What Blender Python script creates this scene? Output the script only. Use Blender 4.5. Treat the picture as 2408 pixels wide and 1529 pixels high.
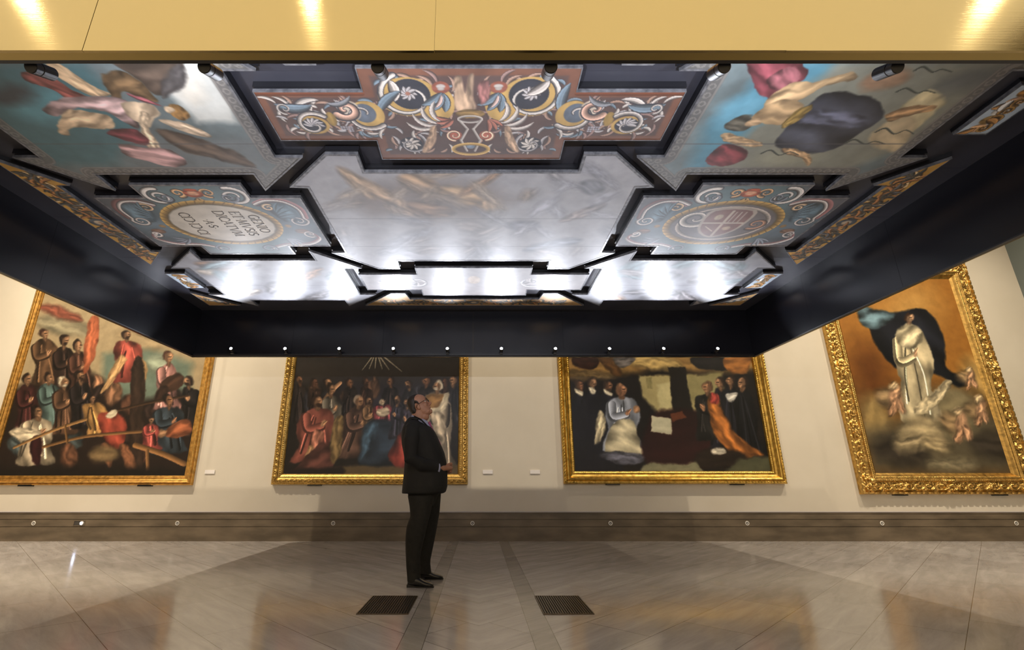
import bpy, bmesh, math, random
import numpy as np
from mathutils import Vector, Matrix, Euler
for o in list(bpy.data.objects): bpy.data.objects.remove(o)
S = bpy.context.scene
COL = S.collection
random.seed(7); RNG = np.random.RandomState(7)
PI = math.pi
# ------------------------------------------------------------------ camera, world, exposure, room lights, added fill
cam = bpy.data.objects.new('camera', bpy.data.cameras.new('camera')); COL.objects.link(cam)
cam.data.sensor_width = 36; cam.data.lens = 1147/2408*36
cam.data.shift_x = (1204-1126)/2408
cam.location = (0, 0, .88); cam.rotation_euler = (math.radians(90+17.84), 0, 0)
cam.data.clip_start = .05; S.camera = cam
S.view_settings.view_transform = 'Standard'; S.view_settings.look = 'None'
S.view_settings.gamma = 1; S.view_settings.use_curve_mapping = False
S.view_settings.exposure = 0.14
w = bpy.data.worlds.new('world'); S.world = w; w.use_nodes = True
w.node_tree.nodes['Background'].inputs[0].default_value = (.02, .018, .016, 1)
w.node_tree.nodes['Background'].inputs[1].default_value = .5
WARM = (1, .86, .655); COOL = (.86, .90, 1)
def lamp(kind, name, loc, target, energy, color, **kw):
    d = bpy.data.lights.new(name, kind); d.energy = energy; d.color = color
    for k, v in kw.items(): setattr(d, k, v)
    o = bpy.data.objects.new(name, d); COL.objects.link(o); o.location = loc
    if target is not None:
        o.rotation_euler = (Vector(target)-Vector(loc)).to_track_quat('-Z', 'Y').to_euler()
    return o
# track lamps high above the box, washing the picture wall
for x, e in ((-9.0, 480), (-6.8, 1500), (-3.2, 620), (1.8, 620), (5.2, 620), (8.2, 1000)):
    lamp('SPOT', 'wall_wash_lamp', (x, 5.0, 7.6), (x*.92, 7.8, 0.3), e*1.25, WARM, spot_size=math.radians(92), spot_blend=1, shadow_soft_size=.03)
# track lamps on the near side of the gallery
for x, e in ((-6.3, 45), (-2.35, 45), (7.1, 45)):
    lamp('SPOT', 'track_lamp', (x, -1.6, 7.4), (x*.5, 1.5, 0), e, WARM, spot_size=math.radians(110), spot_blend=.7, shadow_soft_size=.05)
for x in (-7.5, -2.5, 2.5, 7.5):
    lamp('SPOT', 'opposite_wall_fill', (x, -2.4, 7.6), (x, -5.5, 2.6), 1100, WARM, spot_size=math.radians(110), spot_blend=.7, shadow_soft_size=.05)  # unseen spots, added so the opposite wall bounces fill under the box
lamp('AREA', 'overhead_fill_near', (0, -1.9, 8.1), (0, -1.9, 0), 420, (1, .90, .74), shape='RECTANGLE', size=18, size_y=7)  # unseen area fill added overhead to brighten the near floor
# ------------------------------------------------------------------ helpers
def lin(c): 
    return tuple(((v/255)/12.92 if v/255 <= .04045 else ((v/255+.055)/1.055)**2.4) for v in c)
def tag(o, label=None, cat=None, group=None, kind=None):
    if label: o['label'] = label
    if cat: o['category'] = cat
    if group: o['group'] = group
    if kind: o['kind'] = kind
    return o
def empty(name, loc, rz=0):
    o = bpy.data.objects.new(name, None); COL.objects.link(o); o.location = loc; o.rotation_euler = (0, 0, rz)
    o.empty_display_size = .1; return o
def thing(name, loc, label, cat, group=None, rz=0): return tag(empty(name, loc, rz), label, cat, group)
def mesh_obj(name, me, mat, parent=None, smooth=False):
    if mat: me.materials.append(mat)
    if smooth:
        me.polygons.foreach_set('use_smooth', [True]*len(me.polygons))
    o = bpy.data.objects.new(name, me); COL.objects.link(o)
    if parent:
        o.parent = parent
        bpy_loc = parent.location
        root = parent
        m = Matrix.Translation(parent.location) @ parent.rotation_euler.to_matrix().to_4x4() if parent.parent is None else None
        if m is None:
            pr = parent.parent
            m = Matrix.Translation(pr.location) @ pr.rotation_euler.to_matrix().to_4x4() @ parent.matrix_parent_inverse @ Matrix.Translation(parent.location)
        o.matrix_parent_inverse = m.inverted()
    return o
def from_bm(name, bm, mat, parent=None, smooth=False):
    bmesh.ops.recalc_face_normals(bm, faces=bm.faces)
    me = bpy.data.meshes.new(name); bm.to_mesh(me); bm.free()
    return mesh_obj(name, me, mat, parent, smooth)
def py_mesh(name, v, f, mat, parent=None, smooth=False):
    me = bpy.data.meshes.new(name); me.from_pydata(v, [], f); me.update()
    return mesh_obj(name, me, mat, parent, smooth)
def box(bm, x0, x1, y0, y1, z0, z1):
    vs = [bm.verts.new(p) for p in ((x0,y0,z0),(x1,y0,z0),(x1,y1,z0),(x0,y1,z0),(x0,y0,z1),(x1,y0,z1),(x1,y1,z1),(x0,y1,z1))]
    for f in ((3,2,1,0),(4,5,6,7),(0,1,5,4),(1,2,6,5),(2,3,7,6),(3,0,4,7)): bm.faces.new([vs[i] for i in f])
def box_obj(name, x0, x1, y0, y1, z0, z1, mat, parent=None, bevel=0):
    bm = bmesh.new(); box(bm, x0, x1, y0, y1, z0, z1)
    if bevel: bmesh.ops.bevel(bm, geom=bm.edges[:], offset=bevel, segments=2, affect='EDGES')
    return from_bm(name, bm, mat, parent)
def prism(bm, pts, a0, a1, plane='xy'):
    def P(p, a): return (p[0], p[1], a) if plane == 'xy' else (p[0], a, p[1])
    lo = [bm.verts.new(P(p, a0)) for p in pts]; hi = [bm.verts.new(P(p, a1)) for p in pts]
    bm.faces.new(lo); bm.faces.new(hi[::-1])
    n = len(pts)
    for i in range(n): bm.faces.new([lo[i], lo[(i+1) % n], hi[(i+1) % n], hi[i]])
def area(p): return .5*sum(p[i][0]*p[(i+1) % len(p)][1]-p[(i+1) % len(p)][0]*p[i][1] for i in range(len(p)))
def offset(p, d):
    """mitred outward offset of a simple polygon"""
    if area(p) < 0: p = p[::-1]
    n = len(p); out = []
    for i in range(n):
        a, b, c = Vector(p[i-1]), Vector(p[i]), Vector(p[(i+1) % n])
        e0 = (b-a).normalized(); e1 = (c-b).normalized()
        n0 = Vector((e0.y, -e0.x)); n1 = Vector((e1.y, -e1.x))
        m = n0+n1; k = d/max(.35, 1+n0.dot(n1)); out.append((b.x+m.x*k, b.y+m.y*k))
    return out
def ring_prism(bm, po, pi, a0, a1, plane='xy'):
    def P(p, a): return (p[0], p[1], a) if plane == 'xy' else (p[0], a, p[1])
    n = len(po); V = [[bm.verts.new(P(p, a)) for p in q] for q, a in ((po, a0), (pi, a0), (pi, a1), (po, a1))]
    for k in range(4):
        A, B = V[k], V[(k+1) % 4]
        for i in range(n): bm.faces.new([A[i], A[(i+1) % n], B[(i+1) % n], B[i]])
def frame_of(d):
    d = d.normalized(); u = Vector((0, 0, 1)) if abs(d.z) < .9 else Vector((1, 0, 0))
    s = d.cross(u).normalized(); return s, s.cross(d).normalized()
def tube(bm, pts, rad, n=16, cap=True):
    """swept tube; rad = number or list of numbers / (ra, rb)"""
    pts = [Vector(p) for p in pts]
    if not isinstance(rad, (list, tuple)): rad = [rad]*len(pts)
    rings = []; s = None
    for i, p in enumerate(pts):
        d = (pts[min(i+1, len(pts)-1)]-pts[max(i-1, 0)]).normalized()
        if s is None: s, t = frame_of(d)
        else:
            s = (s-d*s.dot(d)).normalized(); t = s.cross(d).normalized()
        r = rad[i]; ra, rb = (r, r) if not isinstance(r, (tuple, list)) else r
        rings.append([bm.verts.new(p+s*ra*math.cos(2*PI*k/n)+t*rb*math.sin(2*PI*k/n)) for k in range(n)])
    for a, b in zip(rings, rings[1:]):
        for k in range(n): bm.faces.new([a[k], a[(k+1) % n], b[(k+1) % n], b[k]])
    if cap: bm.faces.new(rings[0][::-1]); bm.faces.new(rings[-1])
def cyl(bm, p0, p1, r0, r1=None, n=24): tube(bm, [p0, p1], [r0, r1 if r1 is not None else r0], n)
def ell(bm, c, r, rot=None, seg=16):
    m = Matrix.Translation(c) @ (rot.to_matrix().to_4x4() if rot else Matrix()) @ Matrix.Diagonal((r[0], r[1], r[2], 1))
    bmesh.ops.create_uvsphere(bm, u_segments=seg, v_segments=seg//2+2, radius=1, matrix=m)
# ------------------------------------------------------------------ materials
def mat(name, base=(.5, .5, .5), rough=.5, metal=0, spec=.5, emit=None, estr=0):
    m = bpy.data.materials.new(name); m.use_nodes = True
    b = m.node_tree.nodes['Principled BSDF']
    b.inputs['Base Color'].default_value = (*base, 1); b.inputs['Roughness'].default_value = rough
    b.inputs['Metallic'].default_value = metal; b.inputs['Specular IOR Level'].default_value = spec
    if emit: b.inputs['Emission Color'].default_value = (*emit, 1); b.inputs['Emission Strength'].default_value = estr
    return m
def N(m, typ, **kw):
    n = m.node_tree.nodes.new(typ)
    for k, v in kw.items():
        if k.startswith('i_'): n.inputs[k[2:].replace('_', ' ')].default_value = v
        else: setattr(n, k, v)
    return n
def LK(m, a, b): m.node_tree.links.new(a, b)
def BS(m): return m.node_tree.nodes['Principled BSDF']
def noisy(m, c0, c1, scale=4, stretch=(1, 1, 1), detail=6, bump=0, r=None, lo=.35, hi=.65):
    tc = N(m, 'ShaderNodeTexCoord'); mp = N(m, 'ShaderNodeMapping'); mp.inputs['Scale'].default_value = stretch
    nz = N(m, 'ShaderNodeTexNoise'); nz.inputs['Scale'].default_value = scale; nz.inputs['Detail'].default_value = detail
    LK(m, tc.outputs['Object'], mp.inputs[0]); LK(m, mp.outputs[0], nz.inputs['Vector'])
    cr = N(m, 'ShaderNodeValToRGB'); cr.color_ramp.elements[0].color = (*c0, 1); cr.color_ramp.elements[1].color = (*c1, 1)
    cr.color_ramp.elements[0].position = lo; cr.color_ramp.elements[1].position = hi
    LK(m, nz.outputs['Fac'], cr.inputs[0]); LK(m, cr.outputs[0], BS(m).inputs['Base Color'])
    if bump:
        b = N(m, 'ShaderNodeBump'); b.inputs['Strength'].default_value = bump; b.inputs['Distance'].default_value = .01
        LK(m, nz.outputs['Fac'], b.inputs['Height']); LK(m, b.outputs[0], BS(m).inputs['Normal'])
    if r:
        mr = N(m, 'ShaderNodeMapRange'); mr.inputs['To Min'].default_value = r[0]; mr.inputs['To Max'].default_value = r[1]
        LK(m, nz.outputs['Fac'], mr.inputs['Value']); LK(m, mr.outputs[0], BS(m).inputs['Roughness'])
    return m
M = {}
M['plaster'] = noisy(mat('wall_paint', rough=.9, spec=.2), (.60, .545, .455), (.64, .585, .495), 1.3, bump=.02)
M['teal'] = mat('teal_grey_paint', (.20, .235, .235), .9, spec=.2)
M['ceil'] = mat('room_ceiling_paint', (.66, .61, .52), .9)
M['stone'] = noisy(mat('brown_skirting_stone', rough=.45), (.09, .068, .045), (.165, .125, .083), 2.2, (1, 1, 3), 8, .04, (.35, .55))
M['black'] = noisy(mat('black_satin_board', rough=.38), (.034, .034, .045), (.045, .045, .058), 3)
M['blackwall'] = mat('black_satin_side_board', (.009, .009, .0125), .24)
M['tray'] = mat('black_tray_moulding', (.010, .010, .013), .4)
M['lead'] = noisy(mat('lead_grey_edge', rough=.35, metal=.3), (.10, .10, .11), (.22, .22, .235), 22, bump=.2)
M['blackmetal'] = mat('black_powder_coat', (.006, .006, .007), .28)
M['steel'] = mat('cable_steel', (.5, .5, .5), .3, 1)
M['led'] = mat('lit_lens', (1, 1, 1), .3, emit=(.9, .94, 1), estr=60)
M['label'] = mat('white_label_card', (.78, .74, .72), .6)
M['ring'] = mat('white_socket_ring', (.75, .72, .68), .4)
M['socket'] = mat('dark_socket', (.05, .045, .04), .5)
M['slot'] = mat('dark_duct', (.012, .010, .009), .8)
M['grate'] = mat('bronze_grate', (.10, .075, .05), .35, .6)
def gold(name, c, rough, bump=.3, scale=18):
    m = mat(name, c, rough, 1.0)
    noisy(m, tuple(v*.62 for v in c), tuple(min(1, v*1.12) for v in c), scale, bump=bump, r=(rough-.06, rough+.14), lo=.3, hi=.62)
    return m
M['gilt_plain'] = gold('aged_gilding', (.64, .37, .105), .36)
M['gilt_scroll'] = gold('carved_gilding', (.56, .36, .11), .33)
M['gilt_smooth'] = gold('burnished_gilding', (.66, .42, .10), .28)
M['gilt_rich'] = gold('rich_gilding', (.62, .39, .12), .32)
# brushed brass
m = mat('brushed_brass', (.44, .34, .15), .10, 1.0); M['brass'] = m
BS(m).inputs['Anisotropic'].default_value = .85; BS(m).inputs['Anisotropic Rotation'].default_value = .25
tc = N(m, 'ShaderNodeTexCoord'); mp = N(m, 'ShaderNodeMapping'); mp.inputs['Scale'].default_value = (3, 3, 260)
nz = N(m, 'ShaderNodeTexNoise'); nz.inputs['Scale'].default_value = 1; nz.inputs['Detail'].default_value = 4
LK(m, tc.outputs['Object'], mp.inputs[0]); LK(m, mp.outputs[0], nz.inputs['Vector'])
bp = N(m, 'ShaderNodeBump'); bp.inputs['Strength'].default_value = .05; bp.inputs['Distance'].default_value = .004
LK(m, nz.outputs['Fac'], bp.inputs['Height']); LK(m, bp.outputs[0], BS(m).inputs['Normal'])
tg = N(m, 'ShaderNodeTangent'); tg.direction_type = 'RADIAL'; tg.axis = 'Z'; LK(m, tg.outputs[0], BS(m).inputs['Tangent'])
m = mat('brass_soffit', (.42, .32, .12), .34, 1.0); M['brass_soffit'] = m
def paint_mat(name, rough, spec=.5, coat=0):
    m = mat(name, rough=rough, spec=spec)
    at = N(m, 'ShaderNodeVertexColor'); at.layer_name = 'Paint'
    tc = N(m, 'ShaderNodeTexCoord'); nz = N(m, 'ShaderNodeTexNoise'); nz.inputs['Scale'].default_value = 7; nz.inputs['Detail'].default_value = 7
    LK(m, tc.outputs['Object'], nz.inputs['Vector'])
    mr = N(m, 'ShaderNodeMapRange'); mr.inputs['From Min'].default_value = .3; mr.inputs['From Max'].default_value = .7
    mr.inputs['To Min'].default_value = .86; mr.inputs['To Max'].default_value = 1.12
    mx = N(m, 'ShaderNodeVectorMath', operation='SCALE')
    LK(m, nz.outputs['Fac'], mr.inputs['Value']); LK(m, at.outputs['Color'], mx.inputs[0]); LK(m, mr.outputs[0], mx.inputs['Scale'])
    LK(m, mx.outputs[0], BS(m).inputs['Base Color'])
    b = N(m, 'ShaderNodeBump'); b.inputs['Strength'].default_value = .25; b.inputs['Distance'].default_value = .004
    n2 = N(m, 'ShaderNodeTexNoise'); n2.inputs['Scale'].default_value = 9; n2.inputs['Detail'].default_value = 9
    LK(m, tc.outputs['Object'], n2.inputs['Vector']); LK(m, n2.outputs['Fac'], b.inputs['Height']); LK(m, b.outputs[0], BS(m).inputs['Normal'])
    BS(m).inputs['Coat Weight'].default_value = coat; BS(m).inputs['Coat Roughness'].default_value = .3
    return m
M['canvas'] = paint_mat('oil_canvas', .42, .35)
M['panelpaint'] = paint_mat('varnished_ceiling_canvas', .50, .6)
# marble floor : 45 degree running slabs mirrored about the centre lane, with two plain strips
m = mat('marble_floor', rough=.2, spec=.8); M['floor'] = m
tc = N(m, 'ShaderNodeTexCoord'); sp = N(m, 'ShaderNodeSeparateXYZ'); LK(m, tc.outputs['Object'], sp.inputs[0])
def MA(op, a, b=None):
    n = N(m, 'ShaderNodeMath', operation=op)
    for i, v in enumerate((a, b)):
        if v is None: continue
        if isinstance(v, (int, float)): n.inputs[i].default_value = v
        else: LK(m, v, n.inputs[i])
    return n.outputs[0]
X, Y = sp.outputs['X'], sp.outputs['Y']
ax = MA('ABSOLUTE', X); s_ = MA('MULTIPLY', MA('ADD', ax, Y), .7071); r_ = MA('ADD', MA('MULTIPLY', MA('SUBTRACT', Y, ax), .7071), -.304+4.45)
cb = N(m, 'ShaderNodeCombineXYZ'); LK(m, MA('ADD', s_, 9.0), cb.inputs[0]); LK(m, r_, cb.inputs[1])
br = N(m, 'ShaderNodeTexBrick'); br.offset = .5; br.inputs['Scale'].default_value = 1; br.inputs['Brick Width'].default_value = .93
br.inputs['Row Height'].default_value = .445; br.inputs['Mortar Size'].default_value = .0022; br.inputs['Mortar Smooth'].default_value = .3
br.inputs['Color1'].default_value = (.46, .43, .42, 1); br.inputs['Color2'].default_value = (.55, .52, .51, 1); br.inputs['Mortar'].default_value = (.10, .08, .065, 1)
LK(m, cb.outputs[0], br.inputs['Vector'])
cb2 = N(m, 'ShaderNodeCombineXYZ'); LK(m, MA('ADD', Y, 20), cb2.inputs[0]); LK(m, MA('ADD', X, 10), cb2.inputs[1])
br2 = N(m, 'ShaderNodeTexBrick'); br2.offset = .5; br2.inputs['Scale'].default_value = 1; br2.inputs['Brick Width'].default_value = .72
br2.inputs['Row Height'].default_value = 5; br2.inputs['Mortar Size'].default_value = .002
br2.inputs['Color1'].default_value = (.32, .30, .28, 1); br2.inputs['Color2'].default_value = (.46, .43, .40, 1); br2.inputs['Mortar'].default_value = (.10, .08, .065, 1)
LK(m, cb2.outputs[0], br2.inputs['Vector'])
dx = MA('ABSOLUTE', MA('SUBTRACT', ax, .385)); inst = MA('LESS_THAN', dx, .068); edge = MA('LESS_THAN', MA('ABSOLUTE', MA('SUBTRACT', dx, .069)), .0018)
mx = N(m, 'ShaderNodeMixRGB'); LK(m, inst, mx.inputs[0]); LK(m, br.outputs['Color'], mx.inputs[1]); LK(m, br2.outputs['Color'], mx.inputs[2])
mx2 = N(m, 'ShaderNodeMixRGB'); LK(m, edge, mx2.inputs[0]); LK(m, mx.outputs[0], mx2.inputs[1]); mx2.inputs[2].default_value = (.12, .10, .08, 1)
cb3 = N(m, 'ShaderNodeCombineXYZ'); LK(m, MA('MULTIPLY', s_, .9), cb3.inputs[0]); LK(m, MA('MULTIPLY', r_, 5.5), cb3.inputs[1])
nz = N(m, 'ShaderNodeTexNoise'); nz.inputs['Scale'].default_value = 1.6; nz.inputs['Detail'].default_value = 9; nz.inputs['Roughness'].default_value = .62; nz.inputs['Distortion'].default_value = .5
LK(m, cb3.outputs[0], nz.inputs['Vector'])
mr = N(m, 'ShaderNodeMapRange'); mr.inputs['From Min'].default_value = .32; mr.inputs['From Max'].default_value = .7; mr.inputs['To Min'].default_value = .76; mr.inputs['To Max'].default_value = 1.14
LK(m, nz.outputs['Fac'], mr.inputs['Value'])
mu = N(m, 'ShaderNodeVectorMath', operation='SCALE'); LK(m, mx2.outputs[0], mu.inputs[0]); LK(m, mr.outputs[0], mu.inputs['Scale'])
LK(m, mu.outputs[0], BS(m).inputs['Base Color'])
n3 = N(m, 'ShaderNodeTexNoise'); n3.inputs['Scale'].default_value = 3; LK(m, tc.outputs['Object'], n3.inputs['Vector'])
mr = N(m, 'ShaderNodeMapRange'); mr.inputs['To Min'].default_value = .08; mr.inputs['To Max'].default_value = .20; LK(m, n3.outputs['Fac'], mr.inputs['Value']); LK(m, mr.outputs[0], BS(m).inputs['Roughness'])
# ------------------------------------------------------------------ the gallery
WX0, WX1, WY0, WY1, WZ = -11.2, 9.92, -5.5, 8.3, 8.2
def struct(name, *a): return tag(box_obj(name, *a), kind='structure')
struct('floor', WX0-.2, WX1+.2, WY0-.2, WY1+.2, -.2, 0, M['floor'])
struct('wall_back', WX0-.2, WX1+.2, WY1, WY1+.2, 0, WZ, M['plaster'])
struct('wall_right', WX1, WX1+.2, WY0, WY1, 0, WZ, M['teal'])
struct('wall_left', WX0-.2, WX0, WY0, WY1, 0, WZ, M['plaster'])
struct('wall_front', WX0-.2, WX1+.2, WY0-.2, WY0, 0, WZ, M['plaster'])
struct('ceiling', WX0-.2, WX1+.2, WY0-.2, WY1+.2, WZ, WZ+.2, M['ceil'])
# stone skirting with two grooves and a lip
prof = [(0, 0), (.045, 0), (.045, .204), (.034, .207), (.034, .213), (.045, .216), (.045, .311), (.034, .314), (.034, .320), (.045, .323), (.045, .402), (.052, .405), (.052, .423), (.040, .430), (0, .430)]
def skirting(name, p, q, nrm):
    bm = bmesh.new(); A = []; B = []
    for d, z in prof:
        A.append(bm.verts.new((p[0]+nrm[0]*d, p[1]+nrm[1]*d, z))); B.append(bm.verts.new((q[0]+nrm[0]*d, q[1]+nrm[1]*d, z)))
    n = len(prof)
    for i in range(n): bm.faces.new([A[i], A[(i+1) % n], B[(i+1) % n], B[i]])
    bm.faces.new(A[::-1]); bm.faces.new(B)
    return tag(from_bm(name, bm, M['stone']), kind='structure')
skirting('baseboard_back', (WX0, WY1), (WX1, WY1), (0, -1))
skirting('baseboard_right', (WX1, WY0), (WX1, WY1-.052), (-1, 0))
skirting('baseboard_left', (WX0, WY0), (WX0, WY1-.052), (1, 0))
for nm, a in (('trim_1', (WX0+.053, WX1-.053, WY1-.056, WY1-.002, .4225, .4325)),): tag(box_obj(nm, *a, mat('lavender_grey_lip', (.42, .39, .42), .35)), kind='structure')
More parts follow.
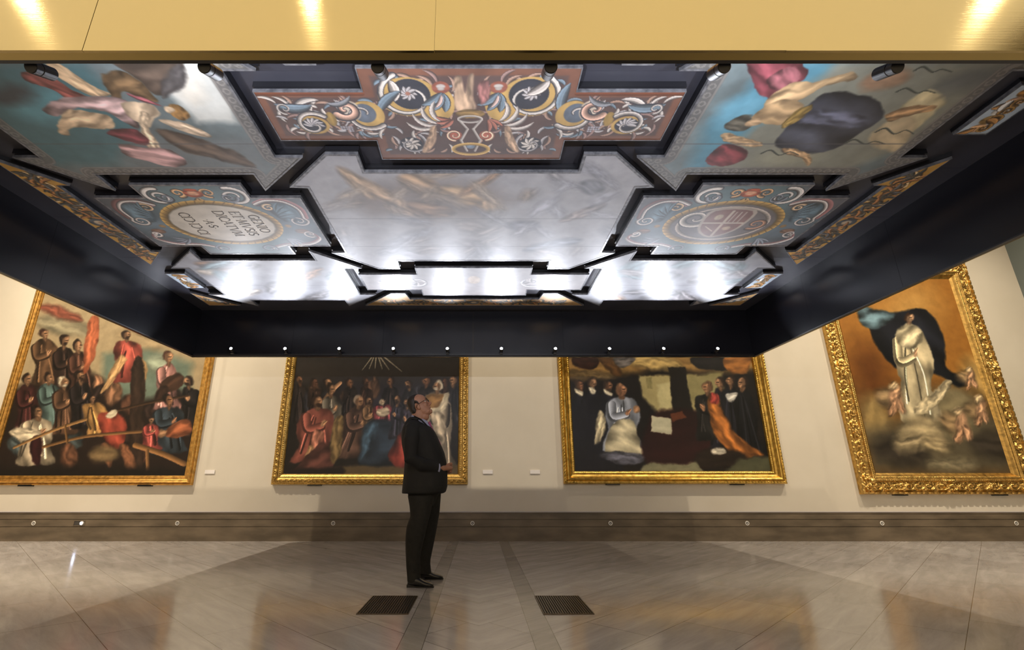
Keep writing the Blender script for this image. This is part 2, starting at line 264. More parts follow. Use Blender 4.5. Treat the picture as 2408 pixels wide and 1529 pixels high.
# generic pigment layouts: shape or stroke, colour, outline in centimetres, modelling, softness
ART = {
 'crowd_scene': ((46,36,29),[('s',(172,152,116),[-831,439,-459,357,-435,206,-793,206],0,.089),('s',(150,140,112),[-684,343,-699,334,-737,336,-776,348,-793,363,-778,372,-740,370,-701,358],.5,.061),('s',(134,76,58),[-709,363,-722,360,-752,366,-783,379,-796,391,-783,394,-752,388,-721,375],.6,.038),('s',(158,138,104),[-550,313,-565,302,-597,305,-629,319,-642,338,-628,349,-595,347,-563,332],.4,.075),('s',(112,128,112),[-658,302,-578,310,-499,287,-486,213,-635,206],.1,.073),('s',(150,160,138),[-533,283,-537,272,-553,267,-570,272,-580,283,-575,295,-560,300,-542,295],.4,.044),('s',(46,34,28),[-777,250,-680,272,-595,220,-489,228,-450,90,-814,90,-841,178],.2,.071),('s',(96,70,48),[-774,328,-762,328,-748,319,-734,300,-730,272,-713,247,-741,245,-767,247,-769,276,-781,296,-783,319],.95,.015),('l',(140,104,73),[-758,309,-745,284,-731,255],.009,.017),('l',(48,35,24),[-771,318,-764,284,-759,251],.013,.023),('l',(140,104,73),[-769,317,-763,284,-756,253],.014,.024),('l',(48,35,24),[-770,312,-766,284,-761,256],.009,.02),('s',(150,108,78),[-695,193,-690,180,-692,172,-700,175,-710,187,-716,200,-714,208,-705,205],.95,.021),('s',(90,60,44),[-671,222,-666,208,-669,200,-679,202,-690,213,-696,227,-692,235,-682,233],.95,.022),('s',(90,60,44),[-716,163,-719,152,-727,149,-736,156,-740,169,-736,180,-728,184,-719,177],.95,.021),('s',(120,80,56),[-615,241,-616,232,-621,230,-626,234,-628,243,-627,252,-622,255,-617,250],.95,.022),('s',(74,84,84),[-756,149,-751,138,-756,130,-766,131,-776,139,-781,151,-776,158,-766,158],.95,.021),('s',(60,44,38),[-477,164,-480,158,-486,156,-493,160,-495,168,-492,174,-486,175,-479,171],.95,.021),('s',(150,108,78),[-644,245,-641,230,-645,223,-653,229,-661,243,-664,258,-660,265,-651,259],.95,.022),('s',(150,108,78),[-732,244,-734,229,-739,224,-745,232,-748,248,-746,263,-740,268,-735,260],.95,.022),('s',(74,84,84),[-656,156,-657,147,-665,142,-677,144,-684,152,-684,161,-675,166,-664,164],.95,.021),('s',(60,44,38),[-687,197,-690,182,-700,177,-711,185,-717,202,-714,218,-704,223,-693,214],.95,.021),('s',(74,84,84),[-543,142,-543,134,-549,128,-558,127,-566,133,-566,140,-560,146,-551,147],.95,.021),('s',(60,44,38),[-540,198,-538,186,-544,179,-554,183,-562,194,-563,206,-557,213,-547,209],.95,.021),('s',(90,60,44),[-577,214,-578,200,-588,194,-599,200,-607,213,-606,227,-596,233,-584,227],.95,.022),('s',(60,44,38),[-729,217,-733,201,-743,197,-755,205,-761,223,-758,239,-747,243,-735,234],.95,.022),('s',(150,108,78),[-680,207,-679,193,-688,186,-700,190,-710,202,-711,216,-702,223,-690,219],.95,.021),('s',(44,34,30),[-543,151,-541,137,-547,130,-558,133,-568,144,-571,158,-564,166,-553,163],.95,.021),('s',(150,108,78),[-610,222,-618,212,-629,212,-636,221,-636,235,-628,246,-617,246,-610,236],.95,.022),('s',(60,44,38),[-751,180,-746,165,-747,158,-754,163,-763,178,-769,193,-767,200,-760,194],.95,.021),('s',(44,34,30),[-640,229,-646,220,-654,219,-659,227,-659,238,-652,247,-645,248,-640,241],.95,.022),('s',(60,44,38),[-581,159,-581,149,-588,142,-599,143,-608,151,-609,161,-602,167,-590,167],.95,.021),('s',(44,34,30),[-509,225,-516,220,-526,221,-534,229,-536,238,-529,243,-519,241,-511,234],.95,.022),('s',(150,108,78),[-724,210,-725,199,-729,195,-734,200,-738,212,-738,223,-734,227,-728,222],.95,.022),('s',(120,80,56),[-659,129,-658,114,-665,106,-678,112,-688,127,-689,143,-681,150,-668,145],.95,.021),('s',(44,34,30),[-573,206,-572,194,-576,189,-583,193,-589,205,-590,217,-586,222,-579,218],.95,.022),('s',(90,60,44),[-542,131,-546,120,-553,116,-558,123,-559,136,-555,148,-549,152,-543,145],.95,.021),('s',(120,80,56),[-517,164,-518,155,-524,152,-531,155,-536,164,-535,172,-529,176,-521,172],.95,.021),('s',(109,81,59),[-764,329,-764,324,-766,322,-770,324,-772,329,-772,334,-770,336,-767,334],.5,.015),('s',(70,45,35),[-766,340,-766,334,-771,331,-777,334,-781,340,-781,347,-776,350,-770,347],.5,.015),('s',(176,132,96),[-764,338,-764,333,-767,330,-771,332,-775,338,-775,343,-772,346,-767,344],.5,.015),('s',(109,81,59),[-770,337,-770,333,-771,332,-773,333,-775,337,-775,341,-774,343,-772,341],.3,.023),('l',(70,52,38),[-770,339,-766,339],.008,.006),('s',(109,81,59),[-765,335,-765,334,-766,334,-767,334,-768,335,-768,336,-767,336,-765,336],.2,.015),('l',(48,35,24),[-780,313,-771,295,-755,298],.075,.062),('l',(100,73,50),[-778,315,-770,297,-755,301],.062,.048),('s',(176,132,96),[-750,301,-752,298,-755,298,-757,301,-757,305,-755,308,-752,308,-750,305],.5,.015),('l',(176,132,96),[-753,303,-751,307],.015,.01),('s',(52,38,32),[-734,312,-721,312,-708,305,-699,281,-696,257,-683,233,-706,231,-728,233,-729,258,-740,282,-740,305],.95,.015),('l',(78,59,50),[-724,300,-715,270,-709,243],.009,.018),('l',(26,19,16),[-722,306,-710,270,-697,240],.009,.02),('l',(78,59,50),[-725,301,-714,270,-711,246],.01,.017),('l',(26,19,16),[-723,302,-713,270,-703,238],.01,.02),('s',(109,81,59),[-723,314,-723,308,-726,306,-729,308,-732,314,-732,319,-730,322,-726,319],.5,.015),('s',(50,36,28),[-725,327,-725,319,-731,316,-738,319,-742,327,-742,334,-736,338,-729,334],.5,.015),('s',(176,132,96),[-723,322,-725,317,-730,316,-734,320,-735,326,-733,332,-728,333,-724,329],.5,.015),('s',(109,81,59),[-730,323,-729,319,-731,317,-733,319,-735,323,-736,328,-734,330,-732,328],.3,.022),('l',(70,52,38),[-730,325,-725,326],.008,.006),('s',(109,81,59),[-723,321,-724,320,-725,320,-727,320,-728,321,-727,321,-726,322,-724,321],.2,.015),('s',(50,36,28),[-723,319,-723,316,-726,315,-729,316,-731,319,-731,322,-728,323,-725,322],.5,.015),('l',(26,19,16),[-737,299,-730,280,-715,284],.086,.071),('l',(54,39,33),[-736,300,-728,283,-716,286],.071,.055),('s',(176,132,96),[-711,287,-713,283,-717,283,-719,286,-719,291,-717,294,-713,294,-711,291],.5,.015),('l',(176,132,96),[-714,289,-712,293],.017,.011),('s',(84,56,44),[-706,306,-695,306,-682,297,-671,274,-667,245,-652,219,-675,216,-697,219,-700,250,-711,272,-715,297],.95,.015),('l',(123,84,67),[-699,298,-687,259,-678,222],.014,.022),('l',(42,28,22),[-693,299,-675,259,-660,221],.013,.019),('l',(123,84,67),[-690,288,-672,259,-663,232],.009,.019),('l',(42,28,22),[-702,292,-695,259,-692,231],.007,.015),('s',(109,81,59),[-697,307,-697,303,-699,301,-702,303,-704,307,-704,312,-702,314,-699,312],.5,.015),('s',(50,36,28),[-698,318,-699,311,-703,309,-709,311,-713,318,-712,324,-708,327,-702,324],.5,.015),('s',(176,132,96),[-696,316,-697,311,-700,308,-704,310,-707,316,-707,321,-704,323,-699,321],.5,.015),('s',(109,81,59),[-702,315,-702,311,-703,309,-705,311,-707,315,-707,319,-706,320,-704,319],.3,.022),('l',(70,52,38),[-702,317,-698,317],.008,.006),('s',(109,81,59),[-697,313,-697,312,-699,312,-700,312,-700,313,-700,313,-699,314,-698,313],.2,.015),('l',(42,28,22),[-710,290,-702,270,-688,274],.072,.059),('l',(88,58,46),[-708,292,-701,273,-689,277],.059,.046),('s',(176,132,96),[-684,278,-686,275,-689,275,-691,277,-691,281,-689,284,-686,284,-684,281],.5,.015),('l',(176,132,96),[-687,279,-685,284],.014,.009),('s',(178,98,62),[-697,369,-679,365,-671,302,-681,264,-694,325],.6,.015),('s',(150,70,58),[-625,326,-615,326,-597,319,-589,298,-588,275,-575,253,-603,250,-630,253,-629,280,-638,298,-639,319],.95,.015),('l',(216,104,87),[-625,318,-625,286,-626,266],.008,.02),('l',(75,35,29),[-619,305,-622,286,-616,260],.013,.019),('l',(216,104,87),[-609,313,-596,286,-584,262],.008,.019),('l',(75,35,29),[-619,307,-618,286,-616,261],.008,.017),('s',(109,81,59),[-616,327,-617,323,-619,321,-621,323,-623,327,-623,332,-621,334,-618,332],.5,.015),('s',(50,36,28),[-617,338,-618,331,-622,329,-628,331,-631,338,-631,344,-626,346,-621,344],.5,.015),('s',(176,132,96),[-616,336,-616,330,-619,328,-623,331,-626,336,-625,341,-622,343,-618,341],.5,.015),('s',(109,81,59),[-621,335,-621,331,-622,330,-624,331,-626,335,-626,339,-625,340,-623,339],.3,.023),('l',(70,52,38),[-621,337,-618,337],.008,.006),('s',(109,81,59),[-616,333,-617,332,-618,332,-619,332,-620,333,-619,333,-618,334,-617,333],.2,.015),('s',(50,36,28),[-616,331,-616,329,-618,328,-621,329,-623,331,-622,334,-620,334,-617,334],.5,.015),('s',(190,150,100),[-630,295,-614,291,-629,246,-645,231],.6,.015),('s',(190,150,100),[-598,295,-582,287,-574,257,-586,264],.6,.015),('s',(70,36,34),[-780,246,-769,246,-757,237,-744,211,-741,188,-727,163,-750,161,-772,163,-774,191,-785,214,-786,237],.95,.014),('l',(104,56,53),[-769,224,-763,201,-755,168],.012,.019),('l',(35,18,17),[-776,236,-771,201,-766,166],.014,.018),('l',(104,56,53),[-766,226,-756,201,-746,167],.011,.021),('l',(35,18,17),[-769,235,-754,201,-745,165],.008,.024),('s',(109,81,59),[-771,247,-771,243,-773,241,-776,243,-778,247,-778,252,-776,254,-773,252],.5,.015),('s',(50,36,28),[-772,258,-773,252,-777,249,-783,252,-787,258,-787,264,-782,267,-776,264],.5,.015),('s',(176,132,96),[-770,254,-772,250,-776,249,-780,252,-781,258,-779,262,-775,263,-771,259],.5,.015),('s',(109,81,59),[-776,255,-776,251,-777,250,-779,251,-781,255,-781,259,-780,261,-778,259],.3,.022),('l',(70,52,38),[-777,257,-773,257],.008,.006),('s',(109,81,59),[-771,253,-771,252,-772,252,-774,252,-774,253,-774,253,-773,254,-772,253],.2,.015),('l',(35,18,17),[-783,231,-775,212,-761,215],.073,.06),('l',(73,37,35),[-782,233,-774,215,-762,218],.06,.047),('s',(176,132,96),[-758,219,-759,216,-762,216,-764,219,-764,222,-762,225,-760,225,-758,223],.5,.014),('l',(176,132,96),[-760,221,-759,225],.015,.009),('s',(74,92,88),[-743,250,-732,250,-717,241,-706,218,-703,194,-688,170,-712,168,-735,170,-739,201,-749,219,-753,241],.95,.014),('l',(109,134,129),[-731,234,-719,207,-708,173],.009,.014),('l',(37,46,44),[-730,244,-709,207,-701,184],.013,.022),('l',(109,134,129),[-728,235,-711,207,-702,183],.012,.018),('l',(37,46,44),[-727,231,-713,207,-700,178],.007,.015),('s',(109,81,59),[-734,251,-734,247,-736,245,-739,247,-741,251,-741,256,-739,257,-736,256],.5,.015),('s',(50,36,28),[-735,261,-736,255,-740,253,-746,255,-749,261,-749,267,-745,270,-739,267],.5,.015),('s',(176,132,96),[-733,258,-735,254,-738,252,-742,255,-744,260,-743,265,-739,266,-735,264],.5,.015),('s',(109,81,59),[-739,259,-739,255,-740,253,-742,255,-744,259,-744,262,-743,264,-741,262],.3,.022),('l',(70,52,38),[-739,260,-736,260],.008,.006),('s',(109,81,59),[-734,257,-734,256,-736,256,-737,256,-737,257,-737,257,-736,257,-735,257],.2,.015),('l',(37,46,44),[-747,236,-739,217,-725,221],.07,.057),('l',(77,96,92),[-746,237,-738,220,-725,223],.057,.045),('s',(176,132,96),[-721,224,-723,221,-726,221,-727,224,-727,227,-725,230,-723,230,-721,228],.5,.014),('l',(176,132,96),[-724,226,-722,230],.014,.009),('s',(92,66,48),[-717,240,-704,240,-694,233,-683,210,-681,188,-668,165,-690,163,-710,165,-711,191,-721,212,-724,233],.95,.014),('l',(134,98,73),[-701,222,-693,200,-681,173],.01,.022),('l',(46,33,24),[-710,232,-704,200,-697,167],.008,.015),('l',(134,98,73),[-703,221,-696,200,-689,174],.013,.022),('l',(46,33,24),[-710,221,-712,200,-707,176],.013,.019),('s',(109,81,59),[-706,242,-706,237,-708,235,-712,237,-714,242,-715,247,-712,249,-709,247],.5,.015),('s',(180,165,140),[-707,254,-708,247,-713,244,-720,247,-724,254,-724,261,-718,264,-712,261],.5,.015),('s',(176,132,96),[-705,250,-707,245,-712,244,-716,247,-718,254,-716,259,-711,260,-707,256],.5,.015),('s',(109,81,59),[-712,251,-712,247,-713,245,-716,247,-718,251,-718,255,-717,257,-714,255],.3,.022),('l',(70,52,38),[-712,253,-708,253],.008,.006),('s',(109,81,59),[-706,248,-706,248,-708,247,-709,248,-710,248,-710,249,-708,249,-707,249],.2,.015),('s',(180,165,140),[-705,247,-706,244,-708,243,-712,244,-714,247,-713,249,-710,250,-707,249],.5,.015),('l',(46,33,24),[-719,228,-712,210,-699,213],.084,.069),('l',(96,69,50),[-717,229,-711,212,-699,216],.069,.053),('s',(176,132,96),[-694,216,-697,213,-700,213,-702,216,-702,220,-700,223,-697,223,-694,220],.5,.014),('l',(176,132,96),[-698,218,-696,222],.017,.011),('s',(40,34,34),[-690,249,-677,249,-667,242,-658,221,-655,197,-643,173,-664,171,-684,173,-685,199,-695,220,-695,242],.95,.014),('l',(62,53,53),[-680,244,-669,208,-659,181],.011,.022),('l',(20,17,17),[-682,243,-675,208,-666,177],.01,.022),('l',(62,53,53),[-674,234,-659,208,-650,180],.009,.024),('l',(20,17,17),[-679,230,-675,208,-666,177],.013,.021),('s',(109,81,59),[-679,251,-679,245,-682,243,-685,245,-688,251,-688,256,-686,258,-682,256],.5,.015),('s',(50,36,28),[-681,263,-681,256,-687,253,-693,256,-698,263,-697,270,-692,273,-685,270],.5,.015),('s',(176,132,96),[-679,260,-680,254,-684,252,-688,255,-691,261,-690,267,-686,269,-681,266],.5,.015),('s',(109,81,59),[-686,260,-685,255,-687,254,-689,255,-691,260,-691,264,-690,266,-688,264],.3,.022),('l',(70,52,38),[-686,262,-681,262],.008,.006),('s',(109,81,59),[-679,257,-680,257,-681,256,-683,257,-684,257,-683,258,-682,258,-680,258],.2,.015),('s',(50,36,28),[-679,255,-679,253,-682,251,-685,253,-687,255,-687,258,-684,259,-681,258],.5,.015),('l',(20,17,17),[-692,236,-685,219,-672,222],.084,.069),('l',(42,35,35),[-691,238,-684,221,-673,224],.069,.054),('s',(176,132,96),[-668,225,-671,221,-674,221,-676,224,-676,228,-673,232,-670,232,-668,229],.5,.014),('l',(176,132,96),[-672,227,-670,231],.017,.011),('s',(168,120,112),[-547,283,-534,283,-524,275,-517,256,-515,229,-505,205,-528,203,-550,205,-549,235,-556,253,-553,275],.95,.015),('l',(241,174,162),[-540,263,-544,241,-542,213],.01,.021),('l',(84,60,56),[-543,271,-543,241,-546,219],.012,.018),('l',(241,174,162),[-541,278,-542,241,-536,208],.013,.023),('l',(84,60,56),[-532,262,-527,241,-519,213],.011,.02),('s',(109,81,59),[-536,285,-536,279,-539,277,-542,279,-544,285,-544,290,-542,292,-538,290],.5,.015),('s',(90,60,44),[-536,297,-537,290,-543,287,-549,290,-553,297,-552,304,-547,307,-540,304],.5,.015),('s',(176,132,96),[-535,292,-537,287,-542,287,-546,290,-547,297,-544,302,-539,303,-535,299],.5,.015),('s',(109,81,59),[-542,294,-541,289,-543,287,-545,289,-547,294,-547,298,-545,300,-543,298],.3,.022),('l',(70,52,38),[-542,296,-537,296],.008,.006),('s',(109,81,59),[-536,291,-536,291,-537,290,-539,291,-540,291,-539,292,-538,292,-536,292],.2,.015),('l',(84,60,56),[-550,270,-544,252,-530,255],.084,.068),('l',(176,126,117),[-549,271,-543,254,-530,257],.068,.053),('s',(176,132,96),[-525,258,-528,255,-531,255,-533,257,-533,262,-530,265,-527,265,-525,262],.5,.015),('l',(176,132,96),[-529,260,-526,264],.017,.011),('s',(74,50,36),[-505,260,-505,248,-517,236,-534,233,-546,239,-546,252,-534,263,-517,267],.6,.015),('s',(62,42,32),[-532,226,-539,217,-547,216,-552,224,-551,236,-544,246,-536,247,-530,238],.6,.014),('s',(34,30,30),[-502,242,-490,242,-483,236,-476,214,-475,195,-466,174,-483,172,-499,174,-499,197,-506,216,-505,236],.95,.014),('l',(53,48,48),[-494,224,-494,205,-490,180],.014,.021),('l',(17,15,15),[-496,235,-494,205,-489,180],.014,.023),('l',(53,48,48),[-495,232,-489,205,-488,184],.01,.014),('l',(17,15,15),[-497,230,-494,205,-493,180],.01,.024),('s',(109,81,59),[-492,244,-493,239,-495,237,-498,239,-500,244,-500,249,-497,251,-494,249],.5,.015),('s',(50,36,28),[-488,255,-489,248,-494,246,-500,248,-504,255,-503,262,-498,264,-492,262],.5,.015),('s',(176,132,96),[-494,253,-494,248,-497,245,-501,247,-504,252,-504,258,-501,261,-497,259],.5,.015),('s',(109,81,59),[-493,252,-493,248,-494,246,-496,248,-498,252,-498,256,-497,258,-495,256],.3,.022),('l',(70,52,38),[-499,254,-503,254],.008,.006),('s',(109,81,59),[-499,250,-499,249,-501,249,-502,249,-503,250,-502,250,-501,251,-500,250],.2,.015),('s',(50,36,28),[-495,248,-495,245,-498,244,-501,245,-503,248,-502,251,-499,252,-496,251],.5,.015),('l',(17,15,15),[-484,231,-483,215,-495,218],.077,.063),('l',(35,31,31),[-486,232,-485,217,-495,220],.063,.049),('s',(176,132,96),[-494,224,-492,220,-493,217,-496,217,-499,220,-501,224,-500,227,-497,227],.5,.014),('l',(176,132,96),[-497,222,-500,226],.015,.01),('s',(60,44,34),[-602,276,-582,278,-546,103,-566,100],.7,.014),('l',(70,50,34),[-660,188,-572,213,-496,228],.022,.022),('s',(176,132,74),[-658,216,-651,216,-635,210,-622,194,-620,178,-604,161,-628,160,-651,161,-655,181,-664,195,-671,210],.95,.014),('l',(252,190,109),[-656,209,-645,186,-638,163],.013,.016),('l',(88,66,37),[-656,208,-646,186,-640,171],.013,.021),('l',(252,190,109),[-650,201,-641,186,-628,167],.008,.015),('l',(88,66,37),[-659,208,-657,186,-648,172],.014,.017),('s',(109,81,59),[-652,217,-652,214,-653,212,-656,214,-657,217,-657,220,-656,221,-653,220],.5,.014),('s',(40,30,26),[-653,224,-653,220,-656,218,-660,220,-663,224,-662,228,-659,230,-655,228],.5,.014),('s',(176,132,96),[-651,221,-653,218,-656,218,-658,220,-659,224,-657,227,-655,227,-652,225],.5,.014),('s',(109,81,59),[-656,222,-655,219,-656,218,-658,219,-659,222,-659,225,-658,226,-657,225],.3,.022),('l',(70,52,38),[-656,223,-653,223],.008,.006),('s',(109,81,59),[-652,220,-652,220,-653,220,-654,220,-654,220,-654,221,-653,221,-652,221],.2,.014),('s',(150,66,48),[-641,195,-619,203,-593,185,-587,157,-599,139,-624,157],.9,.014),('s',(215,200,170),[-611,201,-611,196,-617,192,-625,191,-630,194,-630,199,-624,204,-616,205],.4,.014),('s',(140,92,62),[-622,150,-608,143,-599,116,-604,110,-622,137],.6,.014),('s',(140,92,62),[-595,143,-582,147,-561,116,-561,103,-573,107],.6,.014),('s',(186,168,140),[-749,190,-736,190,-716,183,-707,161,-707,140,-692,117,-725,115,-757,117,-754,142,-766,162,-763,183],.95,.014),('l',(255,241,202),[-734,177,-724,151,-718,130],.013,.019),('l',(93,84,70),[-748,183,-749,151,-752,129],.01,.021),('l',(255,241,202),[-733,180,-719,151,-710,126],.007,.023),('l',(93,84,70),[-745,170,-755,151,-755,130],.013,.022),('s',(109,81,59),[-738,191,-738,187,-741,185,-744,187,-746,191,-747,196,-744,198,-741,196],.5,.014),('s',(44,32,26),[-740,203,-740,196,-745,193,-752,196,-756,203,-755,210,-751,212,-744,210],.5,.014),('s',(176,132,96),[-738,201,-738,195,-742,193,-746,195,-749,201,-749,206,-746,209,-741,206],.5,.014),('s',(109,81,59),[-744,200,-744,196,-745,194,-748,196,-750,200,-750,204,-749,206,-746,204],.3,.021),('l',(70,52,38),[-745,202,-740,202],.008,.006),('s',(109,81,59),[-738,197,-739,197,-740,197,-742,197,-742,197,-742,198,-741,198,-739,198],.2,.014),('l',(93,84,70),[-758,177,-749,161,-728,164],.08,.066),('l',(195,176,147),[-756,179,-747,163,-729,166],.066,.051),('s',(176,132,96),[-723,166,-726,163,-729,163,-731,166,-731,170,-729,173,-726,173,-723,170],.5,.014),('l',(176,132,96),[-726,168,-723,172],.016,.01),('s',(196,180,152),[-723,160,-731,153,-751,153,-772,159,-781,168,-774,174,-754,175,-733,169],.8,.014),('s',(58,24,28),[-743,157,-725,158,-719,116,-732,123],.6,.014),('s',(52,62,70),[-532,209,-520,209,-501,202,-492,177,-493,158,-479,135,-511,133,-542,135,-538,160,-549,181,-546,202],.95,.014),('l',(78,92,104),[-516,198,-499,169,-491,139],.011,.015),('l',(26,31,35),[-520,190,-515,169,-507,142],.013,.02),('l',(78,92,104),[-531,194,-538,169,-535,139],.012,.017),('l',(26,31,35),[-516,194,-504,169,-493,139],.013,.023),('s',(104,73,52),[-522,211,-523,206,-525,204,-528,206,-530,211,-530,215,-528,217,-524,215],.5,.014),('s',(38,28,24),[-523,222,-524,215,-529,212,-535,215,-538,222,-537,228,-532,231,-526,228],.5,.014),('s',(168,118,84),[-521,218,-524,213,-528,212,-531,216,-532,221,-530,226,-526,227,-522,223],.5,.014),('s',(104,73,52),[-528,219,-528,215,-529,213,-531,215,-532,219,-532,223,-531,224,-529,223],.3,.022),('l',(67,47,33),[-528,221,-523,221],.008,.006),('s',(104,73,52),[-522,216,-522,216,-524,216,-525,216,-526,216,-525,217,-524,217,-523,217],.2,.014),('l',(26,31,35),[-542,196,-535,179,-515,182],.076,.062),('l',(54,65,73),[-540,198,-533,182,-515,185],.063,.049),('s',(168,118,84),[-510,185,-512,182,-515,182,-517,185,-516,189,-514,192,-511,192,-509,189],.5,.014),('l',(168,118,84),[-512,187,-509,191],.015,.01),('s',(146,84,52),[-508,185,-485,185,-479,164,-504,156,-524,165],.8,.014),('s',(176,132,96),[-520,170,-519,165,-523,160,-529,158,-534,161,-535,166,-531,171,-525,172],.5,.014),('s',(160,74,66),[-553,180,-546,180,-536,176,-532,166,-532,152,-524,140,-541,139,-556,140,-556,157,-560,165,-559,176],.95,.014),('l',(230,109,98),[-548,173,-544,159,-542,146],.008,.015),('l',(80,37,33),[-545,170,-538,159,-535,147],.014,.022),('l',(230,109,98),[-549,177,-543,159,-541,144],.011,.014),('l',(80,37,33),[-546,177,-540,159,-536,147],.01,.023),('s',(109,81,59),[-547,181,-547,178,-549,177,-550,178,-551,181,-551,183,-550,184,-548,183],.5,.014),('s',(50,34,30),[-547,187,-548,183,-551,182,-554,183,-556,187,-556,190,-553,192,-549,190],.5,.014),('s',(176,132,96),[-547,185,-548,182,-550,182,-552,183,-553,186,-552,189,-549,190,-547,188],.5,.014),('s',(109,81,59),[-550,185,-550,183,-551,182,-552,183,-553,185,-553,187,-552,188,-551,187],.3,.021),('l',(70,52,38),[-550,186,-548,186],.008,.006),('s',(109,81,59),[-547,184,-547,184,-548,183,-549,184,-549,184,-549,184,-548,184,-547,184],.2,.014),('l',(80,37,33),[-557,173,-553,164,-543,166],.043,.035),('l',(168,77,69),[-556,174,-552,165,-543,167],.035,.027),('s',(176,132,96),[-540,167,-542,166,-543,165,-544,167,-544,169,-543,171,-541,171,-540,169],.5,.014),('l',(176,132,96),[-542,168,-540,170],.009,.005),('l',(150,112,66),[-767,142,-712,169,-660,188],.021,.028),('l',(128,92,54),[-719,143,-653,160,-563,168],.025,.025),('l',(146,104,60),[-568,146,-520,132,-481,116],.042,.042),('l',(140,100,60),[-546,137,-537,100],.028,.028),('l',(120,86,50),[-692,178,-681,150],.018,.018),('s',(120,98,66),[-591,131,-596,122,-613,118,-632,122,-641,131,-636,141,-619,145,-601,141],.5,.042),('s',(34,28,24),[-820,110,-468,111,-464,90,-814,90],0,.055)]),
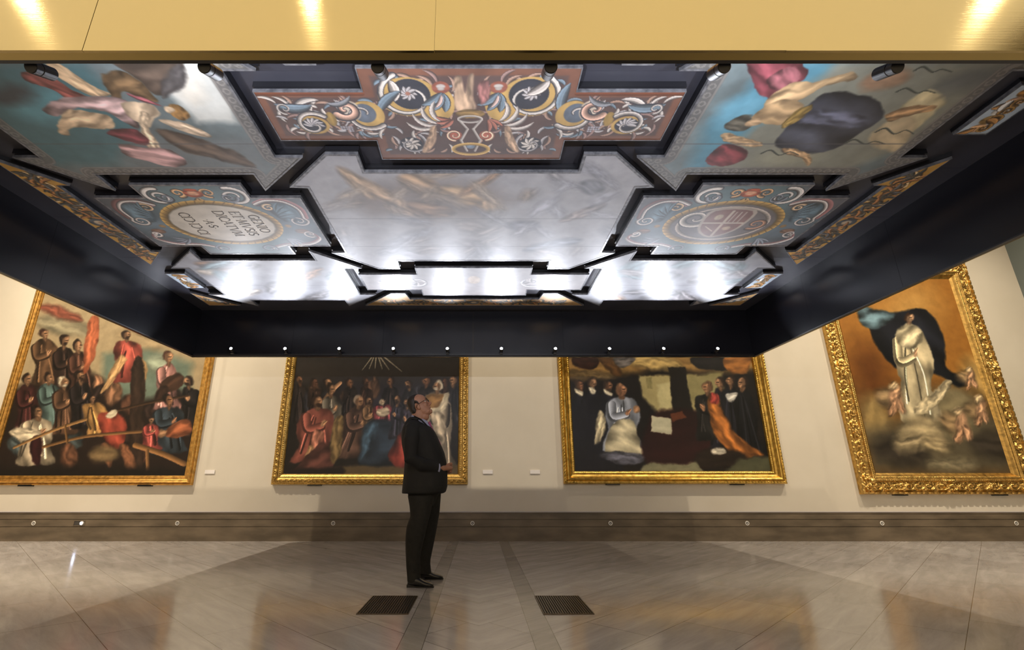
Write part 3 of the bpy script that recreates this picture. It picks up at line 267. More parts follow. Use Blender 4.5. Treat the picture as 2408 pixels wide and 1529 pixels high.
 'gathering_scene': ((36,31,28),[('s',(52,46,44),[-323,292,-34,292,-33,246,-317,246],0,.073),('s',(54,50,60),[-237,242,-99,246,-88,137,-214,137],0,.178),('l',(150,140,122),[-186,296,-202,272],.012,.003),('l',(150,140,122),[-183,296,-190,274],.012,.003),('l',(150,140,122),[-179,296,-180,275],.012,.003),('l',(150,140,122),[-175,296,-167,274],.012,.003),('l',(150,140,122),[-172,296,-155,273],.012,.003),('l',(150,140,122),[-165,296,-133,270],.012,.003),('s',(44,36,34),[-313,245,-303,245,-295,239,-291,218,-292,202,-285,183,-300,181,-315,183,-314,206,-318,221,-318,239],.95,.014),('s',(58,56,64),[-67,228,-66,218,-70,212,-76,215,-81,224,-82,234,-79,240,-73,237],.95,.022),('s',(96,70,54),[-220,224,-221,215,-226,211,-231,215,-235,224,-233,232,-228,236,-223,232],.95,.022),('s',(58,56,64),[-277,217,-278,204,-285,198,-294,204,-299,217,-297,231,-290,237,-281,231],.95,.022),('s',(70,52,44),[-177,174,-185,165,-195,165,-202,173,-201,184,-194,193,-184,193,-177,185],.95,.021),('s',(58,56,64),[-214,189,-221,178,-230,176,-235,183,-234,197,-227,208,-218,211,-213,203],.95,.021),('s',(58,56,64),[-99,236,-102,228,-107,226,-111,230,-112,239,-108,246,-103,249,-99,244],.95,.022),('s',(70,52,44),[-100,182,-106,176,-113,176,-118,182,-117,190,-111,196,-104,196,-99,190],.95,.021),('s',(44,38,40),[-260,185,-265,174,-273,170,-281,176,-283,189,-279,201,-270,205,-263,198],.95,.021),('s',(96,70,54),[-271,233,-273,221,-280,216,-287,222,-290,235,-287,248,-280,252,-274,246],.95,.022),('s',(96,70,54),[-169,247,-171,236,-176,232,-181,237,-183,248,-182,258,-177,263,-172,258],.95,.022),('s',(70,52,44),[-155,203,-156,193,-162,187,-170,189,-176,198,-176,209,-170,215,-161,212],.95,.021),('s',(44,38,40),[-184,213,-186,199,-193,193,-201,199,-205,213,-203,227,-196,233,-188,227],.95,.022),('s',(70,52,44),[-95,191,-100,182,-110,179,-118,185,-120,196,-115,206,-105,208,-97,203],.95,.021),('s',(96,70,54),[-83,188,-87,176,-94,172,-100,178,-101,191,-97,203,-90,207,-84,201],.95,.021),('s',(96,70,54),[-42,199,-47,194,-52,194,-55,198,-53,205,-48,211,-43,211,-40,206],.95,.021),('s',(96,70,54),[-169,232,-178,224,-188,225,-195,233,-194,245,-186,253,-175,253,-168,244],.95,.022),('l',(67,56,53),[-306,234,-304,212,-300,186],.009,.019),('l',(22,18,17),[-309,229,-310,212,-310,184],.008,.022),('l',(67,56,53),[-306,240,-300,212,-299,186],.008,.024),('l',(22,18,17),[-304,233,-298,212,-295,192],.008,.019),('s',(93,64,44),[-305,246,-305,243,-307,241,-310,243,-311,246,-310,250,-308,252,-306,250],.5,.015),('s',(48,34,28),[-304,255,-306,250,-310,248,-314,250,-317,255,-315,260,-311,262,-307,260],.5,.015),('s',(150,104,72),[-303,252,-305,248,-309,248,-312,250,-312,255,-310,259,-306,259,-304,257],.5,.015),('s',(93,64,44),[-308,253,-309,250,-310,248,-311,250,-312,253,-312,256,-311,257,-309,256],.3,.022),('l',(60,41,28),[-308,254,-305,254],.008,.006),('s',(93,64,44),[-304,251,-304,251,-305,250,-307,251,-307,251,-307,251,-306,252,-305,251],.2,.015),('s',(48,34,28),[-304,250,-304,248,-306,247,-309,248,-310,250,-309,252,-307,252,-305,252],.5,.015),('s',(58,40,32),[-285,241,-275,241,-267,235,-264,215,-265,198,-258,179,-273,177,-288,179,-286,202,-291,217,-290,235],.95,.014),('l',(87,62,50),[-283,230,-284,208,-286,182],.008,.019),('l',(29,20,16),[-282,231,-282,208,-284,188],.013,.024),('l',(87,62,50),[-277,234,-268,208,-266,181],.014,.014),('l',(29,20,16),[-283,233,-286,208,-286,187],.008,.021),('s',(74,49,35),[-277,242,-277,239,-279,237,-282,239,-283,242,-283,246,-281,248,-278,246],.5,.015),('s',(48,34,28),[-276,251,-278,246,-282,244,-287,246,-289,251,-288,257,-283,259,-279,257],.5,.015),('s',(120,80,58),[-275,249,-277,245,-280,244,-283,246,-284,251,-282,255,-279,256,-276,253],.5,.015),('s',(74,49,35),[-280,249,-281,246,-282,244,-283,246,-284,249,-284,252,-283,254,-281,252],.3,.022),('l',(48,32,23),[-280,251,-277,251],.008,.006),('s',(74,49,35),[-276,247,-277,247,-278,246,-279,247,-279,247,-279,248,-278,248,-277,248],.2,.015),('s',(40,38,42),[-264,241,-254,241,-249,234,-243,217,-243,197,-237,178,-252,176,-267,178,-265,203,-269,217,-269,234],.95,.014),('l',(62,59,64),[-255,232,-251,207,-247,188],.011,.016),('l',(20,19,21),[-257,235,-250,207,-250,189],.013,.02),('l',(62,59,64),[-258,232,-257,207,-255,182],.011,.02),('l',(20,19,21),[-259,228,-262,207,-259,186],.012,.02),('s',(106,79,57),[-255,242,-256,238,-258,236,-260,238,-262,242,-261,246,-259,247,-257,246],.5,.015),('s',(48,34,28),[-255,251,-256,245,-260,243,-265,245,-267,251,-266,256,-262,258,-257,256],.5,.015),('s',(172,128,92),[-254,248,-255,244,-259,243,-262,245,-263,250,-261,254,-258,255,-255,253],.5,.015),('s',(106,79,57),[-259,248,-259,245,-260,244,-262,245,-263,248,-263,252,-261,253,-260,252],.3,.022),('l',(68,51,36),[-259,250,-255,250],.008,.006),('s',(106,79,57),[-255,246,-255,246,-256,246,-257,246,-258,246,-257,247,-256,247,-255,247],.2,.015),('s',(44,36,34),[-225,242,-216,242,-209,236,-205,215,-206,199,-200,180,-215,178,-230,180,-227,202,-232,218,-231,236],.95,.014),('l',(67,56,53),[-221,234,-222,208,-221,189],.009,.019),('l',(22,18,17),[-221,233,-221,208,-221,189],.013,.022),('l',(67,56,53),[-221,227,-223,208,-220,191],.014,.015),('l',(22,18,17),[-223,226,-230,208,-227,185],.011,.017),('s',(93,64,44),[-218,243,-218,240,-220,238,-222,240,-223,243,-223,247,-221,248,-219,247],.5,.015),('s',(48,34,28),[-217,252,-218,247,-222,245,-227,247,-229,252,-227,257,-223,259,-219,257],.5,.015),('s',(150,104,72),[-216,250,-217,246,-220,244,-223,246,-224,250,-223,254,-220,256,-217,254],.5,.015),('s',(93,64,44),[-221,250,-221,246,-222,245,-224,246,-224,250,-224,253,-223,254,-222,253],.3,.022),('l',(60,41,28),[-221,251,-217,251],.008,.006),('s',(93,64,44),[-217,248,-217,247,-218,247,-219,247,-220,248,-219,248,-218,248,-217,248],.2,.015),('s',(58,40,32),[-198,241,-188,241,-181,235,-178,219,-179,198,-173,179,-188,177,-203,179,-201,204,-204,218,-202,235],.95,.014),('l',(87,62,50),[-196,236,-201,208,-198,181],.01,.022),('l',(29,20,16),[-191,224,-190,208,-188,188],.012,.014),('l',(87,62,50),[-193,227,-193,208,-192,186],.014,.019),('l',(29,20,16),[-190,232,-189,208,-184,187],.009,.015),('s',(74,49,35),[-190,243,-191,239,-193,237,-195,239,-196,243,-195,246,-193,248,-191,246],.5,.015),('s',(48,34,28),[-189,251,-191,246,-195,244,-199,246,-202,251,-200,257,-196,259,-191,257],.5,.015),('s',(120,80,58),[-188,250,-189,245,-192,244,-195,245,-197,250,-196,254,-193,256,-190,254],.5,.015),('s',(74,49,35),[-193,249,-194,246,-195,245,-196,246,-197,249,-197,252,-195,254,-194,252],.3,.022),('l',(48,32,23),[-193,251,-190,251],.008,.006),('s',(74,49,35),[-189,247,-189,247,-190,247,-192,247,-192,247,-192,248,-191,248,-190,248],.2,.015),('s',(48,34,28),[-189,246,-190,244,-192,243,-194,244,-195,246,-194,248,-192,249,-190,248],.5,.015),('s',(40,38,42),[-125,241,-115,241,-108,235,-105,218,-107,198,-101,179,-117,177,-131,179,-128,199,-132,217,-129,235],.95,.014),('l',(62,59,64),[-120,225,-122,207,-119,181],.013,.024),('l',(20,19,21),[-116,227,-112,207,-109,183],.013,.02),('l',(62,59,64),[-118,224,-117,207,-114,187],.007,.023),('l',(20,19,21),[-118,228,-117,207,-114,189],.011,.023),('s',(106,79,57),[-116,242,-117,238,-119,237,-122,238,-123,242,-122,246,-120,247,-118,246],.5,.015),('s',(48,34,28),[-112,251,-114,246,-118,243,-122,246,-125,251,-123,256,-119,258,-114,256],.5,.015),('s',(172,128,92),[-117,250,-117,246,-119,243,-123,244,-125,248,-125,253,-122,255,-119,254],.5,.015),('s',(106,79,57),[-116,249,-117,245,-118,244,-119,245,-120,249,-120,252,-118,253,-117,252],.3,.022),('l',(68,51,36),[-121,250,-124,250],.008,.006),('s',(106,79,57),[-121,247,-122,246,-123,246,-124,246,-124,247,-124,247,-123,247,-122,247],.2,.015),('s',(48,34,28),[-118,245,-119,243,-121,242,-123,243,-124,245,-123,247,-121,248,-119,247],.5,.015),('s',(44,36,34),[-95,244,-86,244,-78,238,-76,224,-78,201,-72,182,-88,180,-102,182,-99,202,-103,220,-100,238],.95,.014),('l',(67,56,53),[-90,230,-91,211,-89,193],.01,.017),('l',(22,18,17),[-88,233,-84,211,-83,183],.013,.022),('l',(67,56,53),[-86,228,-79,211,-77,191],.011,.022),('l',(22,18,17),[-87,228,-82,211,-81,187],.009,.021),('s',(93,64,44),[-87,245,-88,242,-90,240,-92,242,-93,245,-93,249,-90,251,-88,249],.5,.015),('s',(48,34,28),[-83,254,-84,249,-89,247,-93,249,-95,254,-93,260,-89,262,-85,260],.5,.015),('s',(150,104,72),[-87,254,-87,249,-89,247,-93,248,-96,251,-96,256,-93,259,-90,258],.5,.015),('s',(93,64,44),[-87,252,-87,249,-89,247,-90,249,-91,252,-90,255,-89,257,-87,255],.3,.022),('l',(60,41,28),[-91,253,-94,254],.008,.006),('s',(93,64,44),[-92,250,-92,250,-93,249,-94,250,-95,250,-94,251,-93,251,-92,251],.2,.015),('s',(58,40,32),[-64,243,-55,243,-47,236,-45,220,-47,199,-42,180,-57,178,-72,180,-68,205,-72,219,-68,236],.95,.014),('l',(87,62,50),[-56,236,-51,209,-51,183],.011,.017),('l',(29,20,16),[-62,237,-67,209,-68,185],.012,.017),('l',(87,62,50),[-56,237,-52,209,-51,191],.007,.016),('l',(29,20,16),[-56,235,-55,209,-51,187],.01,.02),('s',(74,49,35),[-56,244,-57,240,-59,239,-61,240,-62,244,-61,247,-59,249,-57,247],.5,.015),('s',(48,34,28),[-51,252,-53,247,-57,245,-61,247,-63,252,-62,257,-58,259,-53,257],.5,.015),('s',(120,80,58),[-56,251,-56,247,-59,245,-62,246,-64,250,-63,254,-61,256,-57,255],.5,.015),('s',(74,49,35),[-56,250,-56,247,-57,246,-59,247,-59,250,-59,253,-57,254,-56,253],.3,.022),('l',(48,32,23),[-60,251,-63,251],.008,.006),('s',(74,49,35),[-60,248,-61,248,-62,247,-63,248,-63,248,-63,249,-62,249,-61,249],.2,.015),('s',(40,38,42),[-50,245,-39,245,-35,239,-31,223,-33,202,-28,183,-43,181,-58,183,-54,207,-57,221,-54,239],.95,.014),('l',(62,59,64),[-45,232,-45,212,-47,191],.009,.017),('l',(20,19,21),[-44,236,-46,212,-44,186],.012,.023),('l',(62,59,64),[-41,231,-36,212,-35,188],.01,.023),('l',(20,19,21),[-41,240,-38,212,-34,194],.01,.023),('s',(106,79,57),[-41,246,-42,242,-44,240,-47,242,-48,246,-47,251,-44,252,-42,251],.5,.015),('s',(48,34,28),[-36,256,-38,250,-43,248,-47,250,-50,256,-48,262,-43,265,-38,262],.5,.015),('s',(172,128,92),[-41,255,-42,250,-45,247,-48,249,-51,254,-50,259,-47,261,-43,260],.5,.015),('s',(106,79,57),[-40,254,-41,250,-43,249,-44,250,-45,254,-44,257,-43,259,-41,257],.3,.022),('l',(68,51,36),[-45,255,-49,255],.008,.006),('s',(106,79,57),[-46,252,-46,251,-48,251,-49,251,-49,252,-49,252,-48,252,-46,252],.2,.015),('s',(44,36,34),[-157,244,-147,244,-141,238,-137,222,-138,201,-133,182,-148,180,-162,182,-160,207,-164,220,-162,238],.95,.014),('l',(67,56,53),[-150,228,-150,211,-147,184],.013,.016),('l',(22,18,17),[-148,228,-142,211,-142,187],.01,.02),('l',(67,56,53),[-150,232,-149,211,-145,184],.011,.015),('l',(22,18,17),[-153,239,-154,211,-153,193],.011,.017),('s',(93,64,44),[-149,245,-149,242,-151,240,-154,242,-155,245,-154,249,-152,251,-150,249],.5,.015),('s',(48,34,28),[-144,254,-146,249,-150,247,-155,249,-157,254,-155,259,-151,262,-146,259],.5,.015),('s',(150,104,72),[-149,252,-150,248,-153,246,-156,248,-158,253,-156,257,-153,259,-150,257],.5,.015),('s',(93,64,44),[-149,252,-149,249,-150,247,-152,249,-152,252,-152,255,-151,256,-149,255],.3,.022),('l',(60,41,28),[-153,253,-156,253],.008,.006),('s',(93,64,44),[-153,250,-154,250,-155,249,-156,250,-156,250,-156,251,-155,251,-154,251],.2,.015),('l',(176,132,96),[-261,220,-250,238,-238,250],.051,.029),('s',(112,104,92),[-258,228,-246,228,-239,221,-232,197,-233,176,-225,153,-245,151,-262,153,-260,183,-265,200,-264,221],.95,.014),('l',(162,151,134),[-250,221,-246,188,-242,157],.01,.021),('l',(56,52,46),[-253,208,-252,188,-255,166],.013,.018),('l',(162,151,134),[-256,220,-257,188,-259,162],.011,.016),('l',(56,52,46),[-254,217,-255,188,-255,157],.01,.018),('s',(109,81,59),[-248,230,-249,225,-251,224,-254,225,-255,230,-255,234,-252,236,-250,234],.5,.014),('s',(50,36,28),[-247,240,-249,234,-254,231,-259,234,-262,240,-261,246,-256,249,-250,246],.5,.015),('s',(176,132,96),[-246,236,-249,232,-253,231,-256,235,-256,240,-254,244,-250,245,-247,242],.5,.015),('s',(109,81,59),[-252,237,-253,234,-254,232,-256,234,-257,237,-256,241,-255,243,-253,241],.3,.022),('l',(70,52,38),[-252,239,-248,239],.008,.006),('s',(109,81,59),[-247,235,-248,235,-249,234,-250,235,-251,235,-250,236,-249,236,-248,236],.2,.014),('l',(56,52,46),[-261,215,-257,198,-246,201],.072,.059),('l',(117,109,96),[-260,217,-256,200,-246,203],.059,.046),('s',(176,132,96),[-242,204,-244,201,-247,201,-248,204,-248,207,-245,210,-242,210,-241,208],.5,.014),('l',(176,132,96),[-244,206,-242,210],.014,.009),('s',(150,84,70),[-279,207,-267,207,-248,198,-243,176,-247,146,-237,120,-273,118,-307,120,-297,149,-306,173,-296,198],.95,.014),('l',(216,123,104),[-262,184,-255,160,-252,130],.014,.015),('l',(75,42,35),[-274,191,-278,160,-281,128],.008,.019),('l',(216,123,104),[-278,194,-289,160,-293,133],.011,.018),('l',(75,42,35),[-278,192,-286,160,-293,133],.009,.018),('s',(109,81,59),[-269,209,-269,204,-272,202,-275,204,-277,209,-276,214,-274,216,-270,214],.5,.014),('s',(52,34,26),[-268,220,-270,213,-275,210,-281,213,-285,220,-283,227,-277,230,-271,227],.5,.014),('s',(176,132,96),[-267,217,-269,211,-274,210,-277,213,-278,219,-276,224,-271,226,-268,223],.5,.014),('s',(109,81,59),[-273,217,-274,213,-275,211,-277,213,-279,217,-278,221,-277,223,-275,221],.3,.022),('l',(70,52,38),[-273,219,-269,219],.008,.006),('s',(109,81,59),[-268,215,-268,214,-270,214,-271,214,-272,215,-271,215,-270,216,-268,215],.2,.014),('s',(52,34,26),[-267,213,-268,210,-271,209,-274,210,-276,213,-275,216,-272,217,-269,216],.5,.014),('l',(75,42,35),[-292,192,-285,172,-263,175],.081,.066),('l',(157,88,73),[-289,193,-283,174,-263,178],.066,.052),('s',(176,132,96),[-257,179,-260,176,-263,176,-265,178,-264,182,-261,186,-258,186,-256,183],.5,.014),('l',(176,132,96),[-260,181,-255,185],.016,.01),('s',(170,110,88),[-275,171,-258,164,-263,130,-274,110,-281,137],.9,.014),('s',(168,128,88),[-283,143,-272,137,-279,107,-286,110],.6,.014),('s',(96,58,50),[-260,150,-243,137,-238,110,-252,102,-307,102,-295,112],.8,.014),('s',(98,72,60),[-209,207,-197,207,-182,199,-181,173,-186,151,-180,126,-210,124,-238,126,-228,157,-234,176,-223,199],.95,.014),('l',(143,106,90),[-205,188,-214,163,-223,141],.007,.021),('l',(49,36,30),[-203,195,-210,163,-215,137],.011,.018),('l',(143,106,90),[-208,193,-217,163,-228,131],.012,.023),('l',(49,36,30),[-203,195,-207,163,-214,141],.012,.016),('s',(109,81,59),[-199,208,-200,203,-202,201,-205,203,-207,208,-206,213,-203,215,-200,213],.5,.014),('s',(150,130,112),[-198,220,-200,213,-205,210,-211,213,-214,220,-212,226,-207,229,-201,226],.5,.014),('s',(176,132,96),[-197,216,-199,211,-203,210,-207,213,-208,218,-206,224,-201,225,-197,222],.5,.014),('s',(109,81,59),[-203,217,-204,212,-205,211,-207,212,-208,217,-208,221,-206,223,-204,221],.3,.022),('l',(70,52,38),[-203,218,-198,219],.008,.006),('s',(109,81,59),[-198,214,-198,214,-200,213,-201,214,-202,214,-201,215,-200,215,-198,215],.2,.014),('l',(49,36,30),[-219,193,-214,174,-195,177],.08,.065),('l',(102,75,63),[-217,194,-212,177,-195,180],.065,.051),('s',(176,132,96),[-190,181,-192,178,-195,177,-197,180,-196,184,-193,187,-190,187,-189,185],.5,.014),('l',(176,132,96),[-192,182,-189,187],.016,.01),('s',(128,104,66),[-242,188,-228,192,-228,137,-240,116,-246,150],.7,.014),('s',(120,92,66),[-191,212,-182,212,-177,206,-175,194,-175,174,-170,158,-182,156,-193,158,-191,175,-194,191,-194,206],.95,.014),('l',(174,134,98),[-183,197,-183,183,-178,165],.011,.024),('l',(60,46,33),[-183,208,-180,183,-175,165],.013,.022),('l',(174,134,98),[-185,198,-181,183,-181,160],.012,.017),('l',(60,46,33),[-184,200,-178,183,-179,167],.007,.018),('s',(109,81,59),[-183,213,-184,209,-186,208,-188,209,-189,213,-188,216,-186,218,-184,216],.5,.014),('s',(50,36,28),[-182,221,-184,216,-188,214,-192,216,-194,221,-193,226,-189,228,-184,226],.5,.014),('s',(176,132,96),[-181,219,-182,215,-185,214,-188,216,-190,220,-189,224,-186,225,-183,224],.5,.014),('s',(109,81,59),[-186,219,-186,216,-188,215,-189,216,-190,219,-189,222,-188,223,-187,222],.3,.022),('l',(70,52,38),[-186,220,-183,220],.008,.006),('s',(109,81,59),[-182,217,-183,217,-183,217,-184,217,-185,217,-185,218,-184,218,-183,218],.2,.014),('s',(50,36,28),[-182,216,-183,214,-185,213,-187,214,-188,216,-187,218,-185,219,-183,218],.5,.014),('l',(60,46,33),[-192,202,-189,190,-182,192],.059,.048),('l',(126,96,69),[-191,204,-189,192,-182,194],.048,.037),('s',(176,132,96),[-179,194,-181,192,-184,192,-185,194,-184,197,-182,199,-180,199,-179,197],.5,.014),('l',(176,132,96),[-182,196,-180,199],.012,.007),('s',(140,66,72),[-164,214,-159,214,-148,210,-143,201,-145,186,-138,173,-159,172,-178,173,-174,187,-178,198,-176,210],.95,.014),('l',(202,98,106),[-157,209,-149,192,-148,181],.01,.022),('l',(70,33,36),[-161,207,-157,192,-159,180],.013,.019),('l',(202,98,106),[-163,208,-167,192,-166,177],.01,.019),('l',(70,33,36),[-159,204,-155,192,-155,179],.012,.021),('s',(127,109,90),[-160,215,-160,213,-161,212,-163,213,-163,215,-163,217,-162,218,-160,217],.5,.014),('s',(186,170,140),[-159,220,-160,217,-162,216,-165,217,-167,220,-166,223,-163,225,-160,223],.5,.014),('s',(206,176,146),[-158,218,-160,216,-162,216,-164,217,-164,220,-162,222,-160,223,-158,221],.5,.014),('s',(127,109,90),[-161,219,-162,217,-162,216,-163,217,-164,219,-164,221,-163,222,-162,221],.3,.022),('l',(82,70,58),[-161,220,-159,220],.008,.006),('s',(127,109,90),[-159,218,-159,217,-160,217,-160,217,-161,218,-160,218,-160,218,-159,218],.2,.014),('s',(186,170,140),[-159,217,-159,216,-161,215,-162,216,-163,217,-162,218,-161,219,-159,218],.5,.014),('l',(70,33,36),[-173,207,-170,198,-157,199],.037,.031),('l',(147,69,75),[-171,208,-168,199,-157,201],.031,.024),('s',(206,176,146),[-154,201,-155,200,-156,199,-157,201,-157,203,-155,204,-154,204,-153,203],.5,.014),('l',(206,176,146),[-155,202,-152,204],.008,.005),('s',(190,172,146),[-169,208,-154,208,-149,199,-160,192,-172,198],.8,.014),('s',(50,64,80),[-184,185,-140,186,-104,164,-99,130,-143,112,-194,112,-193,143],.9,.021),('s',(68,92,112),[-191,171,-168,181,-183,137,-194,120],.7,.035),('s',(50,48,60),[-143,213,-134,213,-130,207,-126,191,-127,175,-122,158,-135,157,-148,158,-145,178,-148,192,-146,207],.95,.014),('l',(76,73,90),[-139,206,-139,183,-139,163],.014,.024),('l',(25,24,30),[-138,204,-137,183,-137,164],.011,.018),('l',(76,73,90),[-135,199,-130,183,-129,162],.013,.017),('l',(25,24,30),[-135,207,-132,183,-127,165],.008,.017),('s',(109,81,59),[-136,214,-136,210,-138,209,-140,210,-141,214,-141,217,-139,219,-137,217],.5,.014),('s',(50,36,28),[-132,222,-133,217,-137,215,-141,217,-143,222,-141,226,-138,228,-134,226],.5,.014),('s',(176,132,96),[-136,220,-136,216,-139,215,-142,216,-144,220,-143,224,-140,226,-137,224],.5,.014),('s',(109,81,59),[-135,220,-136,217,-137,215,-138,217,-139,220,-139,222,-137,224,-136,222],.3,.022),('l',(70,52,38),[-139,221,-142,221],.008,.006),('s',(109,81,59),[-140,218,-140,217,-141,217,-142,217,-142,218,-142,218,-141,218,-140,218],.2,.014),('s',(50,36,28),[-137,217,-138,215,-140,214,-142,215,-143,217,-142,218,-140,219,-138,218],.5,.014),('l',(25,24,30),[-131,203,-131,191,-140,193],.056,.045),('l',(52,50,63),[-132,204,-132,192,-140,195],.046,.035),('s',(176,132,96),[-139,198,-138,195,-139,193,-141,193,-143,195,-144,198,-143,200,-141,200],.5,.014),('l',(176,132,96),[-141,196,-143,199],.011,.007),('s',(56,50,62),[-126,207,-117,207,-113,201,-108,184,-110,165,-104,146,-118,145,-131,146,-128,168,-132,184,-131,201],.95,.014),('l',(84,76,92),[-122,198,-123,174,-122,153],.011,.019),('l',(28,25,31),[-121,195,-121,174,-120,157],.012,.018),('l',(84,76,92),[-118,201,-114,174,-111,155],.012,.022),('l',(28,25,31),[-119,196,-115,174,-116,156],.014,.019),('s',(109,81,59),[-118,208,-119,204,-121,203,-123,204,-124,208,-123,212,-121,213,-119,212],.5,.014),('s',(50,36,28),[-114,217,-115,212,-120,210,-124,212,-126,217,-124,222,-120,224,-116,222],.5,.014),('s',(176,132,96),[-118,215,-119,211,-122,209,-125,211,-127,215,-126,219,-123,221,-120,220],.5,.014),('s',(109,81,59),[-118,215,-118,211,-120,210,-121,211,-122,215,-121,218,-120,219,-119,218],.3,.022),('l',(70,52,38),[-122,216,-125,216],.008,.006),('s',(109,81,59),[-123,213,-123,212,-124,212,-125,212,-126,213,-125,213,-124,213,-123,213],.2,.014),('s',(50,36,28),[-120,211,-120,209,-123,209,-125,209,-126,211,-125,213,-123,214,-121,213],.5,.014),('l',(28,25,31),[-113,196,-114,183,-123,185],.06,.049),('l',(58,52,65),[-114,198,-115,184,-123,187],.05,.039),('s',(176,132,96),[-122,190,-121,187,-121,185,-124,185,-126,187,-127,191,-126,193,-124,193],.5,.014),('l',(176,132,96),[-124,189,-126,192],.012,.008),('s',(128,52,42),[-143,142,-129,167,-115,171,-105,146,-106,107,-133,110,-149,124],1.1,.014),('s',(150,136,118),[-78,234,-67,234,-52,219,-43,180,-47,143,-36,104,-66,101,-94,104,-89,150,-96,182,-92,219],.95,.014),('l',(216,196,171),[-65,204,-52,162,-48,111],.013,.015),('l',(75,68,59),[-72,215,-69,162,-66,113],.012,.016),('l',(216,196,171),[-78,221,-80,162,-82,111],.008,.015),('l',(75,68,59),[-77,196,-85,162,-83,117],.013,.016),('s',(111,83,60),[-69,235,-70,231,-72,229,-75,231,-76,235,-75,240,-73,241,-70,240],.5,.014),('s',(196,182,160),[-64,245,-66,239,-71,237,-76,239,-78,245,-76,251,-71,254,-66,251],.5,.015),('s',(180,134,98),[-69,244,-70,239,-73,236,-77,238,-79,243,-78,248,-74,250,-71,248],.5,.015),('s',(111,83,60),[-69,243,-69,239,-71,237,-72,239,-73,243,-72,246,-71,248,-69,246],.3,.022),('l',(72,53,39),[-73,244,-77,244],.008,.006),('s',(111,83,60),[-74,240,-75,240,-76,240,-77,240,-78,240,-77,241,-76,241,-75,241],.2,.015),('s',(196,182,160),[-71,239,-72,237,-74,236,-77,237,-78,239,-77,241,-74,242,-72,241],.5,.015),('l',(75,68,59),[-55,209,-57,179,-77,185],.069,.056),('l',(157,142,123),[-57,212,-60,183,-77,189],.056,.044),('s',(180,134,98),[-77,194,-76,191,-77,189,-79,189,-82,191,-83,195,-82,197,-79,197],.5,.014),('l',(180,134,98),[-80,193,-84,200],.014,.009),('s',(200,186,160),[-83,213,-54,236,-57,205,-81,196],.7,.014),('s',(148,110,62),[-87,226,-62,231,-69,209,-88,209],.5,.014),('s',(176,160,138),[-82,199,-61,195,-54,164,-60,146,-75,171],.8,.014),('s',(104,86,56),[-235,111,-25,114,-25,95,-234,97],.1,.021),('s',(40,30,28),[-322,107,-226,112,-217,104,-224,97,-321,97],.1,.028)]),
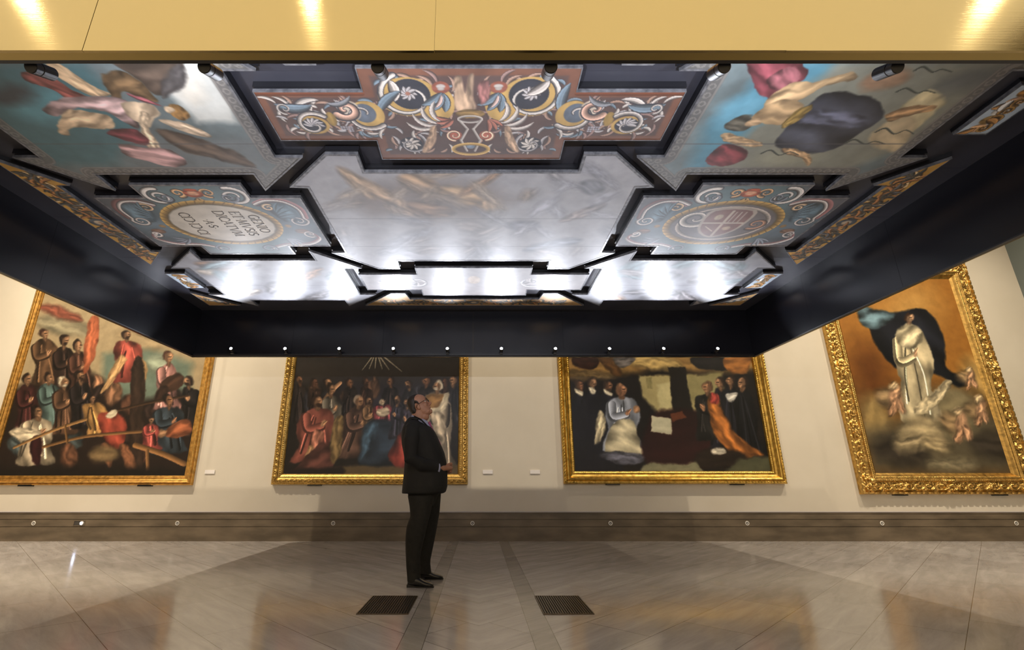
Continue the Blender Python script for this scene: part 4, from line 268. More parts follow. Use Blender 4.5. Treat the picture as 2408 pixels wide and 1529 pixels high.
 'kneeling_scene': ((34,28,26),[('s',(150,116,62),[151,296,470,296,480,272,377,270,320,278,259,264,156,257],.4,.059),('s',(186,158,96),[356,280,340,273,303,273,268,281,255,291,271,298,308,298,343,290],.6,.044),('s',(112,92,60),[237,261,223,256,192,256,162,260,150,268,163,273,195,273,225,269],.6,.044),('s',(58,30,24),[166,296,210,296,199,275,169,279],.7,.015),('s',(96,66,34),[209,296,233,296,249,264,230,267],.5,.015),('s',(110,104,104),[233,296,270,296,260,282,246,276],.8,.015),('s',(30,28,30),[374,296,440,296,429,273,378,278],.5,.015),('s',(160,104,46),[428,296,474,296,466,270,447,266,427,275],.8,.015),('s',(172,158,106),[277,263,377,267,381,195,281,195],.05,.022),('s',(196,184,132),[306,250,331,253,334,206,304,202],.05,.022),('s',(140,130,84),[290,260,299,261,298,241,291,241],.1,.015),('s',(150,140,92),[360,264,421,270,414,220,356,220],.05,.036),('s',(36,32,28),[328,278,359,279,360,178,329,178],.1,.014),('s',(30,26,26),[229,250,277,261,279,228,302,200,300,110,217,110],.1,.036),('s',(32,32,42),[167,237,179,237,188,221,191,182,185,141,190,101,167,97,147,101,154,148,151,183,158,221],.95,.014),('l',(50,50,64),[166,207,157,162,152,109],.011,.014),('l',(16,16,21),[174,219,175,162,173,124],.014,.016),('l',(50,50,64),[167,199,159,162,157,108],.009,.014),('l',(16,16,21),[176,221,181,162,180,115],.009,.021),('s',(97,68,49),[177,239,176,234,173,232,170,234,170,239,171,243,174,245,176,243],.5,.015),('s',(70,54,44),[179,249,177,243,171,240,166,243,164,249,167,255,172,258,178,255],.5,.015),('s',(158,110,80),[180,247,178,242,174,240,171,242,170,247,172,253,176,254,179,252],.5,.015),('s',(97,68,49),[174,246,173,242,171,241,170,242,169,246,170,250,172,252,174,250],.3,.022),('l',(63,44,32),[175,248,179,248],.008,.006),('s',(97,68,49),[179,244,178,244,177,243,176,244,175,244,176,245,177,245,178,245],.2,.015),('s',(206,196,172),[164,242,177,235,174,229,165,234],.5,.014),('s',(32,32,42),[190,238,200,238,211,221,213,184,206,141,211,101,188,97,168,101,175,147,173,183,180,221],.95,.014),('l',(50,50,64),[190,201,184,162,183,125],.01,.022),('l',(16,16,21),[191,220,186,162,181,107],.011,.023),('l',(50,50,64),[193,205,194,162,189,108],.01,.019),('l',(16,16,21),[193,204,193,162,190,118],.014,.017),('s',(109,83,62),[199,239,198,235,195,233,193,235,192,239,193,243,196,245,198,243],.5,.015),('s',(70,54,44),[201,249,199,243,194,240,189,243,187,249,190,255,195,257,200,255],.5,.015),('s',(176,134,100),[202,246,199,241,195,240,192,243,192,248,195,253,199,254,202,251],.5,.015),('s',(109,83,62),[196,246,195,243,194,241,192,243,192,246,193,250,194,251,196,250],.3,.022),('l',(70,53,40),[197,248,201,248],.008,.006),('s',(109,83,62),[201,244,200,244,199,243,198,244,197,244,198,245,199,245,200,245],.2,.015),('s',(206,196,172),[189,241,201,234,198,228,190,232],.5,.014),('s',(32,32,42),[217,235,228,235,238,219,239,179,233,139,237,99,214,95,194,99,202,141,200,180,205,219],.95,.014),('l',(50,50,64),[228,223,231,160,232,117],.013,.02),('l',(16,16,21),[220,215,216,160,212,105],.013,.018),('l',(50,50,64),[217,217,209,160,203,108],.008,.017),('l',(16,16,21),[220,209,214,160,213,110],.008,.019),('s',(93,65,47),[226,236,225,232,222,230,220,232,219,236,221,241,223,242,226,241],.5,.015),('s',(70,54,44),[229,246,226,240,221,238,216,240,215,246,217,252,222,255,227,252],.5,.015),('s',(150,106,76),[229,243,226,239,222,238,219,241,220,246,223,250,228,251,230,248],.5,.015),('s',(93,65,47),[224,244,223,240,221,239,220,240,219,244,220,247,222,249,223,247],.3,.022),('l',(60,42,30),[224,245,228,246],.008,.006),('s',(93,65,47),[228,242,228,241,227,241,225,241,225,242,225,242,227,242,228,242],.2,.015),('s',(70,54,44),[228,240,227,238,225,237,222,238,221,240,223,242,225,243,228,242],.5,.015),('s',(206,196,172),[216,241,229,234,226,228,217,232],.5,.014),('s',(30,30,40),[162,206,226,220,233,137,217,103,154,103],.3,.035),('s',(200,186,152),[199,199,208,202,211,171,192,147],.7,.014),('s',(150,156,170),[237,227,250,227,267,218,271,191,263,166,272,139,236,136,204,139,216,172,211,193,220,218],.95,.014),('l',(216,224,243),[236,207,227,179,219,156],.011,.017),('l',(75,78,85),[241,212,238,179,232,147],.01,.023),('l',(216,224,243),[243,207,243,179,239,152],.012,.024),('l',(75,78,85),[245,219,244,179,240,143],.01,.022),('s',(109,78,57),[248,229,247,224,244,222,241,224,240,229,242,234,245,236,248,234],.5,.014),('s',(150,110,80),[251,240,248,233,242,230,237,233,235,240,238,247,244,250,249,247],.5,.015),('s',(176,126,92),[252,236,248,231,243,230,240,234,241,240,245,245,250,245,253,242],.5,.015),('s',(109,78,57),[245,237,244,233,242,231,241,233,240,237,241,241,243,243,245,241],.3,.022),('l',(70,50,36),[246,239,250,239],.008,.006),('s',(109,78,57),[250,235,250,234,248,234,247,234,247,235,247,235,249,236,250,235],.2,.014),('l',(75,78,85),[223,211,225,191,248,195],.08,.065),('l',(157,163,178),[226,213,228,194,248,197],.065,.051),('s',(176,126,92),[254,198,251,195,248,195,246,198,248,202,251,205,254,205,255,202],.5,.014),('l',(176,126,92),[252,200,257,205],.016,.01),('s',(204,192,158),[226,182,260,185,267,150,272,132,240,130,208,137],.9,.014),('s',(98,98,112),[205,135,273,131,264,119,234,115,204,124],.9,.014),('s',(176,132,96),[272,203,268,199,263,198,261,201,261,207,265,211,270,211,272,208],.5,.014),('s',(58,24,24),[291,195,368,203,406,171,397,114,276,115],.4,.035),('s',(196,190,160),[293,195,322,190,318,164,286,169],.1,.011),('s',(112,60,34),[323,198,344,202,348,190,323,186],.1,.011),('s',(34,34,44),[405,240,417,240,421,228,420,202,412,168,413,137,395,134,381,137,390,172,391,199,399,228],.95,.014),('l',(53,53,67),[407,213,400,183,396,151],.011,.022),('l',(17,17,22),[414,229,410,183,410,155],.009,.022),('l',(53,53,67),[405,214,399,183,393,156],.01,.021),('l',(17,17,22),[403,214,394,183,385,148],.012,.022),('s',(109,81,59),[416,241,414,236,411,234,408,236,408,241,410,246,413,248,415,246],.5,.015),('s',(50,36,28),[423,252,420,246,414,243,409,246,408,252,411,259,417,262,422,259],.5,.015),('s',(176,132,96),[417,252,417,246,413,243,409,244,406,248,407,254,411,258,415,257],.5,.015),('s',(109,81,59),[418,249,416,245,414,244,413,245,413,249,414,254,416,255,417,254],.3,.022),('l',(70,52,38),[412,251,408,251],.008,.006),('s',(109,81,59),[411,247,410,246,409,246,408,246,407,247,408,248,409,248,410,248],.2,.015),('s',(32,32,40),[424,245,436,245,443,232,445,202,437,168,440,135,417,131,396,135,406,169,406,201,413,232],.95,.014),('l',(50,50,62),[425,229,418,184,411,145],.011,.019),('l',(16,16,20),[430,221,432,184,428,148],.008,.016),('l',(50,50,62),[425,232,415,184,408,143],.014,.015),('l',(16,16,20),[428,236,424,184,416,140],.011,.022),('s',(109,81,59),[434,246,432,242,430,240,427,242,427,246,429,251,432,253,434,251],.5,.015),('s',(50,36,28),[441,257,438,250,433,248,428,250,427,257,430,263,436,265,440,263],.5,.015),('s',(176,132,96),[436,254,433,249,429,247,426,250,425,255,428,260,432,262,435,260],.5,.015),('s',(109,81,59),[436,254,435,250,433,249,432,250,431,254,433,258,435,259,436,258],.3,.022),('l',(70,52,38),[431,256,427,256],.008,.006),('s',(109,81,59),[430,252,429,251,428,251,427,251,426,252,427,252,428,253,429,252],.2,.015),('s',(24,24,28),[444,239,456,239,463,227,471,198,462,162,469,130,446,126,425,130,431,164,431,196,431,227],.95,.014),('l',(39,39,45),[447,227,446,179,443,134],.011,.017),('l',(12,12,14),[441,219,433,179,433,145],.011,.019),('l',(39,39,45),[453,220,458,179,463,137],.013,.017),('l',(12,12,14),[449,225,450,179,450,136],.008,.017),('s',(109,81,59),[455,240,453,236,450,233,447,236,447,240,449,245,452,248,454,245],.5,.015),('s',(50,36,28),[463,252,459,245,453,242,448,245,447,252,450,259,456,262,462,259],.5,.015),('s',(176,132,96),[457,249,453,244,449,242,445,244,445,250,448,256,453,258,456,255],.5,.015),('s',(109,81,59),[457,249,455,245,453,243,452,245,452,249,453,253,455,255,457,253],.3,.022),('l',(70,52,38),[452,251,447,251],.008,.006),('s',(109,81,59),[450,247,449,246,448,246,447,246,446,247,447,247,448,247,449,247],.2,.015),('s',(200,196,186),[420,232,442,234,436,222,422,220],.5,.014),('s',(38,36,34),[382,231,394,231,406,224,410,204,403,179,410,156,383,154,359,156,367,186,364,202,368,224],.95,.014),('l',(59,56,53),[384,217,377,191,378,169],.011,.016),('l',(19,18,17),[382,221,373,191,372,171],.013,.017),('l',(59,56,53),[382,222,376,191,372,169],.009,.016),('l',(19,18,17),[392,225,396,191,397,160],.007,.015),('s',(106,76,54),[393,233,391,228,388,226,385,228,384,233,386,238,390,240,392,238],.5,.014),('s',(110,80,56),[400,244,397,237,391,235,386,237,384,244,388,251,394,254,399,251],.5,.015),('s',(172,124,88),[394,242,392,236,387,234,384,236,383,242,385,248,390,250,393,248],.5,.015),('s',(106,76,54),[394,241,393,237,391,235,390,237,389,241,391,245,393,247,394,245],.3,.022),('l',(68,49,35),[389,243,385,243],.008,.006),('s',(106,76,54),[388,239,387,238,386,238,384,238,384,239,384,239,386,240,387,239],.2,.015),('l',(19,18,17),[402,218,396,201,379,204],.08,.065),('l',(39,37,35),[400,220,394,203,380,206],.065,.051),('s',(172,124,88),[381,211,382,206,380,204,377,204,375,207,374,211,376,214,379,214],.5,.014),('l',(172,124,88),[378,209,375,213],.016,.01),('s',(180,110,44),[388,225,407,220,422,174,442,150,467,132,462,127,425,128,400,146,390,178],1,.018),('s',(168,66,56),[394,232,408,228,404,215,393,216],.8,.014),('s',(46,34,26),[366,137,429,137,442,120,436,110,356,111],.5,.028),('s',(200,190,170),[406,135,402,131,393,130,385,131,382,135,386,139,395,141,403,139],.6,.014),('s',(92,92,66),[430,126,490,126,485,102,396,103],.1,.028),('s',(140,136,104),[270,115,356,118,368,102,258,102],.1,.021)]),
 'amber_sky_scene': ((120,86,42),[('s',(176,118,40),[646,456,1026,490,943,250,600,250],0,.151),('s',(200,150,72),[830,389,805,355,764,341,730,355,723,389,748,424,790,439,825,424],0,.306),('s',(120,70,22),[715,277,708,234,683,210,655,217,640,252,646,295,671,322,700,314],0,.293),('s',(196,158,86),[909,212,882,208,852,227,836,261,844,288,873,293,904,272,919,239],.4,.146),('s',(168,140,84),[695,193,684,163,662,147,643,156,636,183,647,215,668,231,688,222],.3,.128),('s',(104,94,72),[647,171,928,206,920,103,637,103],.1,.154),('s',(66,58,48),[740,128,719,115,684,114,655,126,648,145,669,159,705,159,734,147],.5,.126),('s',(70,62,52),[916,134,893,123,854,123,820,136,812,153,834,164,875,164,908,151],.5,.112),('s',(146,134,104),[814,116,799,109,769,106,741,109,731,116,745,124,775,127,804,124],.5,.083),('s',(150,136,100),[843,190,815,164,777,158,750,176,750,208,777,235,817,242,844,223],.6,.086),('s',(36,38,48),[698,360,752,381,805,381,823,333,810,279,840,256,822,241,787,264,730,272,703,310],.7,.022),('s',(92,118,130),[685,396,714,383,750,376,713,349,684,354],1,.023),('s',(206,190,152),[762,358,773,358,789,337,791,288,773,238,778,188,739,183,706,188,723,244,726,289,738,337],.95,.015),('l',(255,255,218),[756,341,737,263,727,215],.014,.021),('l',(103,95,76),[758,312,756,263,749,193],.008,.016),('l',(255,255,218),[762,312,769,263,761,197],.013,.015),('l',(103,95,76),[749,312,735,263,730,219],.014,.015),('s',(121,96,74),[772,359,770,354,766,352,764,354,765,359,767,364,770,366,772,364],.5,.015),('s',(70,46,32),[777,370,773,364,767,361,762,364,762,370,766,377,772,380,776,377],.5,.015),('s',(196,156,120),[777,366,772,362,768,361,766,364,767,370,772,375,776,376,778,372],.5,.015),('s',(121,96,74),[771,367,769,363,767,362,766,363,766,367,768,372,770,373,771,372],.3,.023),('l',(78,62,48),[772,369,776,369],.008,.006),('s',(121,96,74),[775,365,774,364,773,364,772,364,772,365,772,366,774,366,775,366],.2,.015),('l',(103,95,76),[737,324,731,285,757,292],.074,.06),('l',(216,199,159),[741,328,736,291,759,298],.06,.047),('s',(196,156,120),[766,301,762,298,759,298,759,301,761,305,764,308,767,308,768,305],.5,.015),('l',(196,156,120),[764,303,771,312],.015,.009),('s',(210,196,160),[785,329,771,314,751,310,738,320,738,338,752,353,772,357,786,346],.9,.023),('s',(198,182,146),[734,206,806,253,806,239,753,198],.8,.014),('s',(150,124,88),[718,216,706,208,688,210,676,220,677,233,689,241,707,240,719,229],.8,.058),('s',(188,146,110),[719,225,710,214,701,211,697,218,701,230,709,241,719,245,722,238],.9,.029),('s',(176,134,100),[706,205,698,196,691,195,690,200,694,210,703,219,710,221,711,215],.9,.029),('s',(182,140,106),[721,213,719,203,715,198,710,200,707,208,708,217,713,223,718,221],.9,.029),('s',(196,170,130),[720,245,716,240,710,238,704,240,703,245,707,250,713,253,719,250],.9,.029),('s',(150,124,88),[817,173,803,164,784,166,771,177,772,191,786,199,805,198,818,187],.8,.057),('s',(188,146,110),[818,182,808,170,798,167,794,174,798,187,808,200,818,203,822,196],.9,.028),('s',(176,134,100),[803,160,794,151,787,150,785,156,791,166,800,175,808,177,809,171],.9,.028),('s',(182,140,106),[819,169,818,159,813,154,807,156,805,164,806,174,811,179,816,177],.9,.028),('s',(196,170,130),[820,204,816,198,808,196,802,198,801,204,806,209,813,211,819,209],.9,.029),('s',(150,124,88),[856,196,844,189,829,190,819,199,820,211,831,218,847,217,857,208],.8,.057),('s',(188,146,110),[857,204,849,194,841,191,837,197,841,208,849,218,858,221,861,215],.9,.029),('s',(176,134,100),[845,186,837,178,831,177,830,182,834,191,842,198,848,200,849,195],.9,.028),('s',(182,140,106),[858,193,856,185,852,180,848,182,846,189,847,197,851,202,856,200],.9,.029),('s',(196,170,130),[859,222,855,217,849,215,844,217,844,222,847,226,853,228,858,226],.9,.029),('s',(150,124,88),[855,253,845,248,833,249,825,256,826,265,835,271,847,270,855,263],.8,.059),('s',(188,146,110),[855,260,849,252,842,249,840,254,843,263,849,271,856,274,858,269],.9,.029),('s',(176,134,100),[845,245,839,239,834,238,834,242,837,249,844,255,848,256,849,252],.9,.029),('s',(182,140,106),[856,251,855,244,852,240,848,242,846,247,848,254,851,258,854,256],.9,.029),('s',(196,170,130),[857,274,854,270,849,269,845,270,845,274,848,278,852,279,856,278],.9,.029),('s',(172,154,116),[774,161,755,144,725,140,702,151,698,172,718,190,748,194,771,182],.7,.064),('s',(150,134,102),[741,155,731,143,711,135,691,136,683,145,692,157,713,165,733,164],.8,.07),('s',(158,140,104),[780,143,769,136,752,135,738,142,735,151,746,159,763,160,777,153],.8,.07)]),
 'winged_canvas': ((96,106,108),[('s',(72,104,110),[-315,228,-237,231,-240,287,-293,331,-356,325,-355,266],0,.058),('s',(92,140,150),[-266,266,-282,277,-303,282,-315,277,-312,266,-296,255,-277,251,-265,255],0,.071),('s',(60,64,68),[-290,257,-301,263,-315,266,-325,263,-323,257,-312,250,-298,247,-289,250],0,.055),('s',(196,196,190),[-176,228,-153,228,-169,282,-196,282,-198,251],0,.038),('s',(214,208,196),[-182,263,-189,264,-192,255,-190,244,-184,236,-178,236,-175,244,-176,255],0,.043),('s',(104,110,112),[-249,300,-165,300,-167,336,-276,336],0,.052),('s',(74,62,54),[-216,228,-179,228,-186,244,-200,255,-209,252,-212,244,-217,234],.7,.008),('s',(104,82,58),[-232,239,-218,237,-210,249,-212,262,-221,257,-229,253,-241,262,-242,255],.9,.007),('s',(86,72,62),[-231,291,-212,295,-184,315,-178,332,-202,325,-222,313],.8,.013),('s',(76,72,72),[-181,231,-179,238,-190,251,-205,258,-193,241],.5,.011),('s',(132,74,68),[-279,236,-269,239,-264,249,-257,258,-271,261,-275,252,-284,244],.9,.005),('s',(196,166,132),[-259,230,-252,234,-248,246,-241,253,-254,255,-260,248,-263,241],.8,.005),('s',(176,148,146),[-295,268,-272,259,-253,255,-237,257,-232,266,-240,287,-246,282,-253,271,-268,268,-291,275],1.1,.006),('s',(200,172,140),[-282,271,-267,271,-253,275,-258,287,-274,287,-291,288,-299,295,-302,290],.8,.006),('s',(206,182,154),[-236,263,-221,262,-218,271,-231,287,-237,282,-241,275],.7,.006),('s',(206,182,154),[-230,271,-225,274,-235,291,-241,310,-248,308,-239,287],.8,.006),('s',(200,176,150),[-221,280,-205,282,-194,296,-205,295,-217,287],.8,.006),('s',(150,112,66),[-199,276,-205,279,-210,277,-211,272,-208,266,-203,263,-198,265,-197,270],.9,.006),('s',(206,180,150),[-206,270,-209,272,-212,273,-213,271,-212,268,-210,266,-207,266,-205,267],.5,.006),('s',(118,60,66),[-255,287,-242,289,-246,305,-259,300,-265,292],.9,.006),('s',(176,140,138),[-266,304,-251,307,-233,310,-231,328,-246,332,-258,324,-270,317],1.1,.007),('s',(140,80,86),[-227,255,-218,258,-212,266,-221,262],.8,.006)]),
 'draped_canvas': ((104,116,118),[('s',(84,132,150),[161,287,171,248,186,228,216,228,217,270,197,336,168,342],0,.064),('s',(104,158,180),[189,262,192,273,187,283,175,285,164,278,161,267,167,258,178,256],0,.063),('s',(128,128,116),[216,228,324,228,331,234,325,305,290,342,182,342,192,300],0,.059),('s',(150,120,96),[266,239,267,245,259,249,248,250,240,246,240,240,247,236,258,235],.3,.027),('s',(98,100,98),[328,239,330,247,320,253,304,254,291,250,291,242,301,236,316,235],0,.059),('s',(146,144,126),[265,315,262,324,246,331,224,331,212,325,215,316,232,310,252,309],0,.059),('s',(206,190,150),[283,266,289,250,308,262,310,274,311,300,290,282],.4,.012),('s',(190,170,136),[286,300,290,274,309,287,320,315],.3,.015),('s',(128,66,74),[162,229,191,229,203,241,198,257,189,261,174,249],1.1,.005),('s',(150,92,98),[180,244,190,234,201,244,195,257],1,.005),('s',(132,60,66),[178,325,182,305,200,310,207,323,195,333],1,.007),('s',(186,156,118),[189,266,196,249,214,244,227,236,234,242,218,250,209,262,203,271],.8,.005),('s',(180,150,112),[188,275,198,262,215,266,219,282,201,283],.7,.006),('s',(84,80,70),[192,279,194,285,190,290,183,290,177,286,175,280,179,275,186,275],.9,.006),('s',(190,158,122),[197,280,198,283,196,285,192,285,189,283,189,280,191,278,194,278],.5,.006),('s',(188,156,118),[177,291,198,300,209,303,210,309,191,305,180,300],.8,.006),('s',(66,68,78),[218,287,218,262,233,252,260,258,278,274,276,291,268,310,240,317,221,307],1,.009),('s',(92,94,110),[225,282,228,269,252,271,273,282,256,289],.8,.015),('s',(150,124,70),[215,287,215,271,220,265,222,271,222,282],.8,.006),('s',(168,132,94),[279,275,289,266,304,265,307,271,294,276,287,282],.8,.006),('s',(184,150,112),[227,312,243,311,258,321,261,331,250,322],.8,.007),('l',(62,66,60),[266,236,269,233,278,237,282,235,290,237],.007,.003),('l',(62,66,60),[269,253,273,250,283,254,287,252,295,254],.007,.003),('l',(62,66,60),[285,291,289,287,300,293,305,289,314,293],.008,.003),('l',(62,66,60),[272,303,276,299,287,304,292,301,302,304],.008,.003),('l',(62,66,60),[216,315,221,311,231,317,237,313,246,317],.008,.003)]),
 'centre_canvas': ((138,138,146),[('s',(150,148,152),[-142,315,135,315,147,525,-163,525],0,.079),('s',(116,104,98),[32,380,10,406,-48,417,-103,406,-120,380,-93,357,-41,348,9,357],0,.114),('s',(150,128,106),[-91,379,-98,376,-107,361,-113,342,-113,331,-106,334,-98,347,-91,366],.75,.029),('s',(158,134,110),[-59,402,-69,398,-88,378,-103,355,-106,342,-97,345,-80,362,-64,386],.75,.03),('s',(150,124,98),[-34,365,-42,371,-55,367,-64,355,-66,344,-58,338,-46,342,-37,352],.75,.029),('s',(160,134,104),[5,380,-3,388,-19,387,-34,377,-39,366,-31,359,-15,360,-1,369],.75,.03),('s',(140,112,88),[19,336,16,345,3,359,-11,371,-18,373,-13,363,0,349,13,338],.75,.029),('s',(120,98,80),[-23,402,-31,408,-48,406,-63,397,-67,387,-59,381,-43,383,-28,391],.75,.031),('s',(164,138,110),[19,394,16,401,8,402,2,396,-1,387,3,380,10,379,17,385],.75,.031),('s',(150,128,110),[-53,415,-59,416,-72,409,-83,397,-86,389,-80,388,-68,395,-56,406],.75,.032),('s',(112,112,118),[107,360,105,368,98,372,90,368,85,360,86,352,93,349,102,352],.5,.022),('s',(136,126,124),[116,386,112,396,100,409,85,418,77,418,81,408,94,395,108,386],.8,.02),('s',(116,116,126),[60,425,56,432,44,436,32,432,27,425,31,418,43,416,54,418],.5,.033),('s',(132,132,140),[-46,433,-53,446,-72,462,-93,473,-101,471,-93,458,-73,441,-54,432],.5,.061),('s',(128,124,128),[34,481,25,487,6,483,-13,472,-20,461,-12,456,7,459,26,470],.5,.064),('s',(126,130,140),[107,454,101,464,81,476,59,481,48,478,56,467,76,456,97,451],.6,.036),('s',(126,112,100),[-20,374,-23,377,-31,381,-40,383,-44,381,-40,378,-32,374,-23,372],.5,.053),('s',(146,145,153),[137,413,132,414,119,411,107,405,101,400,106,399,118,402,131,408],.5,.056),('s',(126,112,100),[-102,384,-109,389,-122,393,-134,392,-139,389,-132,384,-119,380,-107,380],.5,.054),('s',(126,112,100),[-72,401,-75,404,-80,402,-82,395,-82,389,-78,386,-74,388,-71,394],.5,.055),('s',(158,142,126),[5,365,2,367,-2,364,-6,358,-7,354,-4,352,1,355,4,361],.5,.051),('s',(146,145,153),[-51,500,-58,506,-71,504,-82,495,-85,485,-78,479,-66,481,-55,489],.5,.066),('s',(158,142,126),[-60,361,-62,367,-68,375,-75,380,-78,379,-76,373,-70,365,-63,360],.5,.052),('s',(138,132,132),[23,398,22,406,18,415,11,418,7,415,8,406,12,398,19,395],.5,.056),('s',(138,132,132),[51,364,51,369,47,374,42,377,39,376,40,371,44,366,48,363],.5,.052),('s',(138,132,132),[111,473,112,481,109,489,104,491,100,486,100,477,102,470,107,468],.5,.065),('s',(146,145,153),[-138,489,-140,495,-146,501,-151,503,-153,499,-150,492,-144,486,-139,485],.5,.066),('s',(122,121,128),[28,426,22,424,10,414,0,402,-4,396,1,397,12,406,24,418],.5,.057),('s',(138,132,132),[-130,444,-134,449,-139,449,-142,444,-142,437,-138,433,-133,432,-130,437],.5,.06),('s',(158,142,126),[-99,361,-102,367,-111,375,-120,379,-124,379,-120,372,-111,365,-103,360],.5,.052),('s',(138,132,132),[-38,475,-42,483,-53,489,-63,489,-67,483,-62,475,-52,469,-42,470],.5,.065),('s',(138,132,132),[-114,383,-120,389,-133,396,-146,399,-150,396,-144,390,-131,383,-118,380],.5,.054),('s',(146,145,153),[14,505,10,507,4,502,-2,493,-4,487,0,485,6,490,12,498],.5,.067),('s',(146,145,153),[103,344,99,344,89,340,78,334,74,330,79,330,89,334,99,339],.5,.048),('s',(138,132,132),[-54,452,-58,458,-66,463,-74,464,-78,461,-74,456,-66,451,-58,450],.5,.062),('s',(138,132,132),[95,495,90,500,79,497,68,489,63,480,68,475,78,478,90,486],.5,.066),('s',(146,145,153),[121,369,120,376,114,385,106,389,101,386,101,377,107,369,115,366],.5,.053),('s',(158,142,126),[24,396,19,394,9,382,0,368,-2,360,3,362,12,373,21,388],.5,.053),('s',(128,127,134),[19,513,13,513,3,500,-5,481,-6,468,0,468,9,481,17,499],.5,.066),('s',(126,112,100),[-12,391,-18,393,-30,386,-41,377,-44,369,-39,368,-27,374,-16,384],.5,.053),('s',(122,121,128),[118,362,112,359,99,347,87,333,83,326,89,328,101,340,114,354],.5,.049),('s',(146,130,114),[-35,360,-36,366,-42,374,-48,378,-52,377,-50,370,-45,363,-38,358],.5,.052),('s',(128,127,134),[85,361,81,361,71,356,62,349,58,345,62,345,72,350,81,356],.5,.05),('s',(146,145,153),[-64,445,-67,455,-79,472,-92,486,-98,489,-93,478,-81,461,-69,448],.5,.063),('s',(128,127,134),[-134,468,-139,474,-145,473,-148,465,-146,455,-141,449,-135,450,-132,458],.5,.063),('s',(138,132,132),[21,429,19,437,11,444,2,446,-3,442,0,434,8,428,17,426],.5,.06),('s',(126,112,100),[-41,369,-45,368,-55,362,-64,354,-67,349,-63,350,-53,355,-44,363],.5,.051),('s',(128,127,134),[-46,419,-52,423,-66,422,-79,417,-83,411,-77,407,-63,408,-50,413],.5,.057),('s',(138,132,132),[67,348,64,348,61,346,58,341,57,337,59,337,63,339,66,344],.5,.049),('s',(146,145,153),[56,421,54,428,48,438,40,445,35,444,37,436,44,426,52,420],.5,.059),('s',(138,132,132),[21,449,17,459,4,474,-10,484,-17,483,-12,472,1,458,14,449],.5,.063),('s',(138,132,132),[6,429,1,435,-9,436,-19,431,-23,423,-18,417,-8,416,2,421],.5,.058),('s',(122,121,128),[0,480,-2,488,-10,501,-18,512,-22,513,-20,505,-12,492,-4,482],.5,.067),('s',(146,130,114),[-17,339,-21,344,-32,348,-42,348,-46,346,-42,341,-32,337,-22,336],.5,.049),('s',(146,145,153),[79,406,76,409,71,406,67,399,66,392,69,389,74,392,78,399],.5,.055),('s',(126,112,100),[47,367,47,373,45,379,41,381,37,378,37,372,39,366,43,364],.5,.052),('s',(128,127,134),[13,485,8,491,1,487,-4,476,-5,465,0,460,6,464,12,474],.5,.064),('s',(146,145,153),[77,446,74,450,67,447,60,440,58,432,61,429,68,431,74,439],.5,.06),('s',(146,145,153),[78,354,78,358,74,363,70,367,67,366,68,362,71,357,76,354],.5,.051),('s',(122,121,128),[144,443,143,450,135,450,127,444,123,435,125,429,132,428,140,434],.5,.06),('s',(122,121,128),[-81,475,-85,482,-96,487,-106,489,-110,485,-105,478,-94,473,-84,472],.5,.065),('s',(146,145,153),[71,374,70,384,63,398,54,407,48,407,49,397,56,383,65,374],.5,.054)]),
 'rear_left_canvas': ((132,132,138),[('s',(104,120,126),[-243,609,-250,613,-255,605,-256,591,-252,578,-246,574,-241,582,-240,596],.9,.039),('s',(96,94,96),[-273,509,-280,518,-291,527,-301,529,-303,524,-295,514,-284,506,-274,504],.9,.034),('s',(96,94,96),[-253,516,-259,523,-268,529,-277,531,-278,527,-272,519,-263,513,-255,512],.9,.035),('s',(150,140,130),[-326,595,-336,611,-353,627,-367,633,-368,625,-357,608,-341,592,-328,587],.9,.04),('s',(96,94,96),[-223,550,-229,564,-240,575,-248,575,-249,566,-242,552,-232,542,-224,541],.9,.037),('s',(96,94,96),[-191,597,-202,612,-229,634,-255,649,-264,648,-251,632,-224,610,-199,596],.9,.041),('s',(96,94,96),[-244,574,-252,590,-267,605,-279,608,-281,597,-271,580,-257,567,-246,564],.9,.038),('s',(140,112,92),[-176,629,-182,633,-188,625,-191,610,-188,597,-183,594,-177,601,-174,616],.9,.04),('s',(140,112,92),[-287,526,-297,532,-314,530,-326,520,-327,510,-316,504,-300,506,-288,515],.9,.035),('s',(140,112,92),[-207,556,-214,560,-224,556,-232,546,-232,536,-226,532,-215,536,-208,546],.9,.036),('s',(96,94,96),[-280,548,-287,563,-301,579,-312,584,-314,577,-306,561,-293,546,-282,541],.9,.037),('s',(150,140,130),[-157,545,-163,557,-172,564,-179,562,-180,551,-174,540,-165,533,-158,535],.9,.036),('s',(150,140,130),[-288,596,-295,606,-307,616,-318,620,-321,616,-314,606,-301,596,-291,592],.9,.04),('s',(150,140,130),[-306,538,-314,545,-327,546,-336,542,-337,534,-328,527,-316,526,-307,530],.9,.036),('s',(104,120,126),[-298,587,-308,590,-318,575,-322,552,-317,534,-308,532,-299,545,-294,568],.9,.037),('s',(120,116,118),[-281,552,-290,562,-303,569,-314,569,-314,561,-306,551,-293,544,-283,545],.9,.037),('s',(104,120,126),[-161,540,-166,552,-177,560,-186,560,-187,552,-181,540,-171,532,-163,532],.9,.036),('s',(96,94,96),[-279,519,-289,525,-307,528,-321,525,-325,519,-314,512,-297,510,-283,512],.9,.035),('s',(104,120,126),[-279,504,-289,514,-307,526,-324,531,-328,528,-318,517,-299,506,-284,501],.9,.034),('s',(140,112,92),[-185,526,-192,539,-209,557,-226,569,-233,568,-224,555,-207,537,-191,525],.9,.036)]),
